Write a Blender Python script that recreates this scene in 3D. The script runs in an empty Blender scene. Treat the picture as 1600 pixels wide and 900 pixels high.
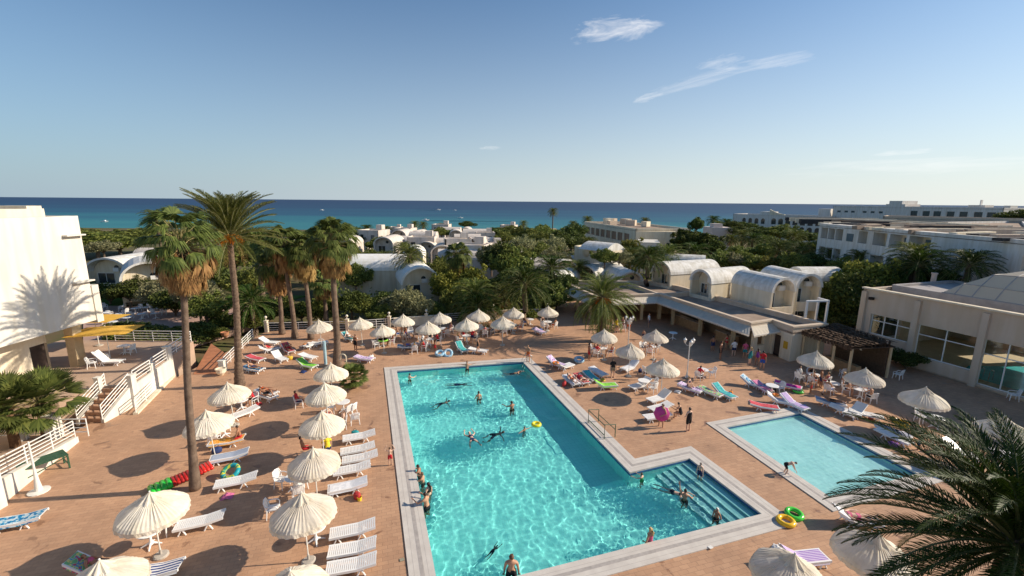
import bpy, bmesh, math, random
from math import sin, cos, pi, radians as R
from mathutils import Vector, Matrix, noise
random.seed(7)
sc = bpy.context.scene

# ---------------------------------------------------------------- camera
HC, PITCH, ROLL, FPX = 14.3, math.atan(135.5/690), R(.5), 690.0
cam = bpy.data.cameras.new('camera'); cam.lens = 690/1600*36; cam.sensor_width = 36
cam.clip_end = 60000; cam.clip_start = .1
camo = bpy.data.objects.new('camera', cam); sc.collection.objects.link(camo); sc.camera = camo
_f = Vector((0, cos(PITCH), -sin(PITCH))); _u = Vector((0, sin(PITCH), cos(PITCH))); _r = Vector((1, 0, 0))
_r2 = _r*cos(ROLL) + _u*sin(ROLL); _u2 = _u*cos(ROLL) - _r*sin(ROLL)
camo.matrix_world = Matrix((( _r2.x,_u2.x,-_f.x,0),(_r2.y,_u2.y,-_f.y,0),(_r2.z,_u2.z,-_f.z,HC),(0,0,0,1)))
def P(px, py, z=0.0):
    """world point at height z seen at photo pixel (px, py) -- how the place was surveyed"""
    d = _r2*(px-800) + _u2*(450-py) + _f*FPX
    t = (z-HC)/d.z
    return Vector((d.x*t, d.y*t, z))

# ---------------------------------------------------------------- light and sky
SUN_EL, SUN_AZ = R(29), R(82.5)     # azimuth from +Y towards +X
sun = bpy.data.lights.new('sun', 'SUN'); sun.energy = 5.0; sun.angle = R(.55); sun.color = (1, .87, .70)
suno = bpy.data.objects.new('sun', sun); sc.collection.objects.link(suno)
SD = Vector((sin(SUN_AZ)*cos(SUN_EL), cos(SUN_AZ)*cos(SUN_EL), sin(SUN_EL)))
suno.rotation_euler = SD.to_track_quat('Z', 'Y').to_euler()
suno.location = (60, 10, 60)
sc.view_settings.view_transform = 'Standard'; sc.view_settings.look = 'None'
sc.view_settings.exposure = .35; sc.view_settings.gamma = 1; sc.view_settings.use_curve_mapping = False

w = bpy.data.worlds.new('World'); sc.world = w; w.use_nodes = True
nt = w.node_tree; nt.nodes.clear()
def N(t, ty, **k):
    n = t.nodes.new(ty)
    for a, b in k.items():
        if a == 'inp':
            for i, v in b.items(): n.inputs[i].default_value = v
        else: setattr(n, a, b)
    return n
def M2(op, a, b=None, c=None, clamp=False):
    n = N(nt, 'ShaderNodeMath', operation=op); n.use_clamp = clamp
    for i, v in enumerate((a, b, c)):
        if v is None: continue
        if isinstance(v, (int, float)): n.inputs[i].default_value = v
        else: nt.links.new(v, n.inputs[i])
    return n.outputs[0]
sky = N(nt, 'ShaderNodeTexSky', sky_type='NISHITA', sun_disc=False, sun_elevation=SUN_EL, sun_rotation=SUN_AZ, altitude=0, air_density=1.0, dust_density=.6, ozone_density=2.2)
bg = N(nt, 'ShaderNodeBackground'); bg.inputs[1].default_value = .088
ow = N(nt, 'ShaderNodeOutputWorld')
gt = N(nt, 'ShaderNodeTexCoord'); sep = N(nt, 'ShaderNodeSeparateXYZ'); nt.links.new(gt.outputs['Generated'], sep.inputs[0])
# pale sea air near the horizon, stronger towards the sun
hz = M2('POWER', M2('SUBTRACT', 1, M2('MULTIPLY', M2('MAXIMUM', sep.outputs[2], 0), 1.75), None, True), 2.1)
sx_ = M2('MULTIPLY_ADD', sep.outputs[0], .5, .5)
hzc = N(nt, 'ShaderNodeMix', data_type='RGBA'); hzc.inputs[6].default_value = (2.9,4.0,4.9,1); hzc.inputs[7].default_value = (8.6,8.6,8.1,1); nt.links.new(sx_, hzc.inputs[0])
mxh = N(nt, 'ShaderNodeMix', data_type='RGBA'); nt.links.new(M2('MULTIPLY', hz, .92), mxh.inputs[0]); tn = N(nt,'ShaderNodeMix',data_type='RGBA',blend_type='MULTIPLY'); tn.inputs[0].default_value = 1; tn.inputs[7].default_value = (.64,.92,1.10,1); nt.links.new(sky.outputs[0], tn.inputs[6]); nt.links.new(tn.outputs[2], mxh.inputs[6]); nt.links.new(hzc.outputs[2], mxh.inputs[7])
def cloud(px, py, wx, wy, rot, seed, dens, prev):
    """wisp of cloud fixed to a direction of the sky"""
    d = (_r2*(px-800)+_u2*(450-py)+_f*FPX).normalized(); e1 = d.cross(Vector((0,0,1))).normalized(); e2 = e1.cross(d)
    a1 = e1*cos(rot)+e2*sin(rot); a2 = e2*cos(rot)-e1*sin(rot); out = []
    for a, k in ((a1,wx),(a2,wy)):
        n = N(nt,'ShaderNodeVectorMath',operation='DOT_PRODUCT'); nt.links.new(gt.outputs['Generated'], n.inputs[0]); n.inputs[1].default_value = a; out.append(M2('DIVIDE', n.outputs['Value'], k))
    cb = N(nt,'ShaderNodeCombineXYZ'); nt.links.new(out[0], cb.inputs[0]); nt.links.new(M2('MULTIPLY',out[1],1.0), cb.inputs[1]); cb.inputs[2].default_value = seed
    n1 = N(nt,'ShaderNodeTexNoise',inp={'Scale':1.3,'Detail':7,'Roughness':.62,'Distortion':.5}); nt.links.new(cb.outputs[0], n1.inputs['Vector'])
    r2 = M2('ADD', M2('MULTIPLY',out[0],out[0]), M2('MULTIPLY',out[1],out[1])); fall = M2('SUBTRACT', 1, r2, None, True)
    fr = N(nt,'ShaderNodeVectorMath',operation='DOT_PRODUCT'); nt.links.new(gt.outputs['Generated'], fr.inputs[0]); fr.inputs[1].default_value = d
    v = M2('MULTIPLY', M2('MULTIPLY', M2('SUBTRACT', M2('ADD', M2('MULTIPLY',fall,.50), M2('MULTIPLY',n1.outputs[0],1.5)), .93), dens, None, True), M2('MULTIPLY', M2('MULTIPLY', fall, 3.0, None, True), M2('GREATER_THAN', fr.outputs['Value'], 0)))
    m = N(nt,'ShaderNodeMix',data_type='RGBA'); nt.links.new(v, m.inputs[0]); nt.links.new(prev, m.inputs[6]); m.inputs[7].default_value = (11,10.6,10.3,1); return m.outputs[2]
c_ = mxh.outputs[2]
for q in ((958,46,.10,.030,.05,2,1.25),(1105,122,.15,.015,.2,5,.45),(1200,99,.11,.014,.07,9,.6),(1125,96,.05,.014,.1,14,.4),(1012,152,.035,.010,.2,17,.6),(765,231,.03,.006,0,21,.5),(1400,262,.22,.018,.02,25,.5),(1410,238,.05,.006,.02,31,.5)): c_ = cloud(*q, c_)
nt.links.new(c_, bg.inputs[0]); nt.links.new(bg.outputs[0], ow.inputs[0])

# ---------------------------------------------------------------- helpers
COL = sc.collection
def new_mesh(name, v, f, smooth=False):
    me = bpy.data.meshes.new(name); me.from_pydata([tuple(p) for p in v], [], f)
    if smooth: me.shade_smooth()
    return me
class MB:
    """collects shapes, then links them as one mesh object"""
    def __init__(s): s.v = []; s.f = []; s.M = None
    def add(s, v, f):
        k = len(s.v)
        s.v += [s.M @ Vector(p) for p in v] if s.M else [Vector(p) for p in v]
        s.f += [tuple(i+k for i in q) for q in f]
    def box(s, x0, x1, y0, y1, z0, z1):
        s.add([(x0,y0,z0),(x1,y0,z0),(x1,y1,z0),(x0,y1,z0),(x0,y0,z1),(x1,y0,z1),(x1,y1,z1),(x0,y1,z1)],
              [(0,3,2,1),(4,5,6,7),(0,1,5,4),(1,2,6,5),(2,3,7,6),(3,0,4,7)])
    def cbox(s, c, sx, sy, sz, rz=0, rx=0, ry=0):
        m = Matrix.Translation(c) @ Matrix.Rotation(rz,4,'Z') @ Matrix.Rotation(ry,4,'Y') @ Matrix.Rotation(rx,4,'X')
        a,b,d = sx/2,sy/2,sz/2
        s.add([m@Vector(p) for p in [(-a,-b,-d),(a,-b,-d),(a,b,-d),(-a,b,-d),(-a,-b,d),(a,-b,d),(a,b,d),(-a,b,d)]],
              [(0,3,2,1),(4,5,6,7),(0,1,5,4),(1,2,6,5),(2,3,7,6),(3,0,4,7)])
    def prism(s, poly, z0, z1):
        n = len(poly)
        a = sum(poly[i][0]*poly[(i+1)%n][1]-poly[(i+1)%n][0]*poly[i][1] for i in range(n))
        if a < 0: poly = poly[::-1]
        s.add([(p[0],p[1],z0) for p in poly]+[(p[0],p[1],z1) for p in poly],
              [tuple(range(n))[::-1], tuple(range(n,2*n))]+[(i,(i+1)%n,n+(i+1)%n,n+i) for i in range(n)])
    def tube(s, pts, r, n=6, cap=True):
        pts = [Vector(p) for p in pts]; m = len(pts)
        rr = r if isinstance(r, (list, tuple)) else [r]*m
        vs = []; fs = []
        ref = Vector((0,0,1))
        for i, p in enumerate(pts):
            d = (pts[min(i+1,m-1)]-pts[max(i-1,0)]).normalized()
            q = ref if abs(d.dot(ref)) < .95 else Vector((1,0,0))
            a = d.cross(q).normalized(); b = a.cross(d)
            vs += [p + (a*cos(2*pi*k/n)+b*sin(2*pi*k/n))*rr[i] for k in range(n)]
        for i in range(m-1):
            fs += [(i*n+k, i*n+(k+1)%n, (i+1)*n+(k+1)%n, (i+1)*n+k) for k in range(n)]
        if cap: fs += [tuple(range(n))[::-1], tuple(range((m-1)*n, m*n))]
        s.add(vs, fs)
    def lathe(s, prof, n=16, c=(0,0,0)):
        vs = [(c[0]+r*cos(2*pi*k/n), c[1]+r*sin(2*pi*k/n), c[2]+z) for r, z in prof for k in range(n)]
        m = len(prof)
        fs = [(i*n+k, i*n+(k+1)%n, (i+1)*n+(k+1)%n, (i+1)*n+k) for i in range(m-1) for k in range(n)]
        fs += [tuple(range(n))[::-1], tuple(range((m-1)*n, m*n))]
        s.add(vs, fs)
    def ball(s, c, rx, ry=None, rz=None, n=10, m=6):
        ry = ry or rx; rz = rz or rx
        vs = [(c[0],c[1],c[2]-rz)]
        for i in range(1, m):
            a = -pi/2+pi*i/m
            vs += [(c[0]+rx*cos(a)*cos(2*pi*k/n), c[1]+ry*cos(a)*sin(2*pi*k/n), c[2]+rz*sin(a)) for k in range(n)]
        vs.append((c[0],c[1],c[2]+rz)); t = len(vs)-1
        fs = [(0, 1+(k+1)%n, 1+k) for k in range(n)]
        for i in range(m-2):
            fs += [(1+i*n+k, 1+i*n+(k+1)%n, 1+(i+1)*n+(k+1)%n, 1+(i+1)*n+k) for k in range(n)]
        fs += [(1+(m-2)*n+k, 1+(m-2)*n+(k+1)%n, t) for k in range(n)]
        s.add(vs, fs)
    def torus(s, c, R_, r, n=28, m=10, tilt=None):
        vs = []
        for i in range(n):
            a = 2*pi*i/n
            for k in range(m):
                b = 2*pi*k/m
                p = Vector(((R_+r*cos(b))*cos(a), (R_+r*cos(b))*sin(a), r*sin(b)))
                if tilt: p = tilt @ p
                vs.append(p+Vector(c))
        s.add(vs, [(i*m+k, ((i+1)%n)*m+k, ((i+1)%n)*m+(k+1)%m, i*m+(k+1)%m) for i in range(n) for k in range(m)])
    def quad(s, a, b, c, d): s.add([a,b,c,d], [(0,1,2,3)])
    def build(s, name, mt, parent=None, smooth=False, **tags):
        o = bpy.data.objects.new(name, new_mesh(name, s.v, s.f, smooth))
        o.data.materials.append(mt); COL.objects.link(o)
        if parent: o.parent = parent
        for k, v in tags.items(): o[k] = v
        return o
def tag(o, label, cat, group=None):
    o['label'] = label; o['category'] = cat
    if group: o['group'] = group
    return o
def thing(name, label, cat, loc=(0,0,0), rz=0, group=None):
    o = bpy.data.objects.new(name, None); COL.objects.link(o); o.location = loc; o.rotation_euler = (0,0,rz)
    o.empty_display_size = .2
    return tag(o, label, cat, group)
def copy_tree(o, parent=None):
    c = o.copy(); COL.objects.link(c); c.parent = parent
    for ch in o.children: copy_tree(ch, c)
    return c
PROTO = {}
def place(key, make, loc, rz=0, scale=1, label='', cat=None, group=None):
    """first use builds the thing itself, later uses copy it and each of its parts"""
    if key not in PROTO:
        o = make(); PROTO[key] = o
    else: o = copy_tree(PROTO[key])
    o.location = loc; o.rotation_euler = (0,0,rz)
    o.scale = (scale,)*3 if not isinstance(scale, tuple) else scale
    if label: o['label'] = label
    if cat: o['category'] = cat
    if group: o['group'] = group
    elif 'group' in o: del o['group']
    return o
def recolour(o, m, part=None):
    """object-level material on a copied thing or on its parts of one name"""
    for q in [o]+list(o.children):
        if q.type == 'MESH' and (part is None or q.name.split('.')[0] == part):
            q.material_slots[0].link = 'OBJECT'; q.material_slots[0].material = m

# ---------------------------------------------------------------- materials
MATS = {}
def mat(name, c, rough=.6, var=.12, scale=3., bump=0., bscale=None, spec=.4, trans=0, metal=0, coord='Object', streak=0, rnd=0, c2=None, detail=5):
    if name in MATS: return MATS[name]
    m = bpy.data.materials.new(name); m.use_nodes = True; t = m.node_tree; b = t.nodes['Principled BSDF']
    b.inputs['Roughness'].default_value = rough; b.inputs['Specular IOR Level'].default_value = spec
    b.inputs['Metallic'].default_value = metal
    tc = N(t, 'ShaderNodeTexCoord')
    n = N(t, 'ShaderNodeTexNoise', inp={'Scale': scale, 'Detail': detail, 'Roughness': .6})
    t.links.new(tc.outputs[coord], n.inputs['Vector'])
    r = N(t, 'ShaderNodeValToRGB')
    lo = c2 if c2 else tuple(x*(1-var) for x in c)
    hi = c if c2 else tuple(min(1, x*(1+var)) for x in c)
    r.color_ramp.elements[0].position = .32; r.color_ramp.elements[1].position = .68
    r.color_ramp.elements[0].color = (*lo, 1); r.color_ramp.elements[1].color = (*hi, 1)
    t.links.new(n.outputs[0], r.inputs[0]); out = r.outputs[0]
    if streak:
        mp = N(t, 'ShaderNodeMapping'); mp.inputs['Scale'].default_value = (2.2, 2.2, .25)
        n2 = N(t, 'ShaderNodeTexNoise', inp={'Scale': 1.0, 'Detail': 6})
        t.links.new(tc.outputs[coord], mp.inputs[0]); t.links.new(mp.outputs[0], n2.inputs['Vector'])
        r2 = N(t, 'ShaderNodeValToRGB'); r2.color_ramp.elements[0].position = .35; r2.color_ramp.elements[1].position = .6
        k = 1-streak; r2.color_ramp.elements[0].color = (k, k*.97, k*.9, 1); r2.color_ramp.elements[1].color = (1,1,1,1)
        t.links.new(n2.outputs[0], r2.inputs[0])
        mx = N(t, 'ShaderNodeMix', data_type='RGBA', blend_type='MULTIPLY'); mx.inputs[0].default_value = 1
        t.links.new(out, mx.inputs[6]); t.links.new(r2.outputs[0], mx.inputs[7]); out = mx.outputs[2]
    if rnd:
        oi = N(t, 'ShaderNodeObjectInfo'); hs = N(t, 'ShaderNodeHueSaturation')
        mr = N(t, 'ShaderNodeMapRange'); mr.inputs[3].default_value = 1-rnd; mr.inputs[4].default_value = 1+rnd
        t.links.new(oi.outputs['Random'], mr.inputs[0]); t.links.new(mr.outputs[0], hs.inputs['Value'])
        mr2 = N(t, 'ShaderNodeMapRange'); mr2.inputs[3].default_value = .5-rnd*.08; mr2.inputs[4].default_value = .5+rnd*.06
        t.links.new(oi.outputs['Random'], mr2.inputs[0]); t.links.new(mr2.outputs[0], hs.inputs['Hue'])
        t.links.new(out, hs.inputs['Color']); out = hs.outputs[0]
    t.links.new(out, b.inputs['Base Color'])
    if bump:
        n3 = N(t, 'ShaderNodeTexNoise', inp={'Scale': bscale or scale*6, 'Detail': 4})
        t.links.new(tc.outputs[coord], n3.inputs['Vector'])
        bp = N(t, 'ShaderNodeBump'); bp.inputs['Strength'].default_value = bump; bp.inputs['Distance'].default_value = .02
        t.links.new(n3.outputs[0], bp.inputs['Height']); t.links.new(bp.outputs[0], b.inputs['Normal'])
    if trans:      # thin leaves and cloth: part of the light passes through
        td = N(t, 'ShaderNodeBsdfTranslucent'); ms = N(t, 'ShaderNodeMixShader'); ms.inputs[0].default_value = trans
        o = t.nodes['Material Output']
        t.links.new(out, td.inputs[0]); t.links.new(b.outputs[0], ms.inputs[1]); t.links.new(td.outputs[0], ms.inputs[2])
        t.links.new(ms.outputs[0], o.inputs[0])
    MATS[name] = m; return m

plaster = mat('cream_plaster', (.76,.67,.52), .85, .05, .6, .25, 30, .2, streak=.12)
plaster_w = mat('white_plaster', (.68,.65,.59), .85, .03, .4, .2, 30, .2, streak=.05)
fresh_white = mat('fresh_whitewash', (.86,.84,.80), .75, .04, 1, .1, 20, .25, streak=.08)
plaster_far = mat('far_white_plaster', (.72,.69,.65), .85, .05, .2, 0, None, .2, streak=.15)
plaster_tan = mat('tan_plaster', (.60,.49,.385), .85, .05, .4, .2, 30, .2, streak=.06)
vaultm = mat('weathered_whitewash', (.80,.78,.74), .8, .1, 1.5, .3, 14, .25, streak=.22, c2=(.64,.62,.58))
roof_gravel = mat('roof_screed', (.40,.31,.24), .95, .2, .8, .4, 20, .1, c2=(.27,.20,.155))
roof_black = mat('bitumen_roof', (.035,.033,.036), .7, .3, 1.2, .3, 10, .3)
white_metal = mat('white_painted_metal', (.78,.76,.72), .45, .04, 4)
white_plastic = mat('white_plastic', (.82,.81,.79), .35, .03, 2, spec=.45, rnd=.04)
canvas = mat('cream_canvas', (.84,.78,.66), .85, .06, 3, .2, 60, .1, trans=.28, rnd=.09, streak=.12)
awning_m = mat('awning_canvas', (.70,.63,.52), .85, .07, 2, .2, 40, .1, trans=.2)
villa_far = mat('sunbaked_render', (.66,.59,.53), .9, .08, .8, 0, None, .2, streak=.15)
dark_glass = mat('dark_glass', (.04,.05,.055), .12, .2, .5, spec=.8)
darkm = mat('dark_interior', (.03,.022,.018), .9, .2)
pole_m = mat('pole_white', (.72,.70,.64), .4, .04)
stone_pav = mat('sandstone_floor', (.44,.31,.225), .85, .1, 1.5, .2, 12, .2)

# ---------------------------------------------------------------- ground, deck, pools
def brick_mat():
    m = bpy.data.materials.new('terracotta_pavers'); m.use_nodes = True; t = m.node_tree; b = t.nodes['Principled BSDF']
    tc = N(t, 'ShaderNodeTexCoord'); mp = N(t, 'ShaderNodeMapping'); mp.inputs['Rotation'].default_value = (0,0,R(-17))
    t.links.new(tc.outputs['Object'], mp.inputs[0])
    br = N(t, 'ShaderNodeTexBrick', offset=.5, inp={'Scale': 1, 'Mortar Size': .010, 'Mortar Smooth': .3, 'Brick Width': .42, 'Row Height': .21, 'Bias': 0,
        'Color1': (.52,.32,.20,1), 'Color2': (.45,.27,.168,1), 'Mortar': (.37,.225,.145,1)})
    t.links.new(mp.outputs[0], br.inputs['Vector'])
    n = N(t, 'ShaderNodeTexNoise', inp={'Scale': .35, 'Detail': 7, 'Roughness': .62}); t.links.new(tc.outputs['Object'], n.inputs['Vector'])
    r = N(t, 'ShaderNodeValToRGB'); e = r.color_ramp.elements
    e[0].position = .3; e[0].color = (.82,.80,.79,1); e[1].position = .62; e[1].color = (1.08,1.04,1.0,1)
    t.links.new(n.outputs[0], r.inputs[0])
    mx = N(t, 'ShaderNodeMix', data_type='RGBA', blend_type='MULTIPLY'); mx.inputs[0].default_value = 1
    t.links.new(br.outputs[0], mx.inputs[6]); t.links.new(r.outputs[0], mx.inputs[7])
    n2 = N(t, 'ShaderNodeTexNoise', inp={'Scale': 3.1, 'Detail': 8, 'Roughness': .7}); t.links.new(tc.outputs['Object'], n2.inputs['Vector'])
    r2 = N(t, 'ShaderNodeValToRGB'); e = r2.color_ramp.elements
    e[0].position = .33; e[0].color = (.62,.58,.56,1); e[1].position = .45; e[1].color = (1,1,1,1)
    t.links.new(n2.outputs[0], r2.inputs[0])
    mx2 = N(t, 'ShaderNodeMix', data_type='RGBA', blend_type='MULTIPLY'); mx2.inputs[0].default_value = .4
    t.links.new(mx.outputs[2], mx2.inputs[6]); t.links.new(r2.outputs[0], mx2.inputs[7])
    # spilled and splashed water: darker, shinier patches
    n4 = N(t, 'ShaderNodeTexNoise', inp={'Scale': .9, 'Detail': 5, 'Roughness': .55, 'Distortion': .6}); t.links.new(tc.outputs['Object'], n4.inputs['Vector'])
    r4 = N(t, 'ShaderNodeValToRGB'); e = r4.color_ramp.elements; e[0].position = .615; e[0].color = (0,0,0,1); e[1].position = .66; e[1].color = (1,1,1,1)
    t.links.new(n4.outputs[0], r4.inputs[0])
    mx3 = N(t, 'ShaderNodeMix', data_type='RGBA', blend_type='MULTIPLY'); mx3.inputs[7].default_value = (.62,.58,.56,1)
    t.links.new(r4.outputs[0], mx3.inputs[0]); t.links.new(mx2.outputs[2], mx3.inputs[6])
    mrr = N(t, 'ShaderNodeMapRange'); mrr.inputs[3].default_value = .74; mrr.inputs[4].default_value = .3; t.links.new(r4.outputs[0], mrr.inputs[0])
    t.links.new(mrr.outputs[0], b.inputs['Roughness'])
    t.links.new(mx3.outputs[2], b.inputs['Base Color']); b.inputs['Specular IOR Level'].default_value = .3
    bp = N(t, 'ShaderNodeBump'); bp.inputs['Strength'].default_value = .5; bp.inputs['Distance'].default_value = .01
    inv = N(t, 'ShaderNodeMath', operation='SUBTRACT'); inv.inputs[0].default_value = 1
    t.links.new(br.outputs['Fac'], inv.inputs[1]); t.links.new(inv.outputs[0], bp.inputs['Height']); t.links.new(bp.outputs[0], b.inputs['Normal'])
    return m
deck_m = brick_mat()
def inter(a, b, c, d):
    a, b, c, d = [Vector((q[0], q[1])) for q in (a, b, c, d)]
    u = b-a; v = d-c; w_ = c-a
    k = (w_.x*v.y-w_.y*v.x)/(u.x*v.y-u.y*v.x); p = a+u*k
    return Vector((p.x, p.y, 0))
pA, pB, pD, pE, pF, pG, pP = [P(*q) for q in [(620,580),(817,566),(984,739),(1077,717),(1190,804),(840,893),(681,900)]]
pC = inter(pF, pG, pA, pP)
POOL = [pA, pC, pF, pE, pD, pB]          # counter-clockwise
kA, kB, kC, kD = [P(*q) for q in [(1134,668),(1250,646),(1434,741),(1296,777)]]
KID = [kA, kD, kC, kB]
def offset(poly, d):
    n = len(poly); out = []
    for i in range(n):
        a, b, c = [Vector((q[0], q[1])) for q in (poly[i-1], poly[i], poly[(i+1)%n])]
        u = (b-a).normalized(); v = (c-b).normalized()
        n1 = Vector((u.y,-u.x)); n2 = Vector((v.y,-v.x))
        k = (n1+n2).normalized(); s_ = d/max(.3, k.dot(n1))
        out.append(Vector((b.x+k.x*s_, b.y+k.y*s_, 0)))
    return out
def fill(name, outer, holes, z, m, **tags):
    bm = bmesh.new(); es = []
    for loop in [outer]+holes:
        vs = [bm.verts.new((p[0], p[1], z)) for p in loop]
        es += [bm.edges.new((vs[i], vs[(i+1)%len(vs)])) for i in range(len(vs))]
    bmesh.ops.triangle_fill(bm, edges=es, use_beauty=True)
    bmesh.ops.recalc_face_normals(bm, faces=bm.faces)
    if sum(f.normal.z*f.calc_area() for f in bm.faces) < 0: bmesh.ops.reverse_faces(bm, faces=bm.faces)
    me = bpy.data.meshes.new(name); bm.to_mesh(me); bm.free(); me.materials.append(m)
    o = bpy.data.objects.new(name, me); COL.objects.link(o)
    for k, v in tags.items(): o[k] = v
    return o
CO = 1.0
poolO, kidO = offset(POOL, CO), offset(KID, .85)
deck_outer = [(-27.2,-6),(44,-6),(44,26),(36.5,45),(31,47),(27,56),(14,66),(7,62),(4.5,54.2),(-3,53.3),(-10.3,50.2),(-18.2,47.6),(-23,47.9),(-27,46.6),(-27.2,34)]
fill('pool_deck', deck_outer, [poolO, kidO], 0, deck_m, kind='structure')
# deck edge skirt, so that the deck is a slab
mb = MB()
for i in range(len(deck_outer)):
    a, b = deck_outer[i], deck_outer[(i+1)%len(deck_outer)]
    mb.quad((a[0],a[1],-1.2),(b[0],b[1],-1.2),(b[0],b[1],0),(a[0],a[1],0))
mb.build('deck_edge', plaster, kind='structure')

def tile_mat(name, c1, c2, mort, sz):
    m = bpy.data.materials.new(name); m.use_nodes = True; t = m.node_tree; b = t.nodes['Principled BSDF']
    tc = N(t, 'ShaderNodeTexCoord'); mp = N(t, 'ShaderNodeMapping'); mp.inputs['Rotation'].default_value = (0,0,R(-17))
    t.links.new(tc.outputs['Object'], mp.inputs[0])
    br = N(t, 'ShaderNodeTexBrick', offset=0, inp={'Scale': 1, 'Mortar Size': .006, 'Brick Width': sz, 'Row Height': sz, 'Color1': (*c1,1), 'Color2': (*c2,1), 'Mortar': (*mort,1)})
    t.links.new(mp.outputs[0], br.inputs['Vector'])
    n = N(t, 'ShaderNodeTexNoise', inp={'Scale': .6, 'Detail': 5}); t.links.new(tc.outputs['Object'], n.inputs['Vector'])
    r = N(t, 'ShaderNodeValToRGB'); e = r.color_ramp.elements
    e[0].position = .35; e[0].color = (.86,.9,.9,1); e[1].position = .65; e[1].color = (1,1,1,1)
    t.links.new(n.outputs[0], r.inputs[0])
    mx = N(t, 'ShaderNodeMix', data_type='RGBA', blend_type='MULTIPLY'); mx.inputs[0].default_value = 1
    t.links.new(br.outputs[0], mx.inputs[6]); t.links.new(r.outputs[0], mx.inputs[7])
    t.links.new(mx.outputs[2], b.inputs['Base Color']); b.inputs['Roughness'].default_value = .4
    return m
tile_m = tile_mat('turquoise_pool_tile', (.36,.88,.83), (.33,.85,.80), (.22,.66,.64), .3)
tile_k = tile_mat('pale_aqua_tile', (.56,.85,.83), (.52,.82,.80), (.42,.70,.69), .25)
tile_step = tile_mat('blue_step_tile', (.36,.64,.66), (.33,.61,.63), (.27,.5,.53), .15)
blue_line = mat('dark_blue_tile', (.04,.13,.30), .3, .15, 8)
coping_m = mat('pale_stone_coping', (.64,.59,.53), .7, .12, 1.6, .25, 16, .3, streak=0, c2=(.54,.49,.44))
grate_m = mat('overflow_grate', (.40,.36,.33), .7, .15, 6)

def ring(mb, inner, outer, z0, z1):
    n = len(inner)
    for i in range(n):
        j = (i+1)%n
        a, b, c, d = inner[i], inner[j], outer[j], outer[i]
        mb.quad((a.x,a.y,z1),(d.x,d.y,z1),(c.x,c.y,z1),(b.x,b.y,z1))
        mb.quad((a.x,a.y,z0),(a.x,a.y,z1),(b.x,b.y,z1),(b.x,b.y,z0))
        mb.quad((d.x,d.y,z1),(d.x,d.y,z0),(c.x,c.y,z0),(c.x,c.y,z1))
def receiver(o): o.cycles.is_caustics_receiver = True; return o
def coping(poly, wd, name):
    mb = MB(); ring(mb, poly, offset(poly, wd), -.14, .045); o = mb.build(name, coping_m, kind='structure')
    mb = MB(); ring(mb, offset(poly, wd*.40), offset(poly, wd*.56), .02, .049); mb.build('overflow_channel', grate_m, kind='structure')
    mb = MB()      # joints of the coping stones
    for q in (.24, .78): ring(mb, offset(poly, wd*q), offset(poly, wd*q+.012), .02, .0465)
    mb.build('coping_joint', grate_m, kind='structure')
coping(POOL, CO, 'pool_coping'); coping(KID, .85, 'children_pool_coping')
def basin(poly, depth, m, name, z_top=-.2):
    n = len(poly)
    mb = MB(); mb.add([(p.x,p.y,-depth) for p in poly], [tuple(range(n))])
    mb.add([(p.x,p.y,z) for z in (-depth, z_top) for p in poly], [(i, n+i, n+(i+1)%n, (i+1)%n) for i in range(n)])
    receiver(mb.build(name, m, kind='structure'))
    mb = MB(); q = offset(poly, -.004)
    mb.add([(p.x,p.y,z) for z in (z_top, -.04) for p in q], [(i, n+i, n+(i+1)%n, (i+1)%n) for i in range(n)])
    receiver(mb.build(name+'_waterline', blue_line, kind='structure'))
basin(POOL, 1.35, tile_m, 'pool_basin'); basin(KID, .45, tile_k, 'children_pool_basin')
# bench floor and steps of the alcove, descending from edge pE-pF towards the pool
un = (pD-pE).normalized(); ue = (pF-pE)
mb = MB(); mbn = MB()
nst = 5
def lerp(a, b, t): return a+(b-a)*t
depth_al = .95
dirc = lerp((pD-pE).normalized(), (pG-pF).normalized(), .5).normalized()
for k in range(nst):
    o0, o1 = .02+.44*k, .02+.44*(k+1)
    q = [pE+(pD-pE).normalized()*o0, pE+(pD-pE).normalized()*o1, pF+(pG-pF).normalized()*o1, pF+(pG-pF).normalized()*o0]
    mb.prism([(p.x,p.y) for p in q], -1.34, -.24-.17*k)
    q2 = [pE+(pD-pE).normalized()*(o1-.10), pE+(pD-pE).normalized()*(o1+.004), pF+(pG-pF).normalized()*(o1+.004), pF+(pG-pF).normalized()*(o1-.10)]
    mbn.prism([(p.x,p.y) for p in q2], -.30-.17*k, -.236-.17*k)
receiver(mb.build('pool_steps', tile_step, kind='structure')); receiver(mbn.build('step_nosing', tile_k, kind='structure'))
mb = MB()
q = [pE+(pD-pE).normalized()*2.21, pD+(pD-pE)*.35, pD+(pF-pE)+(pD-pE)*.35, pF+(pG-pF).normalized()*2.21]
mb.add([(p.x,p.y,z) for p,z in zip(q,(-1.1,-1.345,-1.345,-1.1))], [(0,1,2,3)]); receiver(mb.build('shallow_floor', tile_m, kind='structure'))

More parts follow.
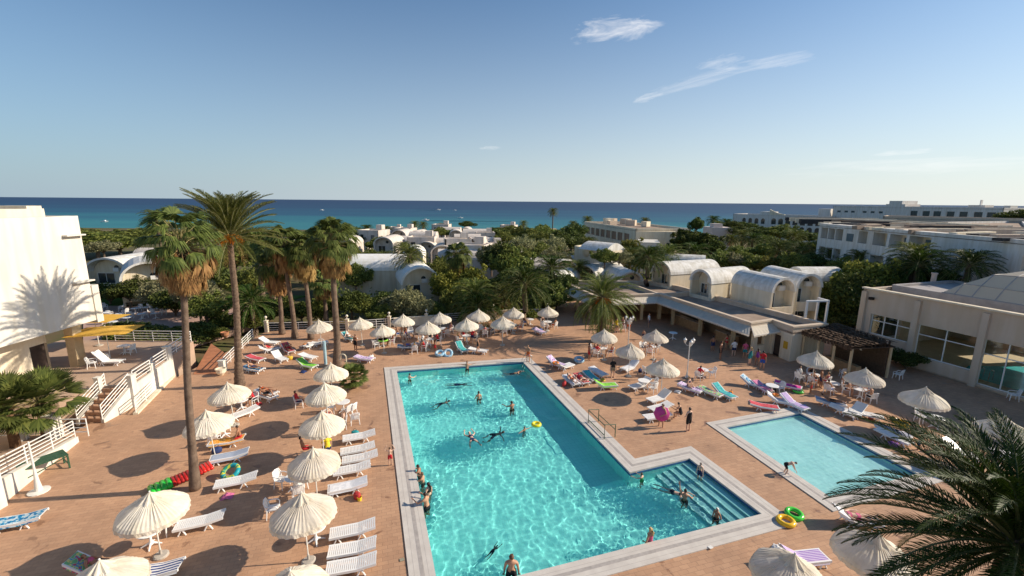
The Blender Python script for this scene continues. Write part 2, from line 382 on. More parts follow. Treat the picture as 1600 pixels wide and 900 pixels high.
def water_mat(name, tint):
    m = bpy.data.materials.new(name); m.use_nodes = True; b = m.node_tree.nodes['Principled BSDF']
    b.inputs['Base Color'].default_value = (*tint, 1); b.inputs['Roughness'].default_value = 0
    b.inputs['IOR'].default_value = 1.33; b.inputs['Transmission Weight'].default_value = 1
    return m
def in_poly(x, y, poly):
    c = False; n = len(poly)
    for i in range(n):
        a, b = poly[i], poly[i-1]
        if (a.y > y) != (b.y > y) and x < (b.x-a.x)*(y-a.y)/(b.y-a.y)+a.x: c = not c
    return c
SPLASH = [(P(px,py,-.13), k) for px, py, k in ((640,592,.8),(730,579,.6),(689,629,1),(748,622,.9),(800,638,.8),(802,583,1),(738,686,1.3),(772,677,1.3),(819,670,1),(656,742,.7),(661,755,.7),(670,774,.9),(667,795,1),(1003,749,.8),(1052,768,1.2),(1070,779,1.3),(1093,746,.5),(1119,810,.7),(1015,850,1),(799,899,1))]
def water(name, poly, z, s_, amp, m):
    q = offset(poly, .10)
    x0, x1 = min(p.x for p in q), max(p.x for p in q); y0, y1 = max(11, min(p.y for p in q)), max(p.y for p in q)
    nx, ny = int((x1-x0)/s_)+1, int((y1-y0)/s_)+1
    vs, fs, idx = [], [], {}
    def vi(i, j):
        if (i, j) not in idx:
            x, y = x0+i*s_, y0+j*s_; v = Vector((x, y, 0))
            a = amp*(.75+.5*noise.noise(v*.17))
            h = .034*noise.noise(v*1.05)+.017*noise.noise(v*2.2+Vector((5,3,1)))+.006*noise.noise(v*4.6+Vector((9,1,4)))
            for sp, k in SPLASH:          # rings and chop round each bather
                d2 = (x-sp.x)**2+(y-sp.y)**2
                if d2 < 6.5: r_ = math.sqrt(d2); h += k*.018*math.exp(-d2*.55)*(cos(r_*8.5)+1.6*noise.noise(v*5.5))
            idx[i, j] = len(vs); vs.append((x, y, z+h*a))
        return idx[i, j]
    for j in range(ny):
        for i in range(nx):
            if in_poly(x0+(i+.5)*s_, y0+(j+.5)*s_, q): fs.append((vi(i,j), vi(i+1,j), vi(i+1,j+1), vi(i,j+1)))
    me = new_mesh(name, vs, fs, True); me.materials.append(m)
    o = bpy.data.objects.new(name, me); COL.objects.link(o); o['kind'] = 'structure'
    o.cycles.is_caustics_caster = True
    return o
water('pool_water', POOL, -.13, .06, .85, water_mat('pool_water', (.72,.985,.985)))
water('children_pool_water', KID, -.12, .06, .8, water_mat('children_water', (.88,1,1)))
suno.data.cycles.is_caustics_light = True

# ---- terrain, lawn, beach, sea
def zt(x, y):
    k = min(1, max(0, (y-58)/190)); k = k*k*(3-2*k)
    return -.35-3.4*k
garden_m = mat('garden_earth', (.085,.095,.035), .95, .3, .35, .5, 4, .1, c2=(.15,.105,.06))
mb = MB()
xs = [-700,-400,-250,-160]+list(range(-120,141,20))+[180,260,400,700]; ys = [-40,0,20,40,55,70,90,110,130,150,170,190,210,230,250,270]
vs = []; fs = []
holes = [(-12,14,10,42),(12,24,18,30)]
for y in ys:
    for x in xs: vs.append((x, y, zt(x,y) if not (-30 < x < 60 and -10 < y < 60) else -2.2))
nx_ = len(xs)
for j in range(len(ys)-1):
    for i in range(nx_-1): fs.append((j*nx_+i, j*nx_+i+1, (j+1)*nx_+i+1, (j+1)*nx_+i))
mb.add(vs, fs); mb.build('garden_ground', garden_m, kind='structure')
mb = MB(); mb.quad((-700,250,-3.72),(700,250,-3.72),(700,285,-4.6),(-700,285,-4.6))
mb.build('beach_sand', mat('beach_sand', (.55,.45,.33), .95, .1, .3), kind='structure')
def sea_mat():
    m = bpy.data.materials.new('sea_water'); m.use_nodes = True; t = m.node_tree; b = t.nodes['Principled BSDF']
    tc = N(t, 'ShaderNodeTexCoord'); sx = N(t, 'ShaderNodeSeparateXYZ'); t.links.new(tc.outputs['Object'], sx.inputs[0])
    n = N(t, 'ShaderNodeTexNoise', inp={'Scale': .004, 'Detail': 6, 'Roughness': .6})
    mp = N(t, 'ShaderNodeMapping'); mp.inputs['Scale'].default_value = (.35, 1.6, 1)
    t.links.new(tc.outputs['Object'], mp.inputs[0]); t.links.new(mp.outputs[0], n.inputs['Vector'])
    lg = N(t, 'ShaderNodeMath', operation='LOGARITHM'); lg.inputs[1].default_value = 10; t.links.new(sx.outputs[1], lg.inputs[0])
    ad = N(t, 'ShaderNodeMath', operation='MULTIPLY_ADD'); ad.inputs[1].default_value = .8
    t.links.new(n.outputs[0], ad.inputs[0]); t.links.new(lg.outputs[0], ad.inputs[2])
    mr = N(t, 'ShaderNodeMapRange'); mr.inputs[1].default_value = 2.84; mr.inputs[2].default_value = 3.9; t.links.new(ad.outputs[0], mr.inputs[0])
    r = N(t, 'ShaderNodeValToRGB'); e = r.color_ramp.elements
    e[0].position = 0; e[0].color = (.025,.175,.185,1); e[1].position = 1; e[1].color = (.003,.022,.075,1)
    q = e.new(.16); q.color = (.012,.125,.16,1); q = e.new(.32); q.color = (.006,.065,.12,1); q = e.new(.6); q.color = (.003,.032,.085,1)
    t.links.new(mr.outputs[0], r.inputs[0]); t.links.new(r.outputs[0], b.inputs['Base Color'])
    b.inputs['Roughness'].default_value = .45; b.inputs['Specular IOR Level'].default_value = .16
    n2 = N(t, 'ShaderNodeTexNoise', inp={'Scale': .35, 'Detail': 6}); t.links.new(mp.outputs[0], n2.inputs['Vector'])
    bp = N(t, 'ShaderNodeBump'); bp.inputs['Strength'].default_value = .35; bp.inputs['Distance'].default_value = .6
    t.links.new(n2.outputs[0], bp.inputs['Height']); t.links.new(bp.outputs[0], b.inputs['Normal'])
    return m
mb = MB(); mb.quad((-50000,268,-4.2),(50000,268,-4.2),(50000,50000,-4.2),(-50000,50000,-4.2))
mb.build('sea', sea_mat(), kind='structure')

# ---------------------------------------------------------------- buildings
def frame_of(a, b):
    """matrix with x along a->b, y into the wall (away from the outer face on the right of a->b), z up"""
    d = Vector((b[0]-a[0], b[1]-a[1], 0)); L = d.length; d.normalize()
    n = Vector((-d.y, d.x, 0))
    return Matrix(((d.x,n.x,0,a[0]),(d.y,n.y,0,a[1]),(0,0,1,0),(0,0,0,1))), L
def wall(mb, a, b, z0, z1, ops=(), th=.3):
    """wall from a to b (outer face to the right), ops = (u0,u1,v0,v1,arch)"""
    M, L = frame_of(a, b); mb.M = M
    us = sorted({0, L}|{o[0] for o in ops}|{o[1] for o in ops}); vs = sorted({z0, z1}|{o[2] for o in ops}|{o[3] for o in ops})
    for i in range(len(us)-1):
        for j in range(len(vs)-1):
            uc, vc = (us[i]+us[i+1])/2, (vs[j]+vs[j+1])/2
            if any(o[0] < uc < o[1] and o[2] < vc < o[3] for o in ops): continue
            mb.quad((us[i],0,vs[j]),(us[i+1],0,vs[j]),(us[i+1],0,vs[j+1]),(us[i],0,vs[j+1]))
            mb.quad((us[i],th,vs[j]),(us[i],th,vs[j+1]),(us[i+1],th,vs[j+1]),(us[i+1],th,vs[j]))
    mb.quad((0,0,z1),(L,0,z1),(L,th,z1),(0,th,z1))
    mb.quad((0,0,z0),(0,0,z1),(0,th,z1),(0,th,z0)); mb.quad((L,0,z0),(L,th,z0),(L,th,z1),(L,0,z1))
    for o in ops:
        u0,u1,v0,v1 = o[:4]; arch = len(o) > 4 and o[4]
        mb.quad((u0,0,v0),(u1,0,v0),(u1,th,v0),(u0,th,v0))
        if not arch:
            mb.quad((u0,0,v0),(u0,th,v0),(u0,th,v1),(u0,0,v1)); mb.quad((u1,0,v0),(u1,0,v1),(u1,th,v1),(u1,th,v0)); mb.quad((u0,0,v1),(u0,th,v1),(u1,th,v1),(u1,0,v1))
        else:
            r = (u1-u0)/2; h = min(r, v1-v0); uc = (u0+u1)/2; n = 10
            pts = [(uc-r*cos(pi*k/n), v1-h+h*sin(pi*k/n)) for k in range(n+1)]
            mb.quad((u0,0,v0),(u0,th,v0),(u0,th,v1-h),(u0,0,v1-h)); mb.quad((u1,0,v0),(u1,0,v1-h),(u1,th,v1-h),(u1,th,v0))
            for k in range(n):
                p, q = pts[k], pts[k+1]
                mb.quad((p[0],0,p[1]),(p[0],th,p[1]),(q[0],th,q[1]),(q[0],0,q[1]))
                mb.add([(p[0],0,p[1]),(q[0],0,q[1]),(q[0],0,v1),(p[0],0,v1)], [(0,1,2,3)])
    mb.M = None
    return M
def window(parent, M, u0, u1, v0, v1, dep=.16, nx=2, ny=1, name='window', fm=None, glass=None, bar=.05):
    """frame with mullions, glass as its sub-part, set back in an opening of a wall"""
    mb = MB(); mb.M = M
    for k in range(nx+1):
        u = u0+(u1-u0)*k/nx; u = min(max(u, u0+bar/2), u1-bar/2)
        mb.box(u-bar/2, u+bar/2, dep, dep+.05, v0, v1)
    for k in range(ny+1):
        v = v0+(v1-v0)*k/ny; v = min(max(v, v0+bar/2), v1-bar/2)
        mb.box(u0, u1, dep-.004, dep+.054, v-bar/2, v+bar/2)
    f = mb.build(name, fm or white_metal, parent)
    mb = MB(); mb.M = M; mb.box(u0, u1, dep+.02, dep+.03, v0, v1); mb.build('pane', glass or dark_glass, f)
    return f
def parapet(mb, poly, z0, z1, th=.3):
    """hollow upstand round a roof polygon (ccw)"""
    n = len(poly); inn = offset([Vector((p[0],p[1],0)) for p in poly], -th)
    for i in range(n):
        j = (i+1)%n; a,b,c,d = poly[i],poly[j],inn[j],inn[i]
        mb.quad((a[0],a[1],z0),(b[0],b[1],z0),(b[0],b[1],z1),(a[0],a[1],z1))
        mb.quad((a[0],a[1],z1),(b[0],b[1],z1),(c.x,c.y,z1),(d.x,d.y,z1))
        mb.quad((d.x,d.y,z1),(c.x,c.y,z1),(c.x,c.y,z0),(d.x,d.y,z0))

# ---- bar building with its striped awning
BT = 3.3
bz = [P(*q, BT) for q in [(881,438),(891,445),(930,463),(1031,459),(1174,505),(1207,500),(1240,511),(1293,506),(1125,464),(1062,447),(1020,440)]]
bar_ccw = [bz[i] for i in (0,1,2,3,4,5,6,7,8,9,10)]
bar = thing('bar_building', 'long flat roofed pool bar with cream scalloped awning and terrace counter', 'building', (bz[4].x,bz[4].y,0))
inv = Matrix.Translation((-bz[4].x,-bz[4].y,0))
class RB(MB):
    """mesh builder in world metres for parts of a parent that is only translated"""
    def __init__(s, parent): super().__init__(); s.par = parent
    def done(s, name, mt, parent=None, smooth=False):
        q = parent or s.par; top = s.par
        off = Vector(top.location); s.v = [p-off for p in s.v]
        return s.build(name, mt, q, smooth)
mb = RB(bar)
mb.prism([(p.x,p.y) for p in bar_ccw], 2.62, 2.78); mb.done('roof_slab', roof_gravel)
mb = RB(bar); parapet(mb, bar_ccw, 2.55, BT); parapet(mb, offset(bar_ccw, .06), BT-.10, BT+.05, .42)
mb.done('parapet', plaster_tan)
# interior upstands dividing the roof
mb = RB(bar)
def strip(mb, a, b, w_, z0, z1):
    a = Vector(a[:2]); b = Vector(b[:2]); d = (b-a).normalized(); n = Vector((-d.y,d.x))*w_/2
    mb.prism([tuple(a-n), tuple(b-n), tuple(b+n), tuple(a+n)], z0, z1)
strip(mb, P(978,440,BT), P(1031,459,BT), .3, 2.7, BT+.003); strip(mb, P(1031,459,BT), P(1098,454,BT), .3, 2.7, BT+.003)
strip(mb, P(930,452,BT), P(978,461,BT), .25, 2.7, BT-.1)
mb.done('upstand', plaster_tan)
mb = RB(bar)
c = P(1112,462,3.0); mb.box(c.x-.7,c.x+.7,c.y-.6,c.y+.6,2.75,3.3); mb.done('vent_box', plaster)
mb = RB(bar); mb.ball((c.x,c.y,3.35), .55, .55, .35); mb.box(c.x-.8,c.x+.8,c.y-.12,c.y+.12,3.25,3.42); mb.done('vent_cowl', mat('galvanised_metal', (.35,.34,.33), .4, .2, 5, metal=.6))
# solid right end with dark doorway and yellow notice
mb = RB(bar)
a, b, c_, d = bz[4], bz[5], bz[6], bz[7]
M1 = wall(mb, b, c_, 0, 2.55, [(.35,1.25,0,2.1)]); wall(mb, c_, d, 0, 2.55, [(5.0,6.0,1.2,2.0)] if (d-c_).length > 7 else [])
wall(mb, d, bz[8], 0, 2.55)
e0 = lerp(bz[4], bz[5], .22); wall(mb, lerp(e0, bz[8], .0), b, 0, 2.55, [(.5,1.5,.95,2.1)])
mb.done('wall', plaster)
mb = RB(bar); mb.M = M1; mb.box(.36,1.24,.2,.25,0,2.09); mb.M = None; mb.done('door', mat('dark_door', (.05,.035,.03), .5, .2))
mb = RB(bar); mb.M = M1; mb.box(1.62,2.12,-.03,-.004,1.05,1.75); mb.M = None; mb.done('notice_board', mat('yellow_notice', (.62,.36,.03), .6, .15, 9))
# back walls of the open bar, dark
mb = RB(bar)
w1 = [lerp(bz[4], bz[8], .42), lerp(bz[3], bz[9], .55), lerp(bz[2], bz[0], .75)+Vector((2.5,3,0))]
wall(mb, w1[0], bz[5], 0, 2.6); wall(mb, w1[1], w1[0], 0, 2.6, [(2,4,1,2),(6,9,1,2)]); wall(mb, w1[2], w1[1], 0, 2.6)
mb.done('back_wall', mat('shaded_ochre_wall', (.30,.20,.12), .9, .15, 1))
# posts under the roof edge
mb = RB(bar)
def posts(mb, a, b, n, ins=.35, r=.16, z1=2.62):
    d = (b-a).normalized(); nn = Vector((-d.y,d.x,0))
    for k in range(n):
        p = a+(b-a)*((k+.5)/n)+nn*ins
        mb.box(p.x-r,p.x+r,p.y-r,p.y+r,0,z1)
for a, b, n in ((bz[3],bz[4],3),(bz[2],bz[3],2),(bz[1],bz[2],2)):
    d = (b-a).normalized(); nn = Vector((-d.y,d.x,0))
    for k in range(n):
        p = a+(b-a)*((k+.5)/n)+nn*.35
        m2 = RB(bar); m2.box(p.x-.16,p.x+.16,p.y-.16,p.y+.16,0,2.62); m2.done('post', mat('ochre_render', (.52,.40,.24), .85, .1))
p = bz[3]+Vector((.25,.5,0)); m2 = RB(bar); m2.box(p.x-.2,p.x+.2,p.y-.2,p.y+.2,0,2.62); m2.done('post', mat('ochre_render', (.52,.40,.24)))
# counters
wood_c = mat('counter_wood', (.36,.22,.11), .6, .2, 3)
cdir = (bz[4]-bz[3]).normalized(); cn = Vector((-cdir.y,cdir.x,0))
for t0, t1 in ((.10,.44),(.62,.80)):
    m2 = RB(bar); a = lerp(bz[3],bz[4],t0)+cn*1.3; b = lerp(bz[3],bz[4],t1)+cn*1.3; strip(m2, a, b, .6, 0, 1.02); ct = m2.done('counter', wood_c)
    m2 = RB(bar); strip(m2, a-cdir*.05, b+cdir*.05, .75, 1.022, 1.07); m2.done('worktop', mat('worktop_stone', (.5,.42,.33), .4), ct)
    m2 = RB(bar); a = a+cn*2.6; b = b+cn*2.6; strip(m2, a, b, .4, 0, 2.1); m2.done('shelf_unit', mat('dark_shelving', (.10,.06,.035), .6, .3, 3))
# awnings: sloping canvas with pleats and scalloped valance
def awning(a, b, label, ext0=0, ext1=0, out=1.05, zt_=2.98, zb=2.52):
    d = (b-a).normalized(); L = (b-a).length; nn = Vector((d.y,-d.x,0))
    t = thing('awning', label, 'awning', (a.x,a.y,0), 0)
    n = max(4, int(L/.16)); vs = []; fs = []
    for k in range(n+1):
        u = k/n; w_ = .02*(k%2)
        p0 = a+(b-a)*u + nn*.03; p1 = a+(b-a)*u+nn*out+d*(ext1*u-ext0*(1-u))
        sc_ = -.16-.05*(k%2)
        vs += [(p0.x,p0.y,zt_), (p1.x,p1.y,zb+w_), (p1.x+nn.x*.02,p1.y+nn.y*.02,zb+sc_)]
    for k in range(n): 
        fs += [(3*k,3*k+1,3*k+4,3*k+3)]
    m2 = RB(t); m2.add(vs, fs); 
    m2.done('canopy_cloth', awning_m, t)
    m2 = RB(t); m2.add(vs, [(3*k+1,3*k+2,3*k+5,3*k+4) for k in range(n)]); m2.done('valance', awning_m, t)
    m2 = RB(t)
    m2.tube([(vs[1][0],vs[1][1],zb-.03),(vs[-2][0],vs[-2][1],zb-.03)], .025)
    for k in range(0, n+1, max(1,int(1.8/.16))): m2.tube([(vs[3*k][0],vs[3*k][1],zt_-.04),(vs[3*k+1][0],vs[3*k+1][1],zb-.04)], .02)
    m2.done('awning_frame', white_metal, t)
    return t
awning(bz[3], bz[4], 'long cream scalloped awning over the bar counter, above the queue of bathers', ext0=-.9, ext1=.9)
awning(bz[2], bz[3], 'short cream scalloped awning behind the big date palm with orange fruit', ext0=.2, ext1=-1.0)
awning(bz[1], bz[2], 'angled cream awning on the left end of the bar building, beside bushes', ext0=.3, ext1=.3)
awning(bz[4], bz[5], 'small cream awning round the corner of the bar, above its doorway', ext0=.9, ext1=.4)

# ---- thatched pergola bar
pg = [P(*q, 2.75) for q in [(1253,519),(1331,545),(1400,542),(1306,511)]]
perg = thing('thatched_pergola', 'brown reed thatched shelter between the pool bar and the glazed pool hall', 'pergola', (pg[0].x,pg[0].y,0))
reed = mat('dry_reed_thatch', (.16,.105,.07), .95, .35, 14, .6, 40, .1, c2=(.05,.033,.024))
mb = RB(perg)
random.seed(3)
def bil(q, u, v): return lerp(lerp(q[0],q[1],u), lerp(q[3],q[2],u), v)
for k in range(9):           # overlapping reed layers, lower edge ragged
    v0 = 1-(k+1)/9; v1 = 1-k/9
    n = 46
    for j in range(n):
        u0, u1 = j/n, (j+1.25)/n
        zz = .12+.30*v0+.0; jr = random.uniform(-.05,.03)
        a, b = bil(pg,u0,max(-.04,v0+jr)), bil(pg,min(1,u1),max(-.04,v0+jr)); c_, d = bil(pg,min(1,u1),v1+.05), bil(pg,u0,v1+.05)
        h = random.uniform(.0,.05)
        mb.add([(a.x,a.y,2.75+zz+.08),(b.x,b.y,2.75+zz+.08+random.uniform(-.04,.04)),(c_.x,c_.y,2.75+zz-.06+h),(d.x,d.y,2.75+zz-.06+h),
                (a.x,a.y,2.75+zz-.34),(b.x,b.y,2.75+zz-.34)], [(0,1,2,3),(4,5,1,0)])
mb.prism([(p.x,p.y) for p in pg], 2.70, 2.76); mb.done('thatch', reed)
for q in ((.03,.05),(.35,.04),(.97,.05),(.97,.95),(.03,.95),(.66,.04)):
    p = bil(pg, *q); m2 = RB(perg); m2.tube([(p.x,p.y,0),(p.x,p.y,2.75)], .11, 8); m2.done('post', mat('ochre_render', (.52,.40,.24)))
m2 = RB(perg); strip(m2, bil(pg,.38,.30), bil(pg,.95,.30), .5, 0, 1.05); m2.done('counter', wood_c)
m2 = RB(perg); strip(m2, bil(pg,.06,.92), bil(pg,.95,.92), .15, 0, 2.6); m2.done('back_wall', mat('dark_reed_screen', (.10,.065,.04), .9, .3, 6))
for u in (.2,.5,.8):
    p = bil(pg,u,.5); m2 = RB(perg); m2.ball((p.x,p.y,2.3), .13); m2.tube([(p.x,p.y,2.3),(p.x,p.y,2.7)], .01, 4); m2.done('globe_lamp', mat('opal_glass', (.75,.68,.55), .3))

# ---- glazed indoor pool hall on the right
HT = 6.3
h0 = P(1350,450,HT); h1 = P(1600,494,HT); hd = (h1-h0).normalized(); hn = Vector((hd.y,-hd.x,0))   # outer side
hn = -hn if hn.x > 0 else hn
h0.z = 0; h1 = h0+hd*26.0; h2 = h1-hn*15; h3 = h0-hn*15
hall = thing('pool_hall', 'tan indoor pool hall with big wall openings and translucent domed roof', 'building', (h0.x,h0.y,0))
Lh = (h1-h0).length
mb = RB(hall)
# openings measured along the wall: (start, end) from photo columns at sill height
def along(px, py, z):
    d_ = _r2*(px-800)+_u2*(450-py)+_f*FPX; o = Vector((0,0,HC)); n_ = Vector((hn.x,hn.y,0))
    t_ = (Vector((h0.x,h0.y,0))-o).dot(n_)/d_.dot(n_); p_ = o+d_*t_
    return (p_-h0).dot(hd), p_.z
cols = [along(1357,515,0)[0], along(1418,530,0)[0], along(1432,520,0)[0], along(1517,570,0)[0], along(1531,560,0)[0], 13.6, 14.6, 19, 20, 24.5]
zsill, ztop = 1.15, 4.0
bays = [(cols[0],cols[1],zsill+.9,ztop),(cols[2],cols[3],zsill,ztop),(cols[4],cols[5],.25,ztop),(cols[6],cols[7],zsill,ztop),(cols[8],cols[9],zsill,ztop)]
MH = wall(mb, h0, h1, 0, HT, bays, .45)
wall(mb, h1, h2, 0, HT, [(2,13,1,4.2)], .3); wall(mb, h2, h3, 0, HT, [(2,6,1,4.4),(7,11,1,4.4),(12,17,1,4.4),(18,24,1,4.4)], .3); wall(mb, h3, h0, 0, HT, [(9,13,1,4)], .3)
mb.done('wall', plaster_tan)
for u in (.0, cols[1]+.12, cols[3]+.1, cols[5]+.3, 19.3, 25.3):
    p = h0+hd*(u+.25); mb = RB(hall); strip(mb, p-hd*.22+hn*.13, p+hd*.22+hn*.13, .25, 0, HT-.25); mb.done('pilaster', plaster_tan)
mb = RB(hall); strip(mb, h0+hn*.02, h1+hn*.02, .5, HT+.003, HT+.14); mb.done('coping', plaster)
clear = bpy.data.materials.new('clear_pane'); clear.use_nodes = True; t = clear.node_tree
gl = N(t,'ShaderNodeBsdfGlossy'); gl.inputs['Roughness'].default_value = .03; tr = N(t,'ShaderNodeBsdfTransparent'); tr.inputs[0].default_value = (.86,.9,.9,1)
fr = N(t,'ShaderNodeFresnel'); fr.inputs[0].default_value = 1.45; ms = N(t,'ShaderNodeMixShader')
t.links.new(fr.outputs[0], ms.inputs[0]); t.links.new(tr.outputs[0], ms.inputs[1]); t.links.new(gl.outputs[0], ms.inputs[2]); t.links.new(ms.outputs[0], t.nodes['Material Output'].inputs[0])
def hallwin(u0,u1,v0,v1,nx,ny):
    mb = RB(hall); mb.M = MH
    for k in range(nx+1):
        u = min(max(u0+(u1-u0)*k/nx,u0+.035),u1-.035); mb.box(u-.035,u+.035,.2,.28,v0,v1)
    for vv in ([v0+.035, v1-.035]+([v0+(v1-v0)*.68] if ny > 1 else [])): mb.box(u0,u1,.196,.284,vv-.035,vv+.035)
    mb.M = None; f = mb.done('window', white_metal)
    mb = RB(hall); mb.M = MH; mb.box(u0,u1,.235,.245,v0,v1); mb.M = None; mb.done('pane', clear, f)
for (u0,u1,v0,v1), nx in zip(bays, (3,2,3,3,3)): hallwin(u0,u1,v0,v1,nx,2)
# inside floor, pool of the hall
tanfloor = mat('hall_floor_tiles', (.66,.50,.32), .7, .1, 1)
mb = RB(hall); q = [h0,h1,h2,h3]; mb.prism([(p.x,p.y) for p in q], -.3, .12); mb.done('floor', tanfloor)
ip = [h0-hn*5.0+hd*6.5, h0-hn*2.0+hd*7.5, h0-hn*2.0+hd*22, h0-hn*12+hd*22, h0-hn*12+hd*9.0]
mb = RB(hall); mb.prism([(p.x,p.y) for p in ip], .13, .15)
mb.done('indoor_pool', mat('indoor_pool_water', (.10,.58,.62), .08, .2, .8, .5, 3, .6))
for k in (0,1):
    mb = RB(hall); c = h0-hn*2.1+hd*(8.6+k*.6)
    mb.tube([(c.x,c.y,.12),(c.x,c.y,.9),(c.x-hn.x*.25,c.y-hn.y*.25,1.05),(c.x-hn.x*.6,c.y-hn.y*.6,.9),(c.x-hn.x*.6,c.y-hn.y*.6,.15)], .025, 6); mb.done('ladder_rail', mat('steel', (.5,.5,.5), .25, .05, 3, metal=.9))
# flat roof ring and translucent dome
mb = RB(hall)
r_in = [h0-hn*3.4+hd*.5, h1-hn*3.2-hd*1, h2+hn*2.5-hd*1, h3+hn*2.5+hd*.5]
for a, b, c_, d in ((h0,h1,r_in[1],r_in[0]),(h1,h2,r_in[2],r_in[1]),(h2,h3,r_in[3],r_in[2]),(h3,h0,r_in[0],r_in[3])):
    mb.prism([(p.x,p.y) for p in (lerp(a,c_,.03),lerp(b,d,.03),c_,d)], HT-1.0, HT-.86)
mb.done('roof', roof_black)
mb = RB(hall); mb.prism([(p.x,p.y) for p in (r_in[0],r_in[1],h2-hd*.4,h3+hd*.4)], HT-.15, HT+.02); mb.done('inner_roof', mat('grey_flashing', (.38,.35,.33), .6, .15, 2))
mb = RB(hall)
hu = HT+.25
q = [p.copy() for p in r_in]
for i in range(4):
    strip(mb, q[i], q[(i+1)%4], .3, HT-1, hu)
mb.done('roof_upstand', mat('grey_flashing', (.38,.35,.33), .6, .15, 2))
fro = bpy.data.materials.new('translucent_sheet'); fro.use_nodes = True; t = fro.node_tree; b_ = t.nodes['Principled BSDF']
b_.inputs['Base Color'].default_value = (.68,.60,.48,1); b_.inputs['Roughness'].default_value = .7
td = N(t,'ShaderNodeBsdfTranslucent'); td.inputs[0].default_value = (.8,.78,.7,1); ms = N(t,'ShaderNodeMixShader'); ms.inputs[0].default_value = .45
t.links.new(b_.outputs[0], ms.inputs[1]); t.links.new(td.outputs[0], ms.inputs[2]); t.links.new(ms.outputs[0], t.nodes['Material Output'].inputs[0])
L1 = (q[1]-q[0]).length; W1 = (q[3]-q[0]).length
prof = [(0,0),(.11,.95),(.27,2.0),(.5,2.55),(.73,2.0),(.89,.95),(1,0)]
dd = (q[1]-q[0]).normalized(); dn = (q[3]-q[0]).normalized()
mb = RB(hall); mbf = RB(hall)
def dp(u, j):       # u metres along, j profile index
    w_, h_ = prof[j]; return q[0]+dd*(u)+dn*(W1*w_)+Vector((0,0,hu+h_*.95))
U = [3.9, 4.8, 6.0, 7.5, 10, 12.6, 15.2, 17.8, 20.4, L1]
def dp2(ui, j):     # hipped start at the near-left end
    u = U[ui]; f_ = [0,.37,.75,1][min(ui,3)]
    w_, h_ = prof[j]; return q[0]+dd*u+dn*(W1*w_)+Vector((0,0,hu+min(h_, 2.55*f_)*.95))
for i in range(len(U)-1):
    for j in range(len(prof)-1):
        mb.quad(dp2(i,j), dp2(i+1,j), dp2(i+1,j+1), dp2(i,j+1))
for i in range(len(U)):
    mbf.tube([dp2(i,j)+Vector((0,0,.02)) for j in range(len(prof))], .045, 5)
for j in range(len(prof)): mbf.tube([dp2(i,j)+Vector((0,0,.02)) for i in range(len(U))], .04, 5)
mb.done('dome_glazing', fro); mbf.done('dome_frame', mat('grey_flashing', (.38,.35,.33)))
mb = RB(hall); c = P(1458,440,HT+.2)-hn*0; mb.tube([(c.x,c.y,HT-1),(c.x,c.y,HT+1.0)], .22, 10); mb.tube([(c.x,c.y,HT+1.0),(c.x,c.y,HT+1.12)], .28, 10); mb.done('flue_pipe', mat('flue_plaster', (.6,.45,.36), .7))
mb = RB(hall); c = h0+hd*1.0+hn*.2; mb.box(c.x-.25,c.x+.1,c.y-.15,c.y+.15,HT-.95,HT-.7); mb.done('flood_lamp', darkm)

def Q(px, py, Y):
    """world point on the vertical plane at distance Y seen at photo pixel (px, py)"""
    d = _r2*(px-800)+_u2*(450-py)+_f*FPX; t = Y/d.y
    return Vector((d.x*t, Y, HC+d.z*t))
# ---- vaulted villas (local x along the barrel, front arch at x=0 facing -x)
def vault_mb(mb, W, x0, x1, z, rise, th=.22, n=14):
    def arc(w_, r_, zz): return [(-w_/2*cos(pi*k/n), zz+r_*sin(pi*k/n)) for k in range(n+1)]
    o, i = arc(W+.16, rise+th, z), arc(W-2*th, rise-.04, z)
    for a, b, s_ in ((x0,x1,1),):
        for k in range(n):
            mb.quad((a,o[k][0],o[k][1]),(a,o[k+1][0],o[k+1][1]),(b,o[k+1][0],o[k+1][1]),(b,o[k][0],o[k][1]))
            mb.quad((a,i[k][0],i[k][1]),(b,i[k][0],i[k][1]),(b,i[k+1][0],i[k+1][1]),(a,i[k+1][0],i[k+1][1]))
            mb.quad((a,i[k][0],i[k][1]),(a,i[k+1][0],i[k+1][1]),(a,o[k+1][0],o[k+1][1]),(a,o[k][0],o[k][1]))
            mb.quad((b,i[k][0],i[k][1]),(b,o[k][0],o[k][1]),(b,o[k+1][0],o[k+1][1]),(b,i[k+1][0],i[k+1][1]))
def end_wall(mb, W, x, z0, z, rise, th=.25, n=14):
    pts = [(-W/2,z0),(W/2,z0)]+[(W/2*cos(pi*k/n), z+rise*sin(pi*k/n)) for k in range(n+1)]
    m = len(pts)
    mb.add([(x,p[0],p[1]) for p in pts]+[(x+th,p[0],p[1]) for p in pts], [tuple(range(m)), tuple(range(m,2*m))[::-1]]+[(i,m+i,m+(i+1)%m,(i+1)%m) for i in range(m)])
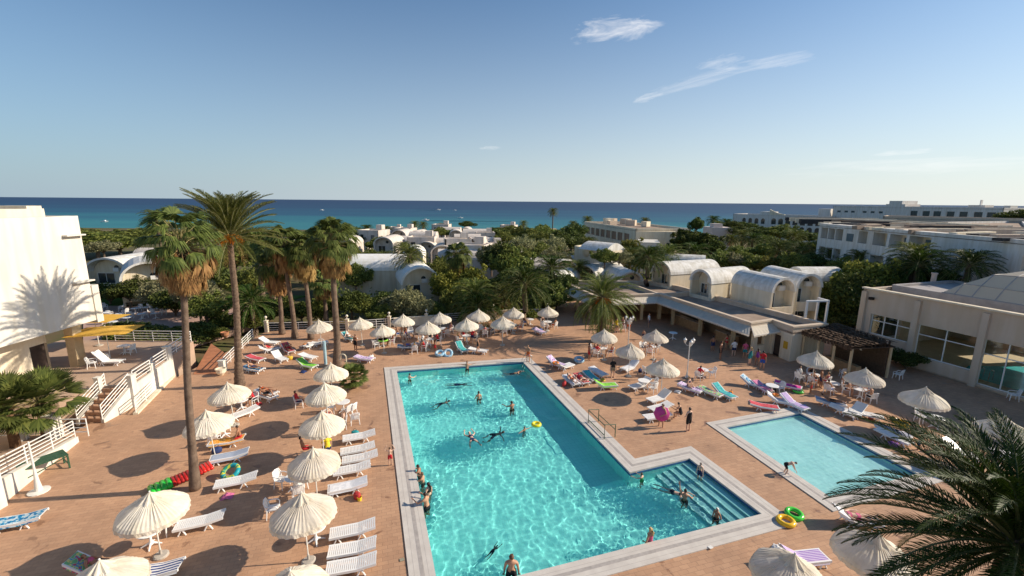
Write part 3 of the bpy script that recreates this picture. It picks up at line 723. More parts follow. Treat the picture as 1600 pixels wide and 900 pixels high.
def make_villa(W=4.2, L=9., zw=4.6, rise=1.9, two=True, zg=-1.5, wm=plaster, rm=vaultm):
    t = bpy.data.objects.new('vaulted_villa', None); COL.objects.link(t)
    mb = MB(); mb.box(.05,L,-W/2,-W/2+.25,zg,zw); mb.box(.05,L,W/2-.25,W/2,zg,zw)
    end_wall(mb, W-.5, 1.25, zg, zw, rise-.15); end_wall(mb, W-.02, L-.27, zg, zw, rise-.02)
    mb.build('wall', wm, t)
    mb = MB(); vault_mb(mb, W, -.05, L+.05, zw, rise); mb.build('roof', rm, t, True if 0 else False)
    def win(z0, z1, y0, y1):
        mb = MB(); mb.box(1.20,1.27,y0,y1,z0,z0+.06); mb.box(1.20,1.27,y0,y1,z1-.06,z1); mb.box(1.2,1.27,y0,y0+.06,z0,z1); mb.box(1.2,1.27,y1-.06,y1,z0,z1); mb.box(1.2,1.27,(y0+y1)/2-.03,(y0+y1)/2+.03,z0,z1)
        f = mb.build('window', white_metal, t); mb = MB(); mb.box(1.225,1.245,y0,y1,z0,z1); mb.build('pane', dark_glass, f)
    zf = zw-2.5
    win(zf+.05, zf+2.2, -.1, W/2-.7)
    mb = MB(); n = 14
    mb.add([(1.18, -.55+.33*cos(2*pi*k/n), zw+.55+.33*sin(2*pi*k/n)) for k in range(n)]+[(1.24, -.55+.33*cos(2*pi*k/n), zw+.55+.33*sin(2*pi*k/n)) for k in range(n)],
           [tuple(range(n))]+[(i,(i+1)%n,n+(i+1)%n,n+i) for i in range(n)]); mb.build('round_window', dark_glass, t)
    if two:
        mb = MB(); mb.box(.88,1.2,-1.05,-.25,zw-.05,zw+.5); mb.build('air_conditioner', white_metal, t)
        mb = MB(); mb.tube([(L*.45,-W/2-.05,zg),(L*.45,-W/2-.05,zw-.1)], .045, 6); mb.build('downpipe', white_metal, t)
        mb = MB(); mb.box(0,1.25,-W/2+.25,W/2-.25,zf-.25,zf); mb.box(.0,.14,-W/2+.25,W/2-.25,zf,zf+.85); mb.build('balcony', wm, t)
        win(zf-2.6, zf-.5, -.8, .9)
    else:
        mb = MB(); mb.box(0,.14,-W/2+.25,.2,zg,.75); mb.build('low_wall', wm, t)
    return t
villas = []
def villa(p, q, W, label, kind='two', zw=None, rise=1.35, L=None, key=None, rm=vaultm):
    """ridge front point p, ridge back point q"""
    a = p; d = Vector((q.x-p.x, q.y-p.y, 0)); rz = math.atan2(d.y, d.x); L = L or d.length
    if kind == 'two':
        def mk(): return make_villa(W, L, p.z-rise-.2, rise, True, -2.5, plaster, rm)
    else:
        def mk(): return make_villa(W, L, p.z-rise-.2, rise, False, -2.5)
    o = place(key or label, mk, (a.x,a.y,0), rz, 1, label, 'villa', 'vaulted villas behind the pool bar')
    villas.append(o); return o
ZR = 6.6
villa(P(1228,434,ZR), P(1163,421,ZR), 3.1, 'two storey vaulted villa, dark barrel roof, round window, directly behind the bar roof')
villa(P(1268,428,ZR), P(1206,415,ZR), 3.1, 'vaulted villa with white framed balcony pergola beside the dark shaded hedge')
villa(P(1096,421,ZR-.2), P(1160,416,ZR-.2), 3.2, 'pale barrel roofed villa, arch facing left, above the roof vent cowl')
villa(P(1034,409,ZR-.3), P(1110,405,ZR-.3), 3.8, 'largest pale barrel vault with blank round end over the bar courtyard')
villa(P(1306,417,ZR-.1), P(1245,417,ZR-.1), 3.2, 'far right pale barrel vault, its round end against the big dark bush')
villa(P(1102,399,ZR-.3), P(1040,396,ZR-.3), 3.6, 'narrow barrel vault rising behind the largest one, under the dark cypress')
villa(P(988,424,4.2), P(960,413,4.2), 3.6, 'low vault with ochre arch end just right of the orange fruited palm', 'one', rise=1.5)
villa(P(915,414,4.2), P(960,408,4.2), 4.2, 'low pale vault left of the orange fruited palm crown', 'one', rise=1.4)
villa(P(885,405,4.4), P(845,398,4.4), 4.5, 'shallow white vault among bushes left of the white domed house', 'one', rise=1.3)
villa(P(862,428,3.6), P(890,418,3.6), 3.8, 'low ochre ended vault next to the flat bar roof corner', 'one', rise=1.3)
# pergola frame on the balcony of the second villa
pv = P(1262,466,5.0)
pt = thing('balcony_pergola', 'white painted timber frame standing before the balcony behind the bar', 'pergola', (pv.x,pv.y,0), villas[1].rotation_euler.z)
for x, y in ((-1.2,-1.2),(-1.2,1.0),(0,-1.2)):
    mb = MB(); mb.box(x-.08,x+.08,y-.08,y+.08,-1,5.0); mb.build('post', white_metal, pt)
mb = MB(); mb.box(-1.3,.1,-1.28,-1.12,4.9,5.06); mb.box(-1.3,-1.1,-1.2,1.1,4.903,5.063); mb.box(-1.28,-1.12,-1.2,1.0,2.6,2.75); mb.build('rail', white_metal, pt)
# middle villa: white barrel roof side-on plus the big arch end
def villa2(p, q, W, label, **k):
    o = villa(p, q, W, label, **k); return o
villa2(P(636,397,5.9), P(560,397,5.9), 6.0, 'white vaulted villa seen side on, smooth bright roof, behind the yellowing fan palm', rise=2.0, L=12, rm=fresh_white)
villa2(P(657,417,5.2), P(642,404,5.2), 5.4, 'villa showing a broad shaded arch with round window above the silvery olive bush', rise=2.2, L=7, rm=fresh_white)
villa2(P(644,386,5.4), P(652,380,5.4), 4.0, 'small bright dome-like vault peeping up behind the side on white roof', rise=1.9, L=6, rm=fresh_white)
villa2(Q(162,403,64), Q(215,398,70), 6.2, 'whitewashed villa with wide flat vault right beside the tall white hotel wing', rise=1.9, L=9)
villa2(Q(228,409,60), Q(226,402,70), 6.0, 'villa with white arched loggia half hidden by the shaggy fan palm', rise=2.4, L=9)
# distant rows of low vaults towards the beach
rows = [(592,352+8,150,'side'),(622,360,128,'front'),(648,361,140,'front'),(598,371,95,'front'),(668,362,118,'side'),(684,357,165,'front'),(707,355,170,'side'),(727,356,172,'front'),(745,358,150,'side'),
        (700,372,105,'side'),(745,375,110,'front'),(757,384,88,'front'),(776,371,120,'side'),(560,364,140,'side'),(640,369,110,'side'),(722,390,84,'side'),(772,388,80,'side'),(712,360,132,'front'),
        (535,372,100,'front'),(250,388,100,'side'),(452,372,105,'side'),(806,384,92,'side'),(905,400,88,'side'),(822,404,74,'side'),(690,384,92,'front'),(665,378,100,'front'),(735,366,125,'side')]
ordw = ['first','second','third','fourth','fifth','sixth','seventh','eighth','ninth','tenth','eleventh','twelfth','thirteenth','fourteenth','fifteenth','sixteenth','seventeenth','eighteenth','nineteenth','twentieth','twenty-first','twenty-second','twenty-third','twenty-fourth','twenty-fifth','twenty-sixth','twenty-seventh','twenty-eighth','twenty-ninth','thirtieth']
ordw += ['thirty-'+w_ for w_ in ordw[:9]]+['fortieth']+['forty-'+w_ for w_ in ordw[:9]]+['fiftieth']+['fifty-'+w_ for w_ in ordw[:9]]+['sixtieth']+['sixty-'+w_ for w_ in ordw[:9]]+['seventieth']+['seventy-'+w_ for w_ in ordw[:9]]+['eightieth']+['eighty-'+w_ for w_ in ordw[:9]]+['ninetieth']+['ninety-'+w_ for w_ in ordw[:9]]+['hundredth']
for i, (px, py, Y, k) in enumerate(sorted(rows)):
    p = Q(px, py, Y); rz = (0 if k == 'side' else pi/2)+random.uniform(-.12,.12); s_ = random.uniform(.8,1.15)
    zr = zt(p.x, Y)
    o = place('far_villa', lambda: make_villa(4.6, 8.5, 2.9, 1.6, False, -1.5, villa_far, villa_far), (p.x-(4.5 if k=='side' else 0), Y, p.z-4.7*s_*.98), rz, s_,
          'small whitewashed beach bungalow with vaulted roof, %s from the left of its rows' % ordw[i], 'bungalow', 'whitewashed bungalows towards the beach')
def make_cube_house():
    t = bpy.data.objects.new('cube_house', None); COL.objects.link(t)
    mb = MB(); wall(mb, (-3,-2.5), (3,-2.5), -1, 3.3, [(.8,1.8,.9,2.2),(3.8,4.9,0,2.1)], .3); wall(mb, (3,-2.5), (3,3), -1, 3.3); wall(mb, (3,3), (-3,3), -1, 3.3); wall(mb, (-3,3), (-3,-2.5), -1, 3.3); mb.box(-2.9,2.9,-2.4,2.9,2.9,3.0); mb.build('wall', villa_far, t)
    mb = MB(); mb.box(-2.2,-1.2,-2.25,-2.2,.9,2.2); mb.build('window', dark_glass, t); mb = MB(); mb.box(.8,1.9,-2.25,-2.2,-.1,2.1); mb.build('door', mat('blue_grey_glass', (.10,.15,.18), .2), t)
    mb = MB(); mb.box(.6,2.2,.4,2,3.3,4.5); mb.build('stair_head', villa_far, t); return t
for i,(px,py,Y) in enumerate([(583,360,120),(633,356,150),(690,352,185),(716,372,96),(758,362,140),(770,378,100),(660,370,104),(618,352,185),(795,352,190),(735,384,82)]):
    p = Q(px,py,Y); place('cube_house', make_cube_house, (p.x,Y,p.z-3.3), random.uniform(-.4,.4), random.uniform(.8,1.2), 'small flat roofed white house among the bungalows, %s from the left' % ordw[sorted([583,633,690,716,758,770,660,618,795,735]).index(px)], 'house', 'flat roofed houses towards the beach')
# white domed house left of the cream hotel
a, b = Q(898,379,86), Q(948,383,76)
t = thing('domed_house', 'white block house with small dome and curved grey roof below the cream hotel', 'house', (a.x,a.y,0))
hA = [Q(898,379,86), Q(946,384,76), Q(978,377,80), Q(930,372,92)]
zh = 5.9
mb = RB(t); hp = [(p.x,p.y) for p in hA]; mb.prism(hp, -2.5, zh-.5); parapet(mb, [Vector((x,y,0)) for x, y in (hp if sum(hp[i][0]*hp[(i+1)%4][1]-hp[(i+1)%4][0]*hp[i][1] for i in range(4)) > 0 else hp[::-1])], zh-.6, zh); mb.done('wall', plaster)
mb = RB(t); c = Q(921,378,82); mb.ball((c.x,c.y,zh-.3), 1.5, 1.5, 1.5, 16, 10); mb.done('dome', plaster, None, True)
mb = RB(t); c = lerp(hA[1],hA[2],.5)
M_, L_ = frame_of(hA[1], hA[2]); mb.M = M_; n = 12
arcp = [(L_*k/n, zh+1.3*sin(pi*k/n)) for k in range(n+1)]
mb.add([(u,0,v) for u,v in arcp]+[(u,6,v) for u,v in arcp], [tuple(range(n+1)), tuple(range(n+1,2*n+2))[::-1]]+[(i,i+1,n+2+i,n+1+i) for i in range(n)]); mb.M = None; mb.done('roof', vaultm)
mb = RB(t); mb.M = M_; mb.box(1.6,2.5,-.05,.1,1.9,3.6); mb.M = None; mb.done('window', dark_glass)

# ---- hotels
def hotel(name, label, base, polys, m, z0):
    t = thing(name, label, 'hotel', (base[0],base[1],0)); return t
# right hotel with balconies
HR = 11.0
r0, r1, r2, r3 = P(1281,349,HR), P(1468,364,HR), P(1640,378,HR), P(1640,348,HR)
rh = thing('balcony_hotel', 'grey white hotel with recessed balconies and cluttered flat roof on the right', 'hotel', (r0.x,r0.y,0))
mb = RB(rh)
M_, L_ = frame_of(r0, r1)
z3 = [7.6, 4.4, 1.2]
uu = [(.03,.105),(.115,.185),(.195,.27),None,(.42,.50),(.55,.66),(.68,.80),(.82,.96)]
ops = []
for k in uu:
    if k:
        for z in z3: ops.append((k[0]*L_, k[1]*L_, z+.0, z+2.75))
wall(mb, r0, r1, -2, HR, ops, 1.6)
wall(mb, r1, r2, -2, HR, [(L_*.42,L_*.42+1.2,8.0,9.4)], .5); wall(mb, r2, r3+Vector((6,10,0)), -2, HR); wall(mb, r3+Vector((6,10,0)), r0, -2, HR)
mb.done('wall', plaster_far)
mb = RB(rh); mb.prism([(p.x,p.y) for p in (r0,r1,r2,r3+Vector((6,10,0)))], HR-.5, HR-.4); mb.done('roof', roof_gravel)
random.seed(11)
for (u0,u1,v0,v1) in ops:
    mb = RB(rh); mb.M = M_; mb.box(u0,u1,1.605,1.7,v0,v1); mb.M = None; bw = mb.done('balcony', plaster)
    mb = RB(rh); mb.M = M_; mb.box(u0,u1,.02,.14,v0,v0+.95); mb.M = None; mb.done('balustrade', plaster_far, bw)
    mb = RB(rh); mb.M = M_; c = u0+(u1-u0)*random.choice((.2,.45)); mb.box(c,c+(u1-u0)*.42,1.5,1.6,v0,v0+2.3); mb.M = None; mb.done('door', mat('blue_grey_glass', (.10,.15,.18), .2), bw)
for k in ((.30,.385),):
    for z in z3:
        f = RB(rh); f.M = M_; f.box(k[0]*L_+.3,k[1]*L_-.2,-.06,-.01,z+1,z+2.2); f.M = None; f.done('window', mat('blue_grey_glass', (.10,.15,.18), .2))
mb = RB(rh)
for k in range(24):
    p = lerp(r0, r1, random.uniform(.05,1.5))+Vector((random.uniform(1.5,9), random.uniform(1,6),0))
    m2 = RB(rh); m2.cbox((p.x,p.y,HR-.1), random.uniform(2,9), random.uniform(.4,1.2), random.uniform(.3,.7), random.uniform(0,.4)); m2.done('roof_plant', (plaster_tan, roof_gravel, plaster, roof_black)[k%4])
for k in range(26):
    y_ = r1.y+1+k*1.9+random.uniform(-.6,.6); x_ = r0.x+random.uniform(2,14); L__ = random.uniform(6,22)
    m2 = RB(rh); m2.cbox((x_+L__/2,y_,HR-.1), L__, random.uniform(.25,.7), random.uniform(.35,.95), random.uniform(-.06,.06)); m2.done('roof_plant', (plaster, roof_black, plaster_tan, roof_gravel)[k%4])
mb = RB(rh); strip(mb, r0+Vector((8,6,0)), r1+Vector((14,8,0)), .8, HR+.55, HR+.7); mb.done('pipe_run', plaster)
# second, longer block behind it
g0, g1 = Q(1380,352,120), Q(1600,352,100)
# long grey hotel on the skyline
def long_hotel(name, label, p0, p1, ztop, zbot, depth, m, wins, roofbits=(), arch=False, gm=dark_glass):
    t = thing(name, label, 'hotel', (p0.x,p0.y,0)); M_, L_ = frame_of(p0, p1); n_ = Vector((M_[0][1],M_[1][1],0))
    mb = RB(t); wall(mb, p0, p1, zbot, ztop, [(a*L_,b*L_,ztop-c_,ztop-d,arch) for a,b,c_,d in wins], .35)
    b1, b0 = p1+n_*depth, p0+n_*depth; wall(mb, p1, b1, zbot, ztop); wall(mb, b1, b0, zbot, ztop); wall(mb, b0, p0, zbot, ztop)
    mb.done('wall', m)
    mb = RB(t); mb.prism([(p.x,p.y) for p in (p0,p1,b1,b0)], ztop-.6, ztop-.5); mb.done('roof', roof_gravel)
    for a,b,c_,d in wins:
        f = RB(t); f.M = M_; f.box(a*L_,b*L_,.26,.32,ztop-c_,ztop-d); f.M = None; f.done('window', gm)
    for nm, u0, u1, y0, y1, h_ in roofbits:
        f = RB(t); f.M = M_; f.box(u0*L_,u1*L_,y0,y1,ztop+.003,ztop+h_); f.M = None; f.done(nm, m)
    return t, M_, L_
Yh = 235
p0, p1 = Q(1146,333,Yh), Q(1300,337,Yh-35)
zt1 = p0.z-.3
wins = []
for r_ in (0,1):
    for c in (.11,.18,.25,.32): wins.append((c, c+.042, 4.6+3.7*r_, 1.9+3.7*r_))
    for k in range(7): c = .43+.072*k; wins.append((c, c+.05, 4.6+3.7*r_, 1.7+3.7*r_))
t, M_, L_ = long_hotel('arcaded_hotel', 'white seaside hotel with two rows of arched windows and a scooped gable', p0, p1, zt1, -5, 16, plaster_far, wins,
   [('roof_terrace',.30,.42,.4,8,1.4),('stair_head',.83,.94,6,13,3.2)], True)
f = RB(t); f.M = M_; n = 12
pr = [(.405*L_,0),(.405*L_,2.6)]+[(L_*(.405+.155*k/n), 2.6-2.2*sin(pi/2*k/n)) for k in range(n+1)]+[(.56*L_,0)]
f.add([(u,-.1,zt1+v) for u,v in pr]+[(u,.5,zt1+v) for u,v in pr], [tuple(range(len(pr))), tuple(range(len(pr),2*len(pr)))[::-1]]+[(i,(i+1)%len(pr),len(pr)+(i+1)%len(pr),len(pr)+i) for i in range(len(pr))])
f.M = None; f.done('gable', plaster)
p0, p1 = Q(1302,325,205), Q(1568,329,150)
zt2 = 13.6
wins = [(c, c+.028, 2.9+r_*3.6, 2.1+r_*3.6) for c in (.035,.09,.14,.225,.28,.335) for r_ in (0,1,2)]
wins += [(c, c+.040, 4.2+r_*3.6, 1.6+r_*3.6) for c in (.535,.605,.665,.735,.80,.87,.93) for r_ in (0,1)]
long_hotel('skyline_hotel', 'long grey white hotel on the skyline with slit windows left and loggias right', p0, p1, zt2, -5, 14, plaster_far, wins,
   [('stair_tower',.395,.475,0.0,9,2.2),('stair_step',.375,.395,0.0,9,.9),('stair_step',.475,.495,0.0,9,.9),('roof_box',.80,.88,4,9,.8),('roof_dome',.965,.995,4,8,.7),('chimney',.845,.85,5,6,2.6)])
# block filling the far right, seen over the balcony hotel
p0, p1 = Q(1378,350,112), Q(1660,352,92)
long_hotel('flat_block', 'low tan block with pale roof edge behind the balcony hotel', p0, p1, 11.5, -3, 10, plaster_tan, [])
# tan/cream hotel in the middle distance
p0, p1 = Q(913,347,140), Q(994,357,104)
ztc = 8.3
wins = [(.06+.108*k, .06+.108*k+.088, 3.6, 1.5) for k in range(8)]+[(.06+.108*k, .06+.108*k+.088, 7.2, 5.2) for k in range(8)]
t, M_, L_ = long_hotel('cream_hotel', 'cream long hotel with a row of square brown windows and roof clutter', p0, p1, ztc, -4, 14, plaster, wins, [], False, mat('brown_glazing', (.20,.13,.10), .3, .3, .4))
random.seed(5)
for k in range(9):
    f = RB(t); f.M = M_; u = random.uniform(.1,.6)*L_; y = random.uniform(2,11); f.cbox((u,y,ztc+.3), random.uniform(1,3), random.uniform(1,2.5), random.uniform(.8,1.8), random.uniform(0,1)); f.M = None; f.done('roof_plant', plaster if k%2 else plaster_tan)
q0, q1 = Q(1000,354,104), Q(1058,359,100)
t2 = thing('cream_annex', 'plain cream stepped annex at the near end of the long cream hotel', 'hotel', (q0.x,q0.y,0))
mb = RB(t2); a_ = p1; b_ = Q(1056,358,104); n_ = Vector((.25,1,0)).normalized()
mb.prism([(p.x,p.y) for p in (a_,b_,b_+n_*14,a_+n_*14)], -4, 7.6); mb.done('wall', plaster)
mb = RB(t2); a_, b_ = Q(999,372,94), Q(1032,374,93); mb.prism([(p.x,p.y) for p in (a_,b_,b_+n_*8.5,a_+n_*8.5)], -4, 6.0); mb.done('lower_wing', plaster_w)
mb = RB(t2); a_, b_ = Q(1016,376,92.9), Q(1026,376,92.9); mb.prism([(p.x,p.y) for p in (a_,b_,b_+Vector((0,1,0)),a_+Vector((0,1,0)))], 4.3, 5.1); mb.done('window', dark_glass)
# small pale tower house between the trees
p0 = Q(1112,362,150)
t3 = thing('pale_tower_house', 'narrow pale pink building standing between dark cypress and palms', 'house', (p0.x,p0.y,0))
mb = RB(t3); mb.box(p0.x,p0.x+7,p0.y,p0.y+7,-4,6.2); mb.done('wall', mat('pinkish_plaster', (.58,.50,.46), .9, .06, .5))
mb = RB(t3); mb.box(p0.x+4,p0.x+9,p0.y+1,p0.y+6,6.2,7.6) if 0 else mb.box(p0.x+1,p0.x+4,p0.y+1,p0.y+4,6.2,7.4); mb.done('roof_room', mat('pinkish_plaster', (.58,.5,.46)))
for k in range(3):
    mb = RB(t3); mb.box(p0.x+1+2*k,p0.x+2.1+2*k,p0.y-.05,p0.y+.05,1.5,3.4); mb.done('window', dark_glass)
# beach café roofs and a pink banner by the shore
for i,(px,py,w_,lb) in enumerate([(862,352,9,'straw coloured beach cafe with pitched roof near the lone tall palm'),(826,355,5,'white beach kiosk beside the pink banner'),(885,352,7,'small sandy beach hut right of the lone tall palm')]):
    p = Q(px,py,232)
    t4 = thing('beach_hut', lb, 'hut', (p.x,p.y,zt(p.x,232)))
    mb = MB(); mb.box(-w_/2,w_/2,0,5,-1,2.4); mb.build('wall', plaster_tan, t4)
    mb = MB(); mb.add([(-w_/2-.5,-.5,2.4),(w_/2+.5,-.5,2.4),(w_/2+.5,5.5,2.4),(-w_/2-.5,5.5,2.4),(-w_/4,2.5,4.2),(w_/4,2.5,4.2)], [(0,1,5,4),(2,3,4,5),(1,2,5),(3,0,4),(0,3,2,1)]); mb.build('roof', mat('straw_roof', (.45,.34,.22), .9, .2, 3), t4)
p = Q(844,362,205); fb = thing('beach_banner', 'tall pink red banner on a pole near the beach huts', 'banner', (p.x,p.y,zt(p.x,205)))
mb = MB(); mb.tube([(0,0,0),(0,0,5)], .05); mb.build('pole', pole_m, fb); mb = MB(); mb.box(.05,1.6,-.02,.02,1.8,5); mb.build('cloth', mat('pink_cloth', (.55,.05,.12), .8), fb)

V3 = lambda x,y,z=0: Vector((x,y,z))
# ---- tall white hotel wing on the left, its upper floors overhanging the terrace
LT, XW = 12.9, -33.0
def onx(px, py, X):
    d = _r2*(px-800)+_u2*(450-py)+_f*FPX; t = X/d.x; return Vector((X, d.y*t, HC+d.z*t))
l0 = onx(122,337,XW); l1 = onx(150,500,XW); LT = l0.z
lw = thing('white_hotel_wing', 'tall blank white hotel wing filling the left edge, palm shadow on it', 'hotel', (XW,l0.y,0))
Yf, zb = (l0.y+l1.y)/2, l1.z
mb = RB(lw)
wall(mb, V3(XW+.3,5), V3(XW,Yf), zb, LT, [], .4); wall(mb, V3(XW,Yf), V3(XW-22,Yf), zb, LT, [], .4)
mb.prism([(XW-.05,Yf-.05),(XW+.2,5),(XW-22,5),(XW-22,Yf-.05)], zb+.01, zb+.3)
mb.prism([(XW-.05,Yf-.05),(XW+.2,5),(XW-22,5),(XW-22,Yf-.05)], LT-.7, LT-.6)
mb.done('wall', plaster_w)
mb = RB(lw); mb.box(XW-.9,XW+.10,Yf+.005,Yf+.55,zb-.2,LT-5.4); mb.done('buttress', plaster_w)
mb = RB(lw); mb.box(XW-8,XW-.9,Yf-5,Yf-1.5,LT-.62,LT+.55); mb.box(XW-3,XW-.95,Yf-2.6,Yf-1.6,LT+.553,LT+.75); mb.done('roof_block', plaster)
for z_, y0_ in ((onx(118,368,XW).z,-1.0),(onx(130,440,XW).z,-.9)):
    mb = RB(lw); mb.box(XW+.02,XW+.42,Yf+y0_-.5,Yf+y0_+.95,z_,z_+.1); mb.done('ledge', plaster_w)
mb = RB(lw); wall(mb, V3(XW-1.6,5), V3(XW-1.6,Yf-4), 0, zb, [(25.2,26.4,1.6,3.7)], .3); mb.done('ground_floor_wall', plaster)
mb = RB(lw); mb.box(XW-1.85,XW-1.8,30.2,31.4,1.6,3.7); mb.done('door', mat('dark_door', (.05,.035,.03), .5))
for y_ in (Yf-1.6, Yf-7.5, Yf-14, Yf-20):
    m2 = RB(lw); m2.box(XW-.75,XW-.1,y_-.35,y_+.35,0,zb+.005); m2.done('column', mat('ochre_render', (.52,.40,.24)))
X0 = XW-8

# ---- raised terrace on the left with railings, steps
ct = [Vector((-27.6,33.8,0)), Vector((-26.1,27.0,0))]
TZ = 1.55
tpoly = [(-27.8,33.8),(-26.55,28.6),(-28.0,28.5),(-29.2,26.5),(X0,20),(X0,38.5),(-29.0,38.5)]
o = MB(); o.prism(tpoly, -2, TZ); o.build('raised_terrace', stone_pav, kind='structure')
def railing(name, pts, label, h=.95, bars=4, pillar_ends=(), base=None, r=.028, group=None, step=1.6):
    t = thing(name, label, 'railing', (pts[0].x,pts[0].y,pts[0].z), 0, group); o = pts[0]
    for i in range(len(pts)-1):
        a, b = pts[i]-o, pts[i+1]-o; n = max(1, round((b-a).length/step))
        for k in range(n+1):
            if k == 0 and i > 0: continue
            p = lerp(a, b, k/n); mb = MB(); mb.tube([p, p+Vector((0,0,h))], r*1.1, 6); mb.build('post', white_metal, t)
    for k in range(bars):
        z = h*(k+1)/bars; mb = MB(); mb.tube([p-o+Vector((0,0,z)) for p in pts], r if k < bars-1 else r*1.25, 6); mb.build('bar', white_metal, t)
    return t
def pier(x, y, z0, z1, w_, label):
    mb = MB(); mb.box(-w_/2,w_/2,-w_/2,w_/2,z0,z1-.08); mb.box(-w_/2-.04,w_/2+.04,-w_/2-.04,w_/2+.04,z1-.08,z1); o = mb.build('masonry_pier', plaster_w); o.location = (x,y,0); tag(o, label, 'pier'); return o
V3 = lambda x,y,z=0: Vector((x,y,z))
pier(-27.75,33.9,-.0,2.62,.42,'tall white pier at the outer corner of the raised terrace')
pier(-26.3,28.7,0,2.35,.40,'white pier at the head of the brick steps, right side')
pier(-27.0,31.3,0,2.2,.34,'low white pier midway along the raised terrace railing')
pier(-28.1,28.2,0,2.35,.30,'slim white pier left of the brick steps')
railing('terrace_railing', [V3(-27.6,33.6,TZ), V3(-27.05,31.4,TZ)], 'short white railing beside the tall terrace corner pier')
railing('terrace_railing', [V3(-26.9,31.1,TZ), V3(-26.35,28.9,TZ)], 'white railing from the midway pier to the brick steps')
railing('terrace_railing', [V3(-27.9,34.1,TZ), V3(-29.1,38.4,TZ), V3(-36,38.4,TZ)], 'long white railing along the back of the raised terrace')
# retaining wall faces
mb = MB(); strip(mb, V3(-27.55,33.7), V3(-26.25,28.8), .16, -.5, TZ+.02); tag(mb.build('retaining_wall', plaster_w), 'sunlit white retaining wall carrying the raised terrace', 'wall')
# steps: brick faced, rising away from the deck
st = thing('brick_steps', 'brick faced steps rising from the deck to the raised terrace', 'steps', (-27.2,26.4,0))
for k in range(6):
    mb = MB(); mb.box(-.72,.72,.36*k,.36*(k+1)+ (.5 if k == 5 else 0),-.2,.26*(k+1)-.012*k); mb.build('step', mat('red_brick_step', (.36,.17,.09), .85, .3, 9, c2=(.5,.33,.22)), st)
for sx, lb in ((-1,'left white stair wall of the brick steps with railing'),(1,'right white stair wall of the brick steps with railing')):
    t = thing('stair_wall', lb, 'wall', (-27.2+sx*.82,26.3,0))
    mb = MB(); mb.add([(-.1,0,-.2),(.1,0,-.2),(.1,2.4,-.2),(-.1,2.4,-.2),(-.1,0,.25),(.1,0,.25),(.1,2.4,1.6),(-.1,2.4,1.6)], [(0,3,2,1),(4,5,6,7),(0,1,5,4),(1,2,6,5),(2,3,7,6),(3,0,4,7)]); mb.build('wall', plaster_w, t)
    for k in range(4): m2 = MB(); m2.tube([(0,0,.25+.24*(k+1)),(0,2.3,1.56+.24*(k+1)-.1)], .028); m2.build('rail_bar', white_metal, t)
    for yy, zz in ((.02,.25),(2.3,1.5)): m2 = MB(); m2.tube([(0,yy,zz),(0,yy,zz+.98)], .03); m2.build('rail_post', white_metal, t)
# ramp railing outside the terrace wall
railing('ramp_railing', [V3(*P(213,647)[:2],.12), V3(*P(243,612)[:2],.12), V3(*P(268,590)[:2],.12)], 'white railing of the ramp along the foot of the terrace wall', .9, 4)
mb = MB(); strip(mb, P(212,648), P(270,589), .28, 0, .13); tag(mb.build('ramp_kerb', plaster), 'low pale kerb under the ramp railing', 'kerb')
railing('stair_railing', [V3(*P(268,584)[:2],.0), V3(*P(273,566)[:2],.5), V3(*P(289,574)[:2],.0)], 'small bent white railing behind the terrace corner pier', .9, 4)
# near-left stepped parapet with railing
a, b = P(124,690), P(0,792); b = a+(b-a)*1.25
pw = thing('sloped_parapet', 'white parapet wall rising towards the camera, railing along its top', 'wall', (a.x,a.y,0))
d = (b-a).normalized(); n_ = V3(-d.y,d.x)
n_ = n_ if n_.x < 0 else -n_
L = (b-a).length
mb = RB(pw); q = [a,b,b+n_*.28,a+n_*.28]; zz = [.35,1.45,1.45,.35]
mb.add([(p.x,p.y,-.2) for p in q]+[(p.x,p.y,z) for p,z in zip(q,zz)], [(0,1,2,3),(4,7,6,5),(0,4,5,1),(1,5,6,2),(2,6,7,3),(3,7,4,0)]); mb.done('wall', plaster_w)
for k in range(5):
    m2 = RB(pw); m2.tube([(a.x+n_.x*.14,a.y+n_.y*.14,.35+.2*(k+1)),(b.x+n_.x*.14,b.y+n_.y*.14,1.45+.2*(k+1))], .028); m2.done('rail_bar', white_metal)
for k in range(5):
    p = lerp(a,b,k/4)+n_*.14; z = lerp(.35,1.45,k/4); m2 = RB(pw); m2.tube([(p.x,p.y,z),(p.x,p.y,z+1.0)], .032); m2.done('rail_post', white_metal)
o = MB(); o.prism([(a.x-.3,a.y),(b.x-.3,b.y),(X0+1,b.y),(X0+1,a.y+2.6),(-29.3,a.y+2.4)], -.3, .30); o.build('lower_terrace', stone_pav, kind='structure')
p = P(88,690); pier(p.x,p.y,0,1.75,.55,'stout white pier where the lower terrace railings meet')
p2 = P(33,695); pier(p2.x,p2.y,0,1.75,.55,'stout white pier on the lower terrace near the fan palms')
railing('lower_railing', [V3(p.x+.4,p.y,.33), V3(p.x+1.9,p.y+.1,.33)], 'short white railing right of the stout pier by the deck', 1.1, 4)
railing('lower_railing', [V3(p2.x+.4,p2.y,.33), V3(p.x-.4,p.y,.33)], 'white railing between the two stout piers', 1.1, 4)
railing('lower_railing', [V3(p2.x-5,p2.y-.2,.33), V3(p2.x-.4,p2.y,.33)], 'white railing running out of view left of the stout piers', 1.1, 4)
p = P(0,795); pier(p.x-.35,p.y-.2,0,2.9,.9,'massive white pier cut off by the left edge')

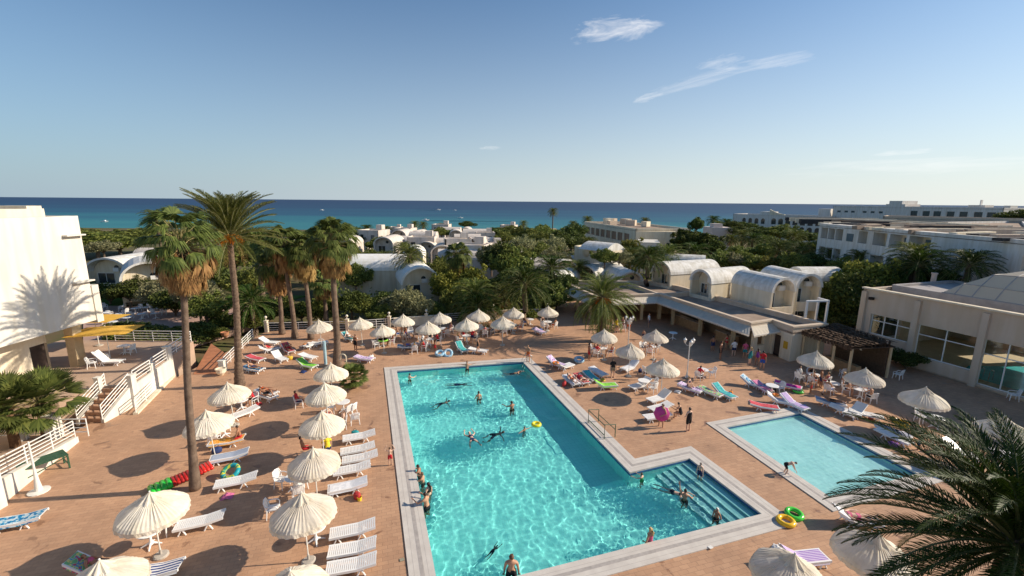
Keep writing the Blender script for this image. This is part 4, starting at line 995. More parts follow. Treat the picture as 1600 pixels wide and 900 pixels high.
# ---- back railing of the deck
lampcols = []
backpts = [(-23.0,47.7),(-18.25,47.4),(-10.3,50.0),(-3,53.1),(4.4,54.0)]
lbs = ['white garden railing behind the left loungers, left of the tree trunks','white railing between the first globe lamp and the cream wall','white railing behind the middle parasols','white railing at the far right end near the bar']
segs = [((-26.8,46.4),(-18.4,47.4)),((-17.2,47.7),(-13.5,48.9)),((-9.3,50.3),(-6,51.7)),((0.2,53.5),(4.3,54.0))]
for (p, q), lb in zip(segs, lbs): railing('garden_railing', [V3(*p,0), V3(*q,0)], lb, 1.05, 4)
for (p, q, lb) in (((-18.4,47.4),(-17.2,47.7),'short cream wall panel beside the leftmost back parasol'),((-13.5,48.9),(-9.3,50.3),'cream boundary wall behind the middle parasols'),((-6,51.7),(.2,53.5),'long cream boundary wall behind the right hand back parasols')):
    mb = MB(); strip(mb, V3(*p), V3(*q), .3, -.3, 1.0); strip(mb, V3(*p), V3(*q), .4, 1.0, 1.07); tag(mb.build('boundary_wall', plaster), lb, 'wall')
def make_globe_post():
    t = bpy.data.objects.new('globe_lamp_post', None); COL.objects.link(t)
    mb = MB(); mb.box(-.16,.16,-.16,.16,0,1.25); mb.box(-.2,.2,-.2,.2,1.25,1.33); mb.build('pedestal', plaster, t)
    mb = MB(); mb.lathe([(.05,1.33),(.04,1.5),(.09,1.55)], 8); mb.build('stem', pole_m, t)
    mb = MB(); mb.ball((0,0,1.68), .15, n=12, m=8); mb.build('globe', mat('opal_glass', (.75,.68,.55), .3), t, True)
    return t
for (x, y, lb) in ((-18.3,47.4,'left of the first back parasol'),(-14,48.8,'behind the second and third back parasols'),(-10.0,50.1,'behind the sixth back parasol'),(-5.9,51.8,'behind the seventh back parasol'),(-2.3,52.9,'behind the ninth back parasol'),(-26.8,46.5,'at the left corner of the garden railing'),(4.4,54.1,'nearest the bar building')):
    place('globe', make_globe_post, (x,y,0), 0, 1, 'cream pedestal with white globe lamp '+lb, 'lamp', 'globe lamps along the back railing')
# slanted railing beside the red garden steps + pot
railing('step_railing', [V3(*P(350,577)[:2],0), V3(*P(396,530)[:2],.1)], 'white railing slanting back beside the red garden path', 1.0, 4)
pier(*P(349,580)[:2],0,1.0,.45,'low white pier at the end of the slanting railing')
o = MB(); q = [P(302,585), P(342,585), P(352,552), P(330,537)]; o.prism([(p.x,p.y) for p in q], -.1, .02); o.build('garden_path', mat('red_path_tiles', (.42,.17,.08), .8, .2, 2), kind='structure')
q = [P(x,y,-.3) for x,y in ((130,560),(300,535),(420,500),(400,478),(130,478))]; o = MB(); o.prism([(p.x,p.y) for p in q], -.9, -.27); o.build('garden_patio', mat('pink_patio', (.42,.27,.21), .9, .12, 1), kind='structure')
lawn_m = mat('lawn', (.10,.17,.03), .95, .25, .8, .5, 30, .1, c2=(.06,.11,.02))
q = [P(x,y,-.3) for x,y in ((140,478),(420,478),(480,462),(120,462))]; o = MB(); o.prism([(p.x,p.y) for p in q], -.9, -.26); o.build('lawn', lawn_m, kind='structure')
q = [V3(1,55.2),V3(5,55.2),V3(5.5,60),V3(1.5,60)]; o = MB(); o.prism([(p.x,p.y) for p in q], -.9, -.1); o.build('lawn', lawn_m, kind='structure')

# ---------------------------------------------------------------- vegetation
def leaf_mat(name, c, c2, rnd=.18, trans=.3, rough=.6, spec=.14):
    """leaves vary from leaf to leaf and plant to plant"""
    m = bpy.data.materials.new(name); m.use_nodes = True; t = m.node_tree; b = t.nodes['Principled BSDF']
    g = N(t,'ShaderNodeNewGeometry'); r = N(t,'ShaderNodeValToRGB'); r.color_ramp.elements[0].color = (*c2,1); r.color_ramp.elements[1].color = (*c,1)
    t.links.new(g.outputs['Random Per Island'], r.inputs[0])
    oi = N(t,'ShaderNodeObjectInfo'); hs = N(t,'ShaderNodeHueSaturation'); mr = N(t,'ShaderNodeMapRange'); mr.inputs[3].default_value = 1-rnd; mr.inputs[4].default_value = 1+rnd
    t.links.new(oi.outputs['Random'], mr.inputs[0]); t.links.new(mr.outputs[0], hs.inputs['Value'])
    mr2 = N(t,'ShaderNodeMapRange'); mr2.inputs[3].default_value = .485; mr2.inputs[4].default_value = .515
    t.links.new(oi.outputs['Random'], mr2.inputs[0]); t.links.new(mr2.outputs[0], hs.inputs['Hue'])
    t.links.new(r.outputs[0], hs.inputs['Color']); t.links.new(hs.outputs[0], b.inputs['Base Color'])
    b.inputs['Roughness'].default_value = rough; b.inputs['Specular IOR Level'].default_value = spec
    td = N(t,'ShaderNodeBsdfTranslucent'); t.links.new(hs.outputs[0], td.inputs[0]); ms = N(t,'ShaderNodeMixShader'); ms.inputs[0].default_value = trans
    t.links.new(b.outputs[0], ms.inputs[1]); t.links.new(td.outputs[0], ms.inputs[2]); t.links.new(ms.outputs[0], t.nodes['Material Output'].inputs[0])
    MATS[name] = m; return m
frond_m = leaf_mat('date_palm_frond', (.20,.22,.05), (.06,.085,.02))
frond_d = leaf_mat('dark_palm_frond', (.075,.12,.018), (.02,.045,.008))
fan_m = leaf_mat('fan_palm_leaf', (.17,.20,.05), (.055,.08,.02))
dead_m = leaf_mat('dead_palm_leaf', (.42,.25,.095), (.20,.105,.04), .1, .2)
fruit_m = leaf_mat('orange_date_fruit', (.75,.25,.03), (.50,.13,.015), .1, .1)
bark_p = mat('palm_bark', (.22,.155,.11), .95, .3, 6, 1.0, 14, .1, c2=(.09,.06,.045))
bark_b = mat('brown_palm_fibre', (.20,.12,.07), .95, .3, 7, .9, 20, .1, c2=(.09,.05,.03))
bark_t = mat('tree_bark', (.16,.12,.09), .95, .3, 4, .6, 20, .1)
def frond(mb, o, az, el, L, droop, n, ll, w_, vee=.45, two=True, rng=random, start=.12, stiff=.0, stem=None):
    p = Vector(o); h = Vector((cos(az), sin(az), 0)); side = Vector((-sin(az), cos(az), 0))
    steps = n; ds = L/steps; e = el; pts = [p.copy()]; tw = rng.uniform(-.35,.35)
    for k in range(steps):
        t = k/steps
        e -= droop/steps*(.35+1.3*t)
        d = h*cos(e)+Vector((0,0,1))*sin(e); q = p+d*ds
        up = (Vector((0,0,1))*cos(e)-h*sin(e))
        sd = side*cos(tw)+up*sin(tw); u2 = up*cos(tw)-side*sin(tw)
        if t > start:
            prof = (math.sin(pi*min(1,(t-start)/(1-start)*.86+.14)))**.6
            for s_ in (-1,1):
                a = rng.uniform(.75,1.0)-.45*t; l_ = ll*prof*rng.uniform(.85,1.1)
                v_ = vee+rng.uniform(-.25,.25)
                dl = (d*cos(a)+(sd*s_*cos(v_)+u2*sin(v_))*sin(a)).normalized()
                tip = p+dl*l_+Vector((0,0,-.22*l_*rng.random())); wv = d*w_*.5; mid = p+dl*l_*.5+u2*.01
                mb.add([p-wv*.6, p+wv*.6, mid+wv, tip, mid-wv], [(0,1,2,4),(4,2,3)])
        p = q; pts.append(p.copy())
    if stem is not None:
        sel = pts[::max(1, steps//6)]+[pts[-1]]
        stem.tube(sel, [max(.006,.035*(1-k/len(sel))*L/3) for k in range(len(sel))], 4, False)
def date_crown(nf, L, nl, ll, w_, seed, low=-.75, droopk=1.0, ex=1.15):
    rng = random.Random(seed); mb = MB(); st = MB()
    for k in range(nf):
        t = (k+.5)/nf; el = 1.42-(1.42-low)*t**ex+rng.uniform(-.1,.1); az = k*2.39996+rng.uniform(-.15,.15)
        frond(mb, (.16*cos(az),.16*sin(az),.1-.5*t), az, el, L*rng.uniform(.86,1.05)*(.75+.25*min(1,t*3)), (1.0+.7*(1-t)+rng.uniform(-.15,.25))*droopk, nl, ll, w_, stem=st, rng=rng)
    return mb, st
def trunk_mb(H, r0, r1, lean=(0,0), rings=True, n=12, bulge=0, seed=0, rg=1):
    rng = random.Random(seed); mb = MB(); pts = []; rr = []; m = int(H/.22) if rings else 10
    for k in range(m+1):
        t = k/m; z = H*t
        x = lean[0]*t+.11*sin(4.2*t+seed)*sin(pi*t); y = lean[1]*t+.08*sin(3.3*t+2*seed)*sin(pi*t)
        r = r0+(r1-r0)*t+bulge*math.exp(-((t)*9)**2)
        if rings: r *= 1+((.07 if k%2 else -.05) if rg == 1 else 0)+rng.uniform(-.03,.03)
        pts.append((x,y,z)); rr.append(r)
    mb.tube(pts, rr, n); return mb
def make_date_palm(H, L=3.4, nf=46, nl=24, ll=.55, w_=.05, seed=1, fruit=False, lean=(0,0), r=.22, fm=None, dead=True, low=-.6, droopk=1.0, ex=1.15):
    t = bpy.data.objects.new('date_palm', None); COL.objects.link(t)
    trunk_mb(H, r*1.15, r*.85, lean, True, 12, r*.6, seed).build('trunk', bark_p, t, True)
    mb, st = date_crown(nf, L, nl, ll, w_, seed, low, droopk, ex)
    c = mb.build('crown', fm or frond_m, t); c.location = (lean[0],lean[1],H)
    s_ = st.build('frond_ribs', mat('frond_rib', (.25,.24,.10), .6, .2, 4), t); s_.location = (lean[0],lean[1],H)
    if fruit:
        mb = MB(); rng = random.Random(seed+5)
        for k in range(9):
            az = k*.7+rng.uniform(-.2,.2); R1 = rng.uniform(.55,.9)
            for j in range(34):
                a = az+rng.uniform(-.28,.28); d = rng.uniform(.25,1)*R1; z = .05-.5*(d/R1)**2*rng.uniform(.8,1.3)
                mb.cbox((d*cos(a),d*sin(a),z-.1), .05,.05,rng.uniform(.16,.34), a, 0, rng.uniform(.2,.8))
        f = mb.build('fruit_clusters', fruit_m, t); f.location = (lean[0],lean[1],H-.15)
    if dead:
        mb = MB(); rng = random.Random(seed+9)
        for k in range(9): az = rng.uniform(0,6.28); frond(mb,(.1*cos(az),.1*sin(az),-.25),az,-.9,L*.6,.7,12,ll*.8,w_*.8,0.1,rng=rng)
        f = mb.build('dead_fronds', dead_m, t); f.location = (lean[0],lean[1],H)
    return t
def fan_leaf(mb, o, az, el, pet, rad, n, droop, rng, stem=None, spread=2.5, tipd=.55):
    h = Vector((cos(az),sin(az),0)); side = Vector((-sin(az),cos(az),0)); o = Vector(o)
    d = h*cos(el)+Vector((0,0,sin(el))); e2 = el-.35; p = o+d*pet*.5+(h*cos(e2)+Vector((0,0,sin(e2))))*pet*.5
    if stem is not None: stem.tube([o, o+d*pet*.5, p], [.022,.018,.012], 4, False)
    e3 = el-droop; f = h*cos(e3)+Vector((0,0,sin(e3))); up = Vector((0,0,cos(e3)))-h*sin(e3)
    w_ = rad*spread/n*.60
    for k in range(n):
        a = -spread/2+spread*(k+.5)/n; dd = f*cos(a)+side*sin(a); dn = (side*cos(a)-f*sin(a)); r = rad*(.82+.18*cos(a*.8))*rng.uniform(.9,1.05)
        fold = up*(.05*rad if k%2 else -.02*rad)
        m1 = p+dd*r*.55+fold-up*.06*rad; tip = p+dd*r-up*rad*tipd*rng.uniform(.2,.8)-Vector((0,0,tipd*.35*rad))
        mb.add([p, m1-dn*w_, m1+dn*w_, tip], [(0,1,2),(1,3,2)])
def make_fan_palm(H, rad=1.0, nleaf=44, n=18, seed=1, skirt=1.5, r=.2, lean=(0,0), ndead=46, pet=1.15, fm=None):
    t = bpy.data.objects.new('fan_palm', None); COL.objects.link(t); rng = random.Random(seed)
    trunk_mb(H, r*1.25, r*.8, lean, True, 12, r*.5, seed, .05).build('trunk', mat('smooth_palm_bark', (.21,.15,.11), .95, .25, 3, .8, 14, .1, c2=(.11,.075,.055)), t, True)
    mb = MB(); st = MB()
    for k in range(nleaf):
        u = (k+.5)/nleaf; el = 1.45-1.35*u**1.1+rng.uniform(-.2,.2); az = k*2.39996+rng.uniform(-.2,.2)
        fan_leaf(mb,(.1*cos(az),.1*sin(az),.25-.5*u),az,el,pet*rng.uniform(.8,1.1),rad*rng.uniform(.85,1.1),n,.2+.5*u,rng,st,2.3,.8)
    for o, nm, m in ((mb,'crown',fm or fan_m),(st,'leaf_stalks',mat('leaf_stalk',(.30,.25,.10),.6,.2,4))):
        q = o.build(nm, m, t); q.location = (lean[0],lean[1],H)
    if skirt:
        mb = MB(); stk = MB()
        for k in range(ndead):
            u = k/ndead; az = k*2.39996+rng.uniform(-.2,.2); el = .1-1.15*u**.8+rng.uniform(-.25,.2)
            fan_leaf(mb,(.16*cos(az),.16*sin(az),-.1-skirt*.5*u),az,el,pet*(1.0-.25*u)*rng.uniform(.55,1.1),rad*rng.uniform(.6,1.25),max(8,n-10),el+rng.uniform(1.2,1.5),rng,stk,rng.uniform(.5,1.3),.2)
        stk.v and stk.build('dead_stalks', mat('dead_stalk',(.30,.20,.10),.8,.2,4), t).__setattr__('location', (lean[0],lean[1],H)); q = mb.build('dead_skirt', dead_m, t); q.location = (lean[0],lean[1],H)
    return t
def make_shrub_palm(seed=1, nleaf=34, rad=.75, n=16, pet=.8, H=.5, name='bush_palm', fm=None, rg=1.35):
    t = bpy.data.objects.new(name, None); COL.objects.link(t); rng = random.Random(seed)
    mb = MB(); st = MB()
    for k in range(nleaf):
        u = (k+.5)/nleaf; el = 1.4-rg*u+rng.uniform(-.15,.15); az = k*2.39996+rng.uniform(-.2,.2)
        fan_leaf(mb,(.12*cos(az),.12*sin(az),H),az,el,pet*rng.uniform(.8,1.1),rad*rng.uniform(.85,1.1),n,.05+.3*u,rng,st,2.0,.12)
    mb.build('crown', fm or fan_m, t); st.build('leaf_stalks', mat('leaf_stalk',(.3,.25,.1)), t)
    m2 = MB(); m2.tube([(0,0,-.3),(0,0,H)], [.24,.2], 10); m2.build('trunk', bark_b, t, True)
    return t
def leaf_cloud(mb, c, rx, ry, rz, n, s_, rng, shell=.55):
    for _ in range(n):
        while True:
            v = Vector((rng.uniform(-1,1),rng.uniform(-1,1),rng.uniform(-1,1)))
            if .01 < v.length <= 1: break
        v = v.normalized()*(shell+(1-shell)*rng.random()**.6)*(1+.22*noise.noise(v*2.3+Vector(c)*1.7))
        p = Vector((c[0]+v.x*rx, c[1]+v.y*ry, c[2]+v.z*rz))
        a = Vector((rng.uniform(-1,1),rng.uniform(-1,1),rng.uniform(-.6,1))).normalized(); b = a.orthogonal().normalized(); q = a.cross(b)
        th = rng.uniform(0,6.28); b2 = b*cos(th)+q*sin(th); q2 = q*cos(th)-b*sin(th)
        k = s_*rng.uniform(.6,1.35)
        mb.add([p-b2*k*.5, p+q2*k*.32, p+b2*k*.62, p-q2*k*.32], [(0,1,2,3)])
def make_tree(seed, H, W, nl=9, n=420, s_=.2, fm=None, trunkH=None, name='bushy_tree', squash=.75):
    t = bpy.data.objects.new(name, None); COL.objects.link(t); rng = random.Random(seed)
    th = trunkH if trunkH is not None else H*.35
    mb = MB(); tb = MB(); tb.tube([(0,0,-.6),(.05,0,th*.5),(0,.05,th*1.1)], [.035*H,.028*H,.02*H], 8)
    for k in range(nl):
        a = k*2.4+rng.uniform(-.4,.4); d = W*.5*math.sqrt((k+.3)/nl)*rng.uniform(.6,.95); z = th+(H-th)*rng.uniform(.25,.72)*(1-.35*d/(W*.5))
        c = (d*cos(a), d*sin(a), z); r = W*.5*rng.uniform(.34,.55)
        leaf_cloud(mb, c, r, r*rng.uniform(.8,1.1), r*squash*rng.uniform(.8,1.15), n, s_, rng)
        tb.tube([(0,0,th*.7),(c[0]*.5,c[1]*.5,(th+z)*.5),(c[0]*.85,c[1]*.85,z)], [.016*H,.011*H,.005*H], 5)
        if rng.random() < .8:
            sp = (c[0]+rng.uniform(-r,r), c[1]+rng.uniform(-r,r), z+r*squash*rng.uniform(.5,1.0)); leaf_cloud(mb, sp, r*.35, r*.35, r*.4, n//6, s_, rng, .2)
    mb.build('crown', fm, t); tb.build('trunk', bark_t, t); return t
green_a = leaf_mat('mid_green_leaf', (.25,.265,.065), (.08,.11,.025))
green_d = leaf_mat('dark_green_leaf', (.14,.17,.04), (.03,.048,.013))
olive_l = leaf_mat('olive_leaf', (.38,.36,.19), (.11,.12,.055))
yellow_l = leaf_mat('yellow_green_leaf', (.33,.31,.06), (.08,.10,.02))

def gpos(px, py, z=0): p = P(px, py, z); return p
def at(px, pybase, Y): p = Q(px, pybase, Y); return p
# -- hero palms
def put(o, name, loc, rz, label, cat='palm', group=None):
    o.location = loc; o.rotation_euler = (0,0,rz); tag(o, label, cat, group); return o
def top_h(px, py, loc):  # height of the crown centre seen at px,py above loc (same distance)
    return Q(px, py, loc.y).z-loc.z
b = P(305,764); h = top_h(286,405,b); pt_ = Q(283,395,b.y)
put(make_fan_palm(h+.6, .72, 46, 26, 3, 1.6, .15, (pt_.x-b.x,0), 150, 1.08), '', b, 0, 'tall shaggy fan palm, thick skirt of dead leaves, rising from the left deck')
b = P(375,603); pt_ = Q(361,388,b.y)
put(make_date_palm(pt_.z+1.15, 4.15, 100, 60, .60, .06, 12, True, (pt_.x-b.x,0), .22, low=-.35, droopk=.62, ex=2.1), '', b, 0, 'tallest date palm with hanging orange fruit behind the shaggy fan palm')
b = P(527,572); pt_ = Q(522,393,b.y)
put(make_fan_palm(pt_.z+.5, 1.0, 58, 24, 8, 1.8, .24, (pt_.x-b.x,0), 130, 1.45), '', b, 1.1, 'thick trunked fan palm by the pool deck with golden dead skirt')
for (bx, by, tx, ty, sd, lb, sk) in ((486,530,482,400,21,'fan palm just left of the thick trunked one, behind the railing',1.8),(461,528,452,385,23,'slender fan palm second in the cluster behind the left railing',1.6),(441,522,430,420,25,'shaggier short fan palm at the left end of the trunk cluster',2.2)):
    b = P(bx,by); pt_ = Q(tx,ty,b.y)
    put(make_fan_palm(pt_.z+.1, .95, 50, 18, sd, sk+.2, .20, (pt_.x-b.x,0), 100, 1.35), '', b, sd, lb)
b = P(938,533); pt_ = Q(938,462,b.y)
put(make_date_palm(pt_.z, 4.1, 92, 52, .62, .055, 31, True, (0,0), .42, low=-1.1, dead=False, droopk=.8), '', b, 0, 'broad date palm with drooping fronds and orange fruit before the bar')
for k,(x,y) in enumerate(((953,520),)): pass
# bush palms
put(make_shrub_palm(4, 60, .62, 18, .6, .9, rg=1.7), '', P(553,606), 0, 'spiky green bush palm at the foot of the thick trunk', 'palm')
b = V3(*Q(62,630,24.0)[:2],.3); put(make_shrub_palm(6, 54, 1.05, 20, 1.2, 2.2, rg=1.55), '', b, 0, 'large bushy fan palm over the left terrace railing, nearest the steps', 'palm')
b = V3(*Q(8,625,23.0)[:2],.3); put(make_shrub_palm(9, 50, 1.05, 20, 1.2, 2.3, rg=1.6), '', b, 0, 'large bushy fan palm cut off by the left edge', 'palm')
# foreground palm lower right
fg = P(1690,1010,0); fgt = Q(1592,838,8.8)
rngf = random.Random(77)
t = bpy.data.objects.new('date_palm', None); COL.objects.link(t); H_ = fgt.z
trunk_mb(H_, .28, .24, (0,0), True, 14, .2, 2).build('trunk', bark_p, t, True)
mb, st = date_crown(128, 3.85, 100, .45, .034, 41, -.6, .75)
mb.build('crown', leaf_mat('backlit_dark_frond', (.05,.095,.012), (.012,.03,.005), .05, .10, .5, .12), t).location = (0,0,H_); st.build('frond_ribs', mat('dark_rib', (.09,.10,.03), .5, .2, 3), t).location = (0,0,H_)  # backlit shade of this crown is put into its darker leaf colour
put(t, '', (fgt.x, fgt.y, 0), .3, 'huge dark date palm filling the lower right corner, fronds over parasols')

# -- background palms and trees, one thing each
DP = {}
def bgpalm(px, py, Y, H, kind, i, label):
    """px,py = crown centre in the photo; trunk of H metres"""
    p = Q(px, py, Y); z = p.z-H
    mk = {'date': lambda: make_date_palm(1.0, 3.0, 56, 22, .62, .10, 51, False, (0,0), .25), 'dark': lambda: make_date_palm(1.0, 3.4, 64, 24, .66, .10, 57, False, (0,0), .28, frond_d, False),
          'fan': lambda: make_fan_palm(1.0, 1.05, 34, 12, 61, 1.2, .22, (0,0), 30, 1.1)}[kind]
    o = place('bg_'+kind, mk, (p.x, Y, z), random.uniform(0,6.28), random.uniform(.9,1.12), label, 'palm', 'palms in the hotel gardens')
    for ch in o.children:
        nm = ch.name.split('.')[0]
        if nm == 'trunk': ch.scale = (1,1,H)
        else: ch.location.z = H
    return o
bgp = [(1013,398,60,4,'dark'),(864,333,215,13,'date'),(818,348,220,6,'date'),(896,350,215,6,'date'),(800,356,210,4,'date'),(648,351,205,4,'date'),(661,351,200,4,'date'),(690,353,205,4,'date'),(573,357,175,5,'dark'),(603,358,180,4,'date'),
 (918,345,200,5,'date'),(1008,345,190,5,'date'),(1115,345,190,6,'dark'),(1135,349,185,6,'dark'),(1122,352,178,6,'date'),(1160,372,120,6,'date'),(1176,375,112,6,'dark'),(1143,372,118,6,'date'),(1195,372,116,7,'date'),(1218,392,92,6,'date'),(1234,385,100,7,'dark'),
 (1252,398,84,6,'dark'),(1275,398,80,6,'date'),(1290,385,85,7,'dark'),(1300,402,74,5,'date'),(1345,402,66,6,'date'),(1358,398,70,7,'dark'),(1428,407,52,6,'date'),(1436,412,50,6,'dark'),(1517,403,46,7,'dark'),
 (820,447,50,4,'dark'),(790,455,54,3.4,'date'),(742,462,52,3,'date'),(715,405,62,5,'fan'),(640,402,66,5,'date'),(745,478,50.5,2,'dark'),(905,418,72,4,'date'),(862,420,66,4,'dark'),(1042,403,70,4,'date'),(918,380,96,4,'date'),(985,398,80,4,'date'),
 (420,400,56,6,'fan'),(402,385,60,7,'fan'),(392,470,49,4,'dark'),(505,440,52,5,'fan'),(600,400,90,4,'date'),(630,385,96,4,'date'),(672,385,104,4,'dark'),(760,395,92,5,'dark'),(245,345,86,10,'date'),(1086,395,75,5,'dark'),(1240,372,108,6,'date')]
nb = sorted(range(len(bgp)), key=lambda i: bgp[i][0])
kd = {'date':'garden date palm','dark':'dark date palm','fan':'fan palm with dead leaves'}
random.seed(21)
for r_, i in enumerate(nb):
    px, py, Y, H, k = bgp[i]
    far = 'in the distance, ' if Y > 150 else ('in the middle gardens, ' if Y > 75 else 'behind the deck, ')
    lb = kd[k]+' '+far+ordw[r_]+' from left of all garden palms'
    if (px, py) == (864,333): lb = 'tall lone date palm standing high against the turquoise sea'
    if (px, py) == (1517,403): lb = 'large dark date palm before the blank hotel wall behind the glazed dome'
    bgpalm(px, py, Y, H, k, i, lb)
# broadleaf trees: (px, crown centre py, Y, crown width m, height m, kind)
def bgtree(px, py, Y, W, H, kind, label):
    p = Q(px, py, Y)
    mk = {'mid': lambda: make_tree(101,4.6,4.6,10,520,.26,green_a), 'dark': lambda: make_tree(105,5,4.6,10,520,.26,green_d), 'olive': lambda: make_tree(109,4.0,4.6,11,560,.20,olive_l,None,'olive_tree'),
          'yell': lambda: make_tree(113,4.4,4.6,10,520,.24,yellow_l)}
    mk['dark2'] = lambda: make_tree(117,6.4,4.4,13,520,.28,green_d,None,'dark_conifer')
    s_ = W/4.6; h_ = H/{'mid':4.6,'dark':5,'olive':4,'yell':4.4,'dark2':6.4}[kind]
    return place('tr_'+kind, mk[kind], (p.x, Y, p.z-H*.62), random.uniform(0,6.28), (s_,s_,h_), label, 'tree', 'trees and tall shrubs of the gardens')
T = [
 # hedge directly behind the deck railing
 (170,455,60,5,4,'dark'),(200,452,58,5,4,'dark'),(140,450,64,4,4,'mid'),(232,448,60,5,4.5,'olive'),(255,460,57,5,4.5,'olive'),(272,470,54,4.5,4.5,'dark'),(310,462,51,6,5,'olive'),(322,478,49,4.5,4,'mid'),
 (215,520,41.5,5,2.6,'dark'),(245,525,41,5,2.8,'dark'),(275,527,42,5,2.8,'dark'),(300,515,44,4,2.5,'dark'),(330,520,46,3.5,2.2,'mid'),(200,512,44,4,2.4,'dark'),
 (345,500,50,4,3,'mid'),(392,497,50,4.5,3,'mid'),(412,480,53,5,4,'dark'),(440,480,54,4,3.4,'mid'),(470,485,53,4,3,'dark'),(500,480,54,5,4,'mid'),(548,470,54,4.5,4,'dark'),(575,478,54,4,3.2,'mid'),
 (600,472,55,4,4,'dark'),(628,468,54,5.5,4.6,'olive'),(655,478,52.5,4.2,3.4,'olive'),(596,488,52,3.6,2.5,'mid'),(680,485,54,4,3,'mid'),(705,445,60,6,6.2,'yell'),(735,440,61,5.5,6.4,'yell'),(720,470,55,5,4.5,'mid'),
 (690,420,72,5,5,'mid'),(748,470,56,4,4,'mid'),(782,400,66,6.2,7,'dark'),(768,395,70,5,5,'olive'),(800,410,64,6,6.5,'mid'),(815,402,76,5,5,'mid'),(790,440,60,5,5,'dark'),(845,445,62,5,4.5,'mid'),(870,460,57.5,4.5,4.2,'mid'),(850,470,56,4,3.6,'dark'),
 (830,485,55,4,2.8,'mid'),(780,482,55,4,3,'mid'),(835,430,66,4.5,4.4,'olive'),(880,440,60,4,3.4,'dark'),
 # gardens between the bungalows
 (815,382,92,7,5.5,'olive'),(838,378,102,8,6,'mid'),(858,384,95,7,6,'olive'),(880,375,104,8,7,'dark'),(893,362,118,8,7,'dark'),(905,375,108,7,6,'dark'),(850,395,84,6,5,'mid'),(870,402,80,5.5,4.5,'olive'),(830,368,125,9,6,'mid'),(808,366,130,8,5,'mid'),(850,362,150,11,6,'mid'),
 (790,372,120,8,5,'mid'),(770,362,160,12,5,'dark'),(800,360,175,12,5,'mid'),(730,350,190,8,4,'dark'),(655,372,120,6,4.5,'mid'),(715,365,140,6,4,'dark'),(690,362,150,7,4,'mid'),(610,376,112,7,5,'dark'),(590,380,104,6,4,'mid'),(560,372,120,8,5,'dark'),(535,362,150,12,6,'dark'),(505,370,120,10,6,'mid'),(575,402,84,5,4,'mid'),
 (985,388,84,5,5.2,'yell'),(1000,405,78,5,4,'mid'),(945,400,72,4,3.4,'mid'),(1030,402,76,4,3.6,'dark'),(968,402,74,4,3,'olive'),(1015,412,66,3.6,2.8,'mid'),
 (1080,372,96,7.5,9,'dark2'),(1097,376,92,7,8.5,'dark2'),(1065,380,99,6,7,'dark2'),(1088,350,99,3.5,5,'dark'),(1108,385,90,6,6,'dark'),(1130,405,82,6,4.4,'mid'),(1155,408,80,6,4,'olive'),(1180,410,78,6,4,'mid'),(1205,412,74,5,3.6,'yell'),(1225,412,74,5,3.6,'mid'),(1145,395,92,6,4,'mid'),
 (1190,392,98,7,4.5,'mid'),(1160,362,150,10,6,'dark'),(1190,363,145,11,6,'dark'),(1220,362,142,11,6,'mid'),(1250,368,130,10,6,'dark'),(1205,378,118,8,5,'dark'),(1245,410,70,5,4,'mid'),(1270,408,72,5,4,'dark'),(1140,352,180,10,6,'dark'),
 (1315,420,64,5,4.5,'mid'),(1350,435,52,7,6.4,'yell'),(1325,450,50,5.5,6,'dark'),(1372,440,54,5.5,6,'mid'),(1340,470,49,6,6.4,'dark'),(1312,470,50,4.5,5.5,'dark'),(1335,500,47,5,3,'dark'),(1300,486,50,4,4,'dark'),(1390,425,58,4,4,'dark'),(1410,432,56,4,3.5,'mid'),(1462,432,52,5,3,'dark'),(1500,428,52,5,3.4,'dark'),
 (1590,337,105,8,4.5,'dark'),(1575,340,112,5,3,'dark'),(1418,560,37.2,2.6,1.9,'dark'),(1402,552,38.6,2.2,1.7,'dark'),
 (140,366,200,24,7,'mid'),(185,367,205,22,7,'dark'),(232,366,200,24,7,'mid'),(282,367,205,24,6,'dark'),(335,367,200,24,6,'mid'),(400,367,205,22,6,'dark'),(455,367,200,22,6,'mid'),(505,366,205,20,5,'dark'),(1150,352,215,18,6,'dark'),
 (150,378,112,16,7,'mid'),(185,378,118,14,6,'dark'),(215,372,128,14,6,'mid'),(160,385,100,8,4,'olive'),(395,395,76,7,5,'dark'),(365,400,74,7,6,'mid'),(340,430,64,6,6,'dark'),(385,440,62,6,5,'mid'),(300,405,80,8,6,'dark'),(275,400,90,9,6,'mid'),(430,390,84,8,6,'mid'),(475,392,80,7,6,'dark'),(540,395,76,6,5,'mid'),(555,430,66,5,5,'mid'),(520,420,66,5,6,'dark'),
]
random.seed(33)
ktx = {'mid':'leafy green garden tree','dark':'dark leaved garden tree','olive':'silvery green olive tree','yell':'yellowish green feathery tree','dark2':'tall dark conifer'}
T2 = sorted(T, key=lambda q: q[0])
for r_, q in enumerate(T2):
    px, py, Y, W, H, k = q
    zone = 'beyond the bungalows' if Y > 110 else ('in the middle gardens' if Y > 64 else 'close behind the deck')
    n_ = 1+sum(1 for s_ in T2[:r_] if s_[5] == k); 
    bgtree(px, py, Y, W, H, k, '%s %s, %s of its kind from the left' % (ktx[k], zone, ordw[n_-1]))
# undergrowth that reads as one mass
rng = random.Random(5); mb = MB()
for k in range(300):
    x = rng.uniform(-60,60); Y = 49+rng.random()**1.6*95
    if -16 < x < -8 and Y < 54: continue
    if 6 < x < 36 and Y < 66: continue
    if x > 30 and Y < 50: continue
    if x < -26 and Y < 62 : continue
    lim = 53.5+.0*x
    if Y < max(50, 53+.09*(x+5)) : Y += 5
    s_ = rng.uniform(1.2,2.4)*(1+Y/120); leaf_cloud(mb, (x,Y,zt(x,Y)+s_*.3), s_, s_, s_*.6, 60+int(40*rng.random()), .22+Y/380, rng, .5)
o = mb.build('undergrowth', green_a); o['kind'] = 'stuff'

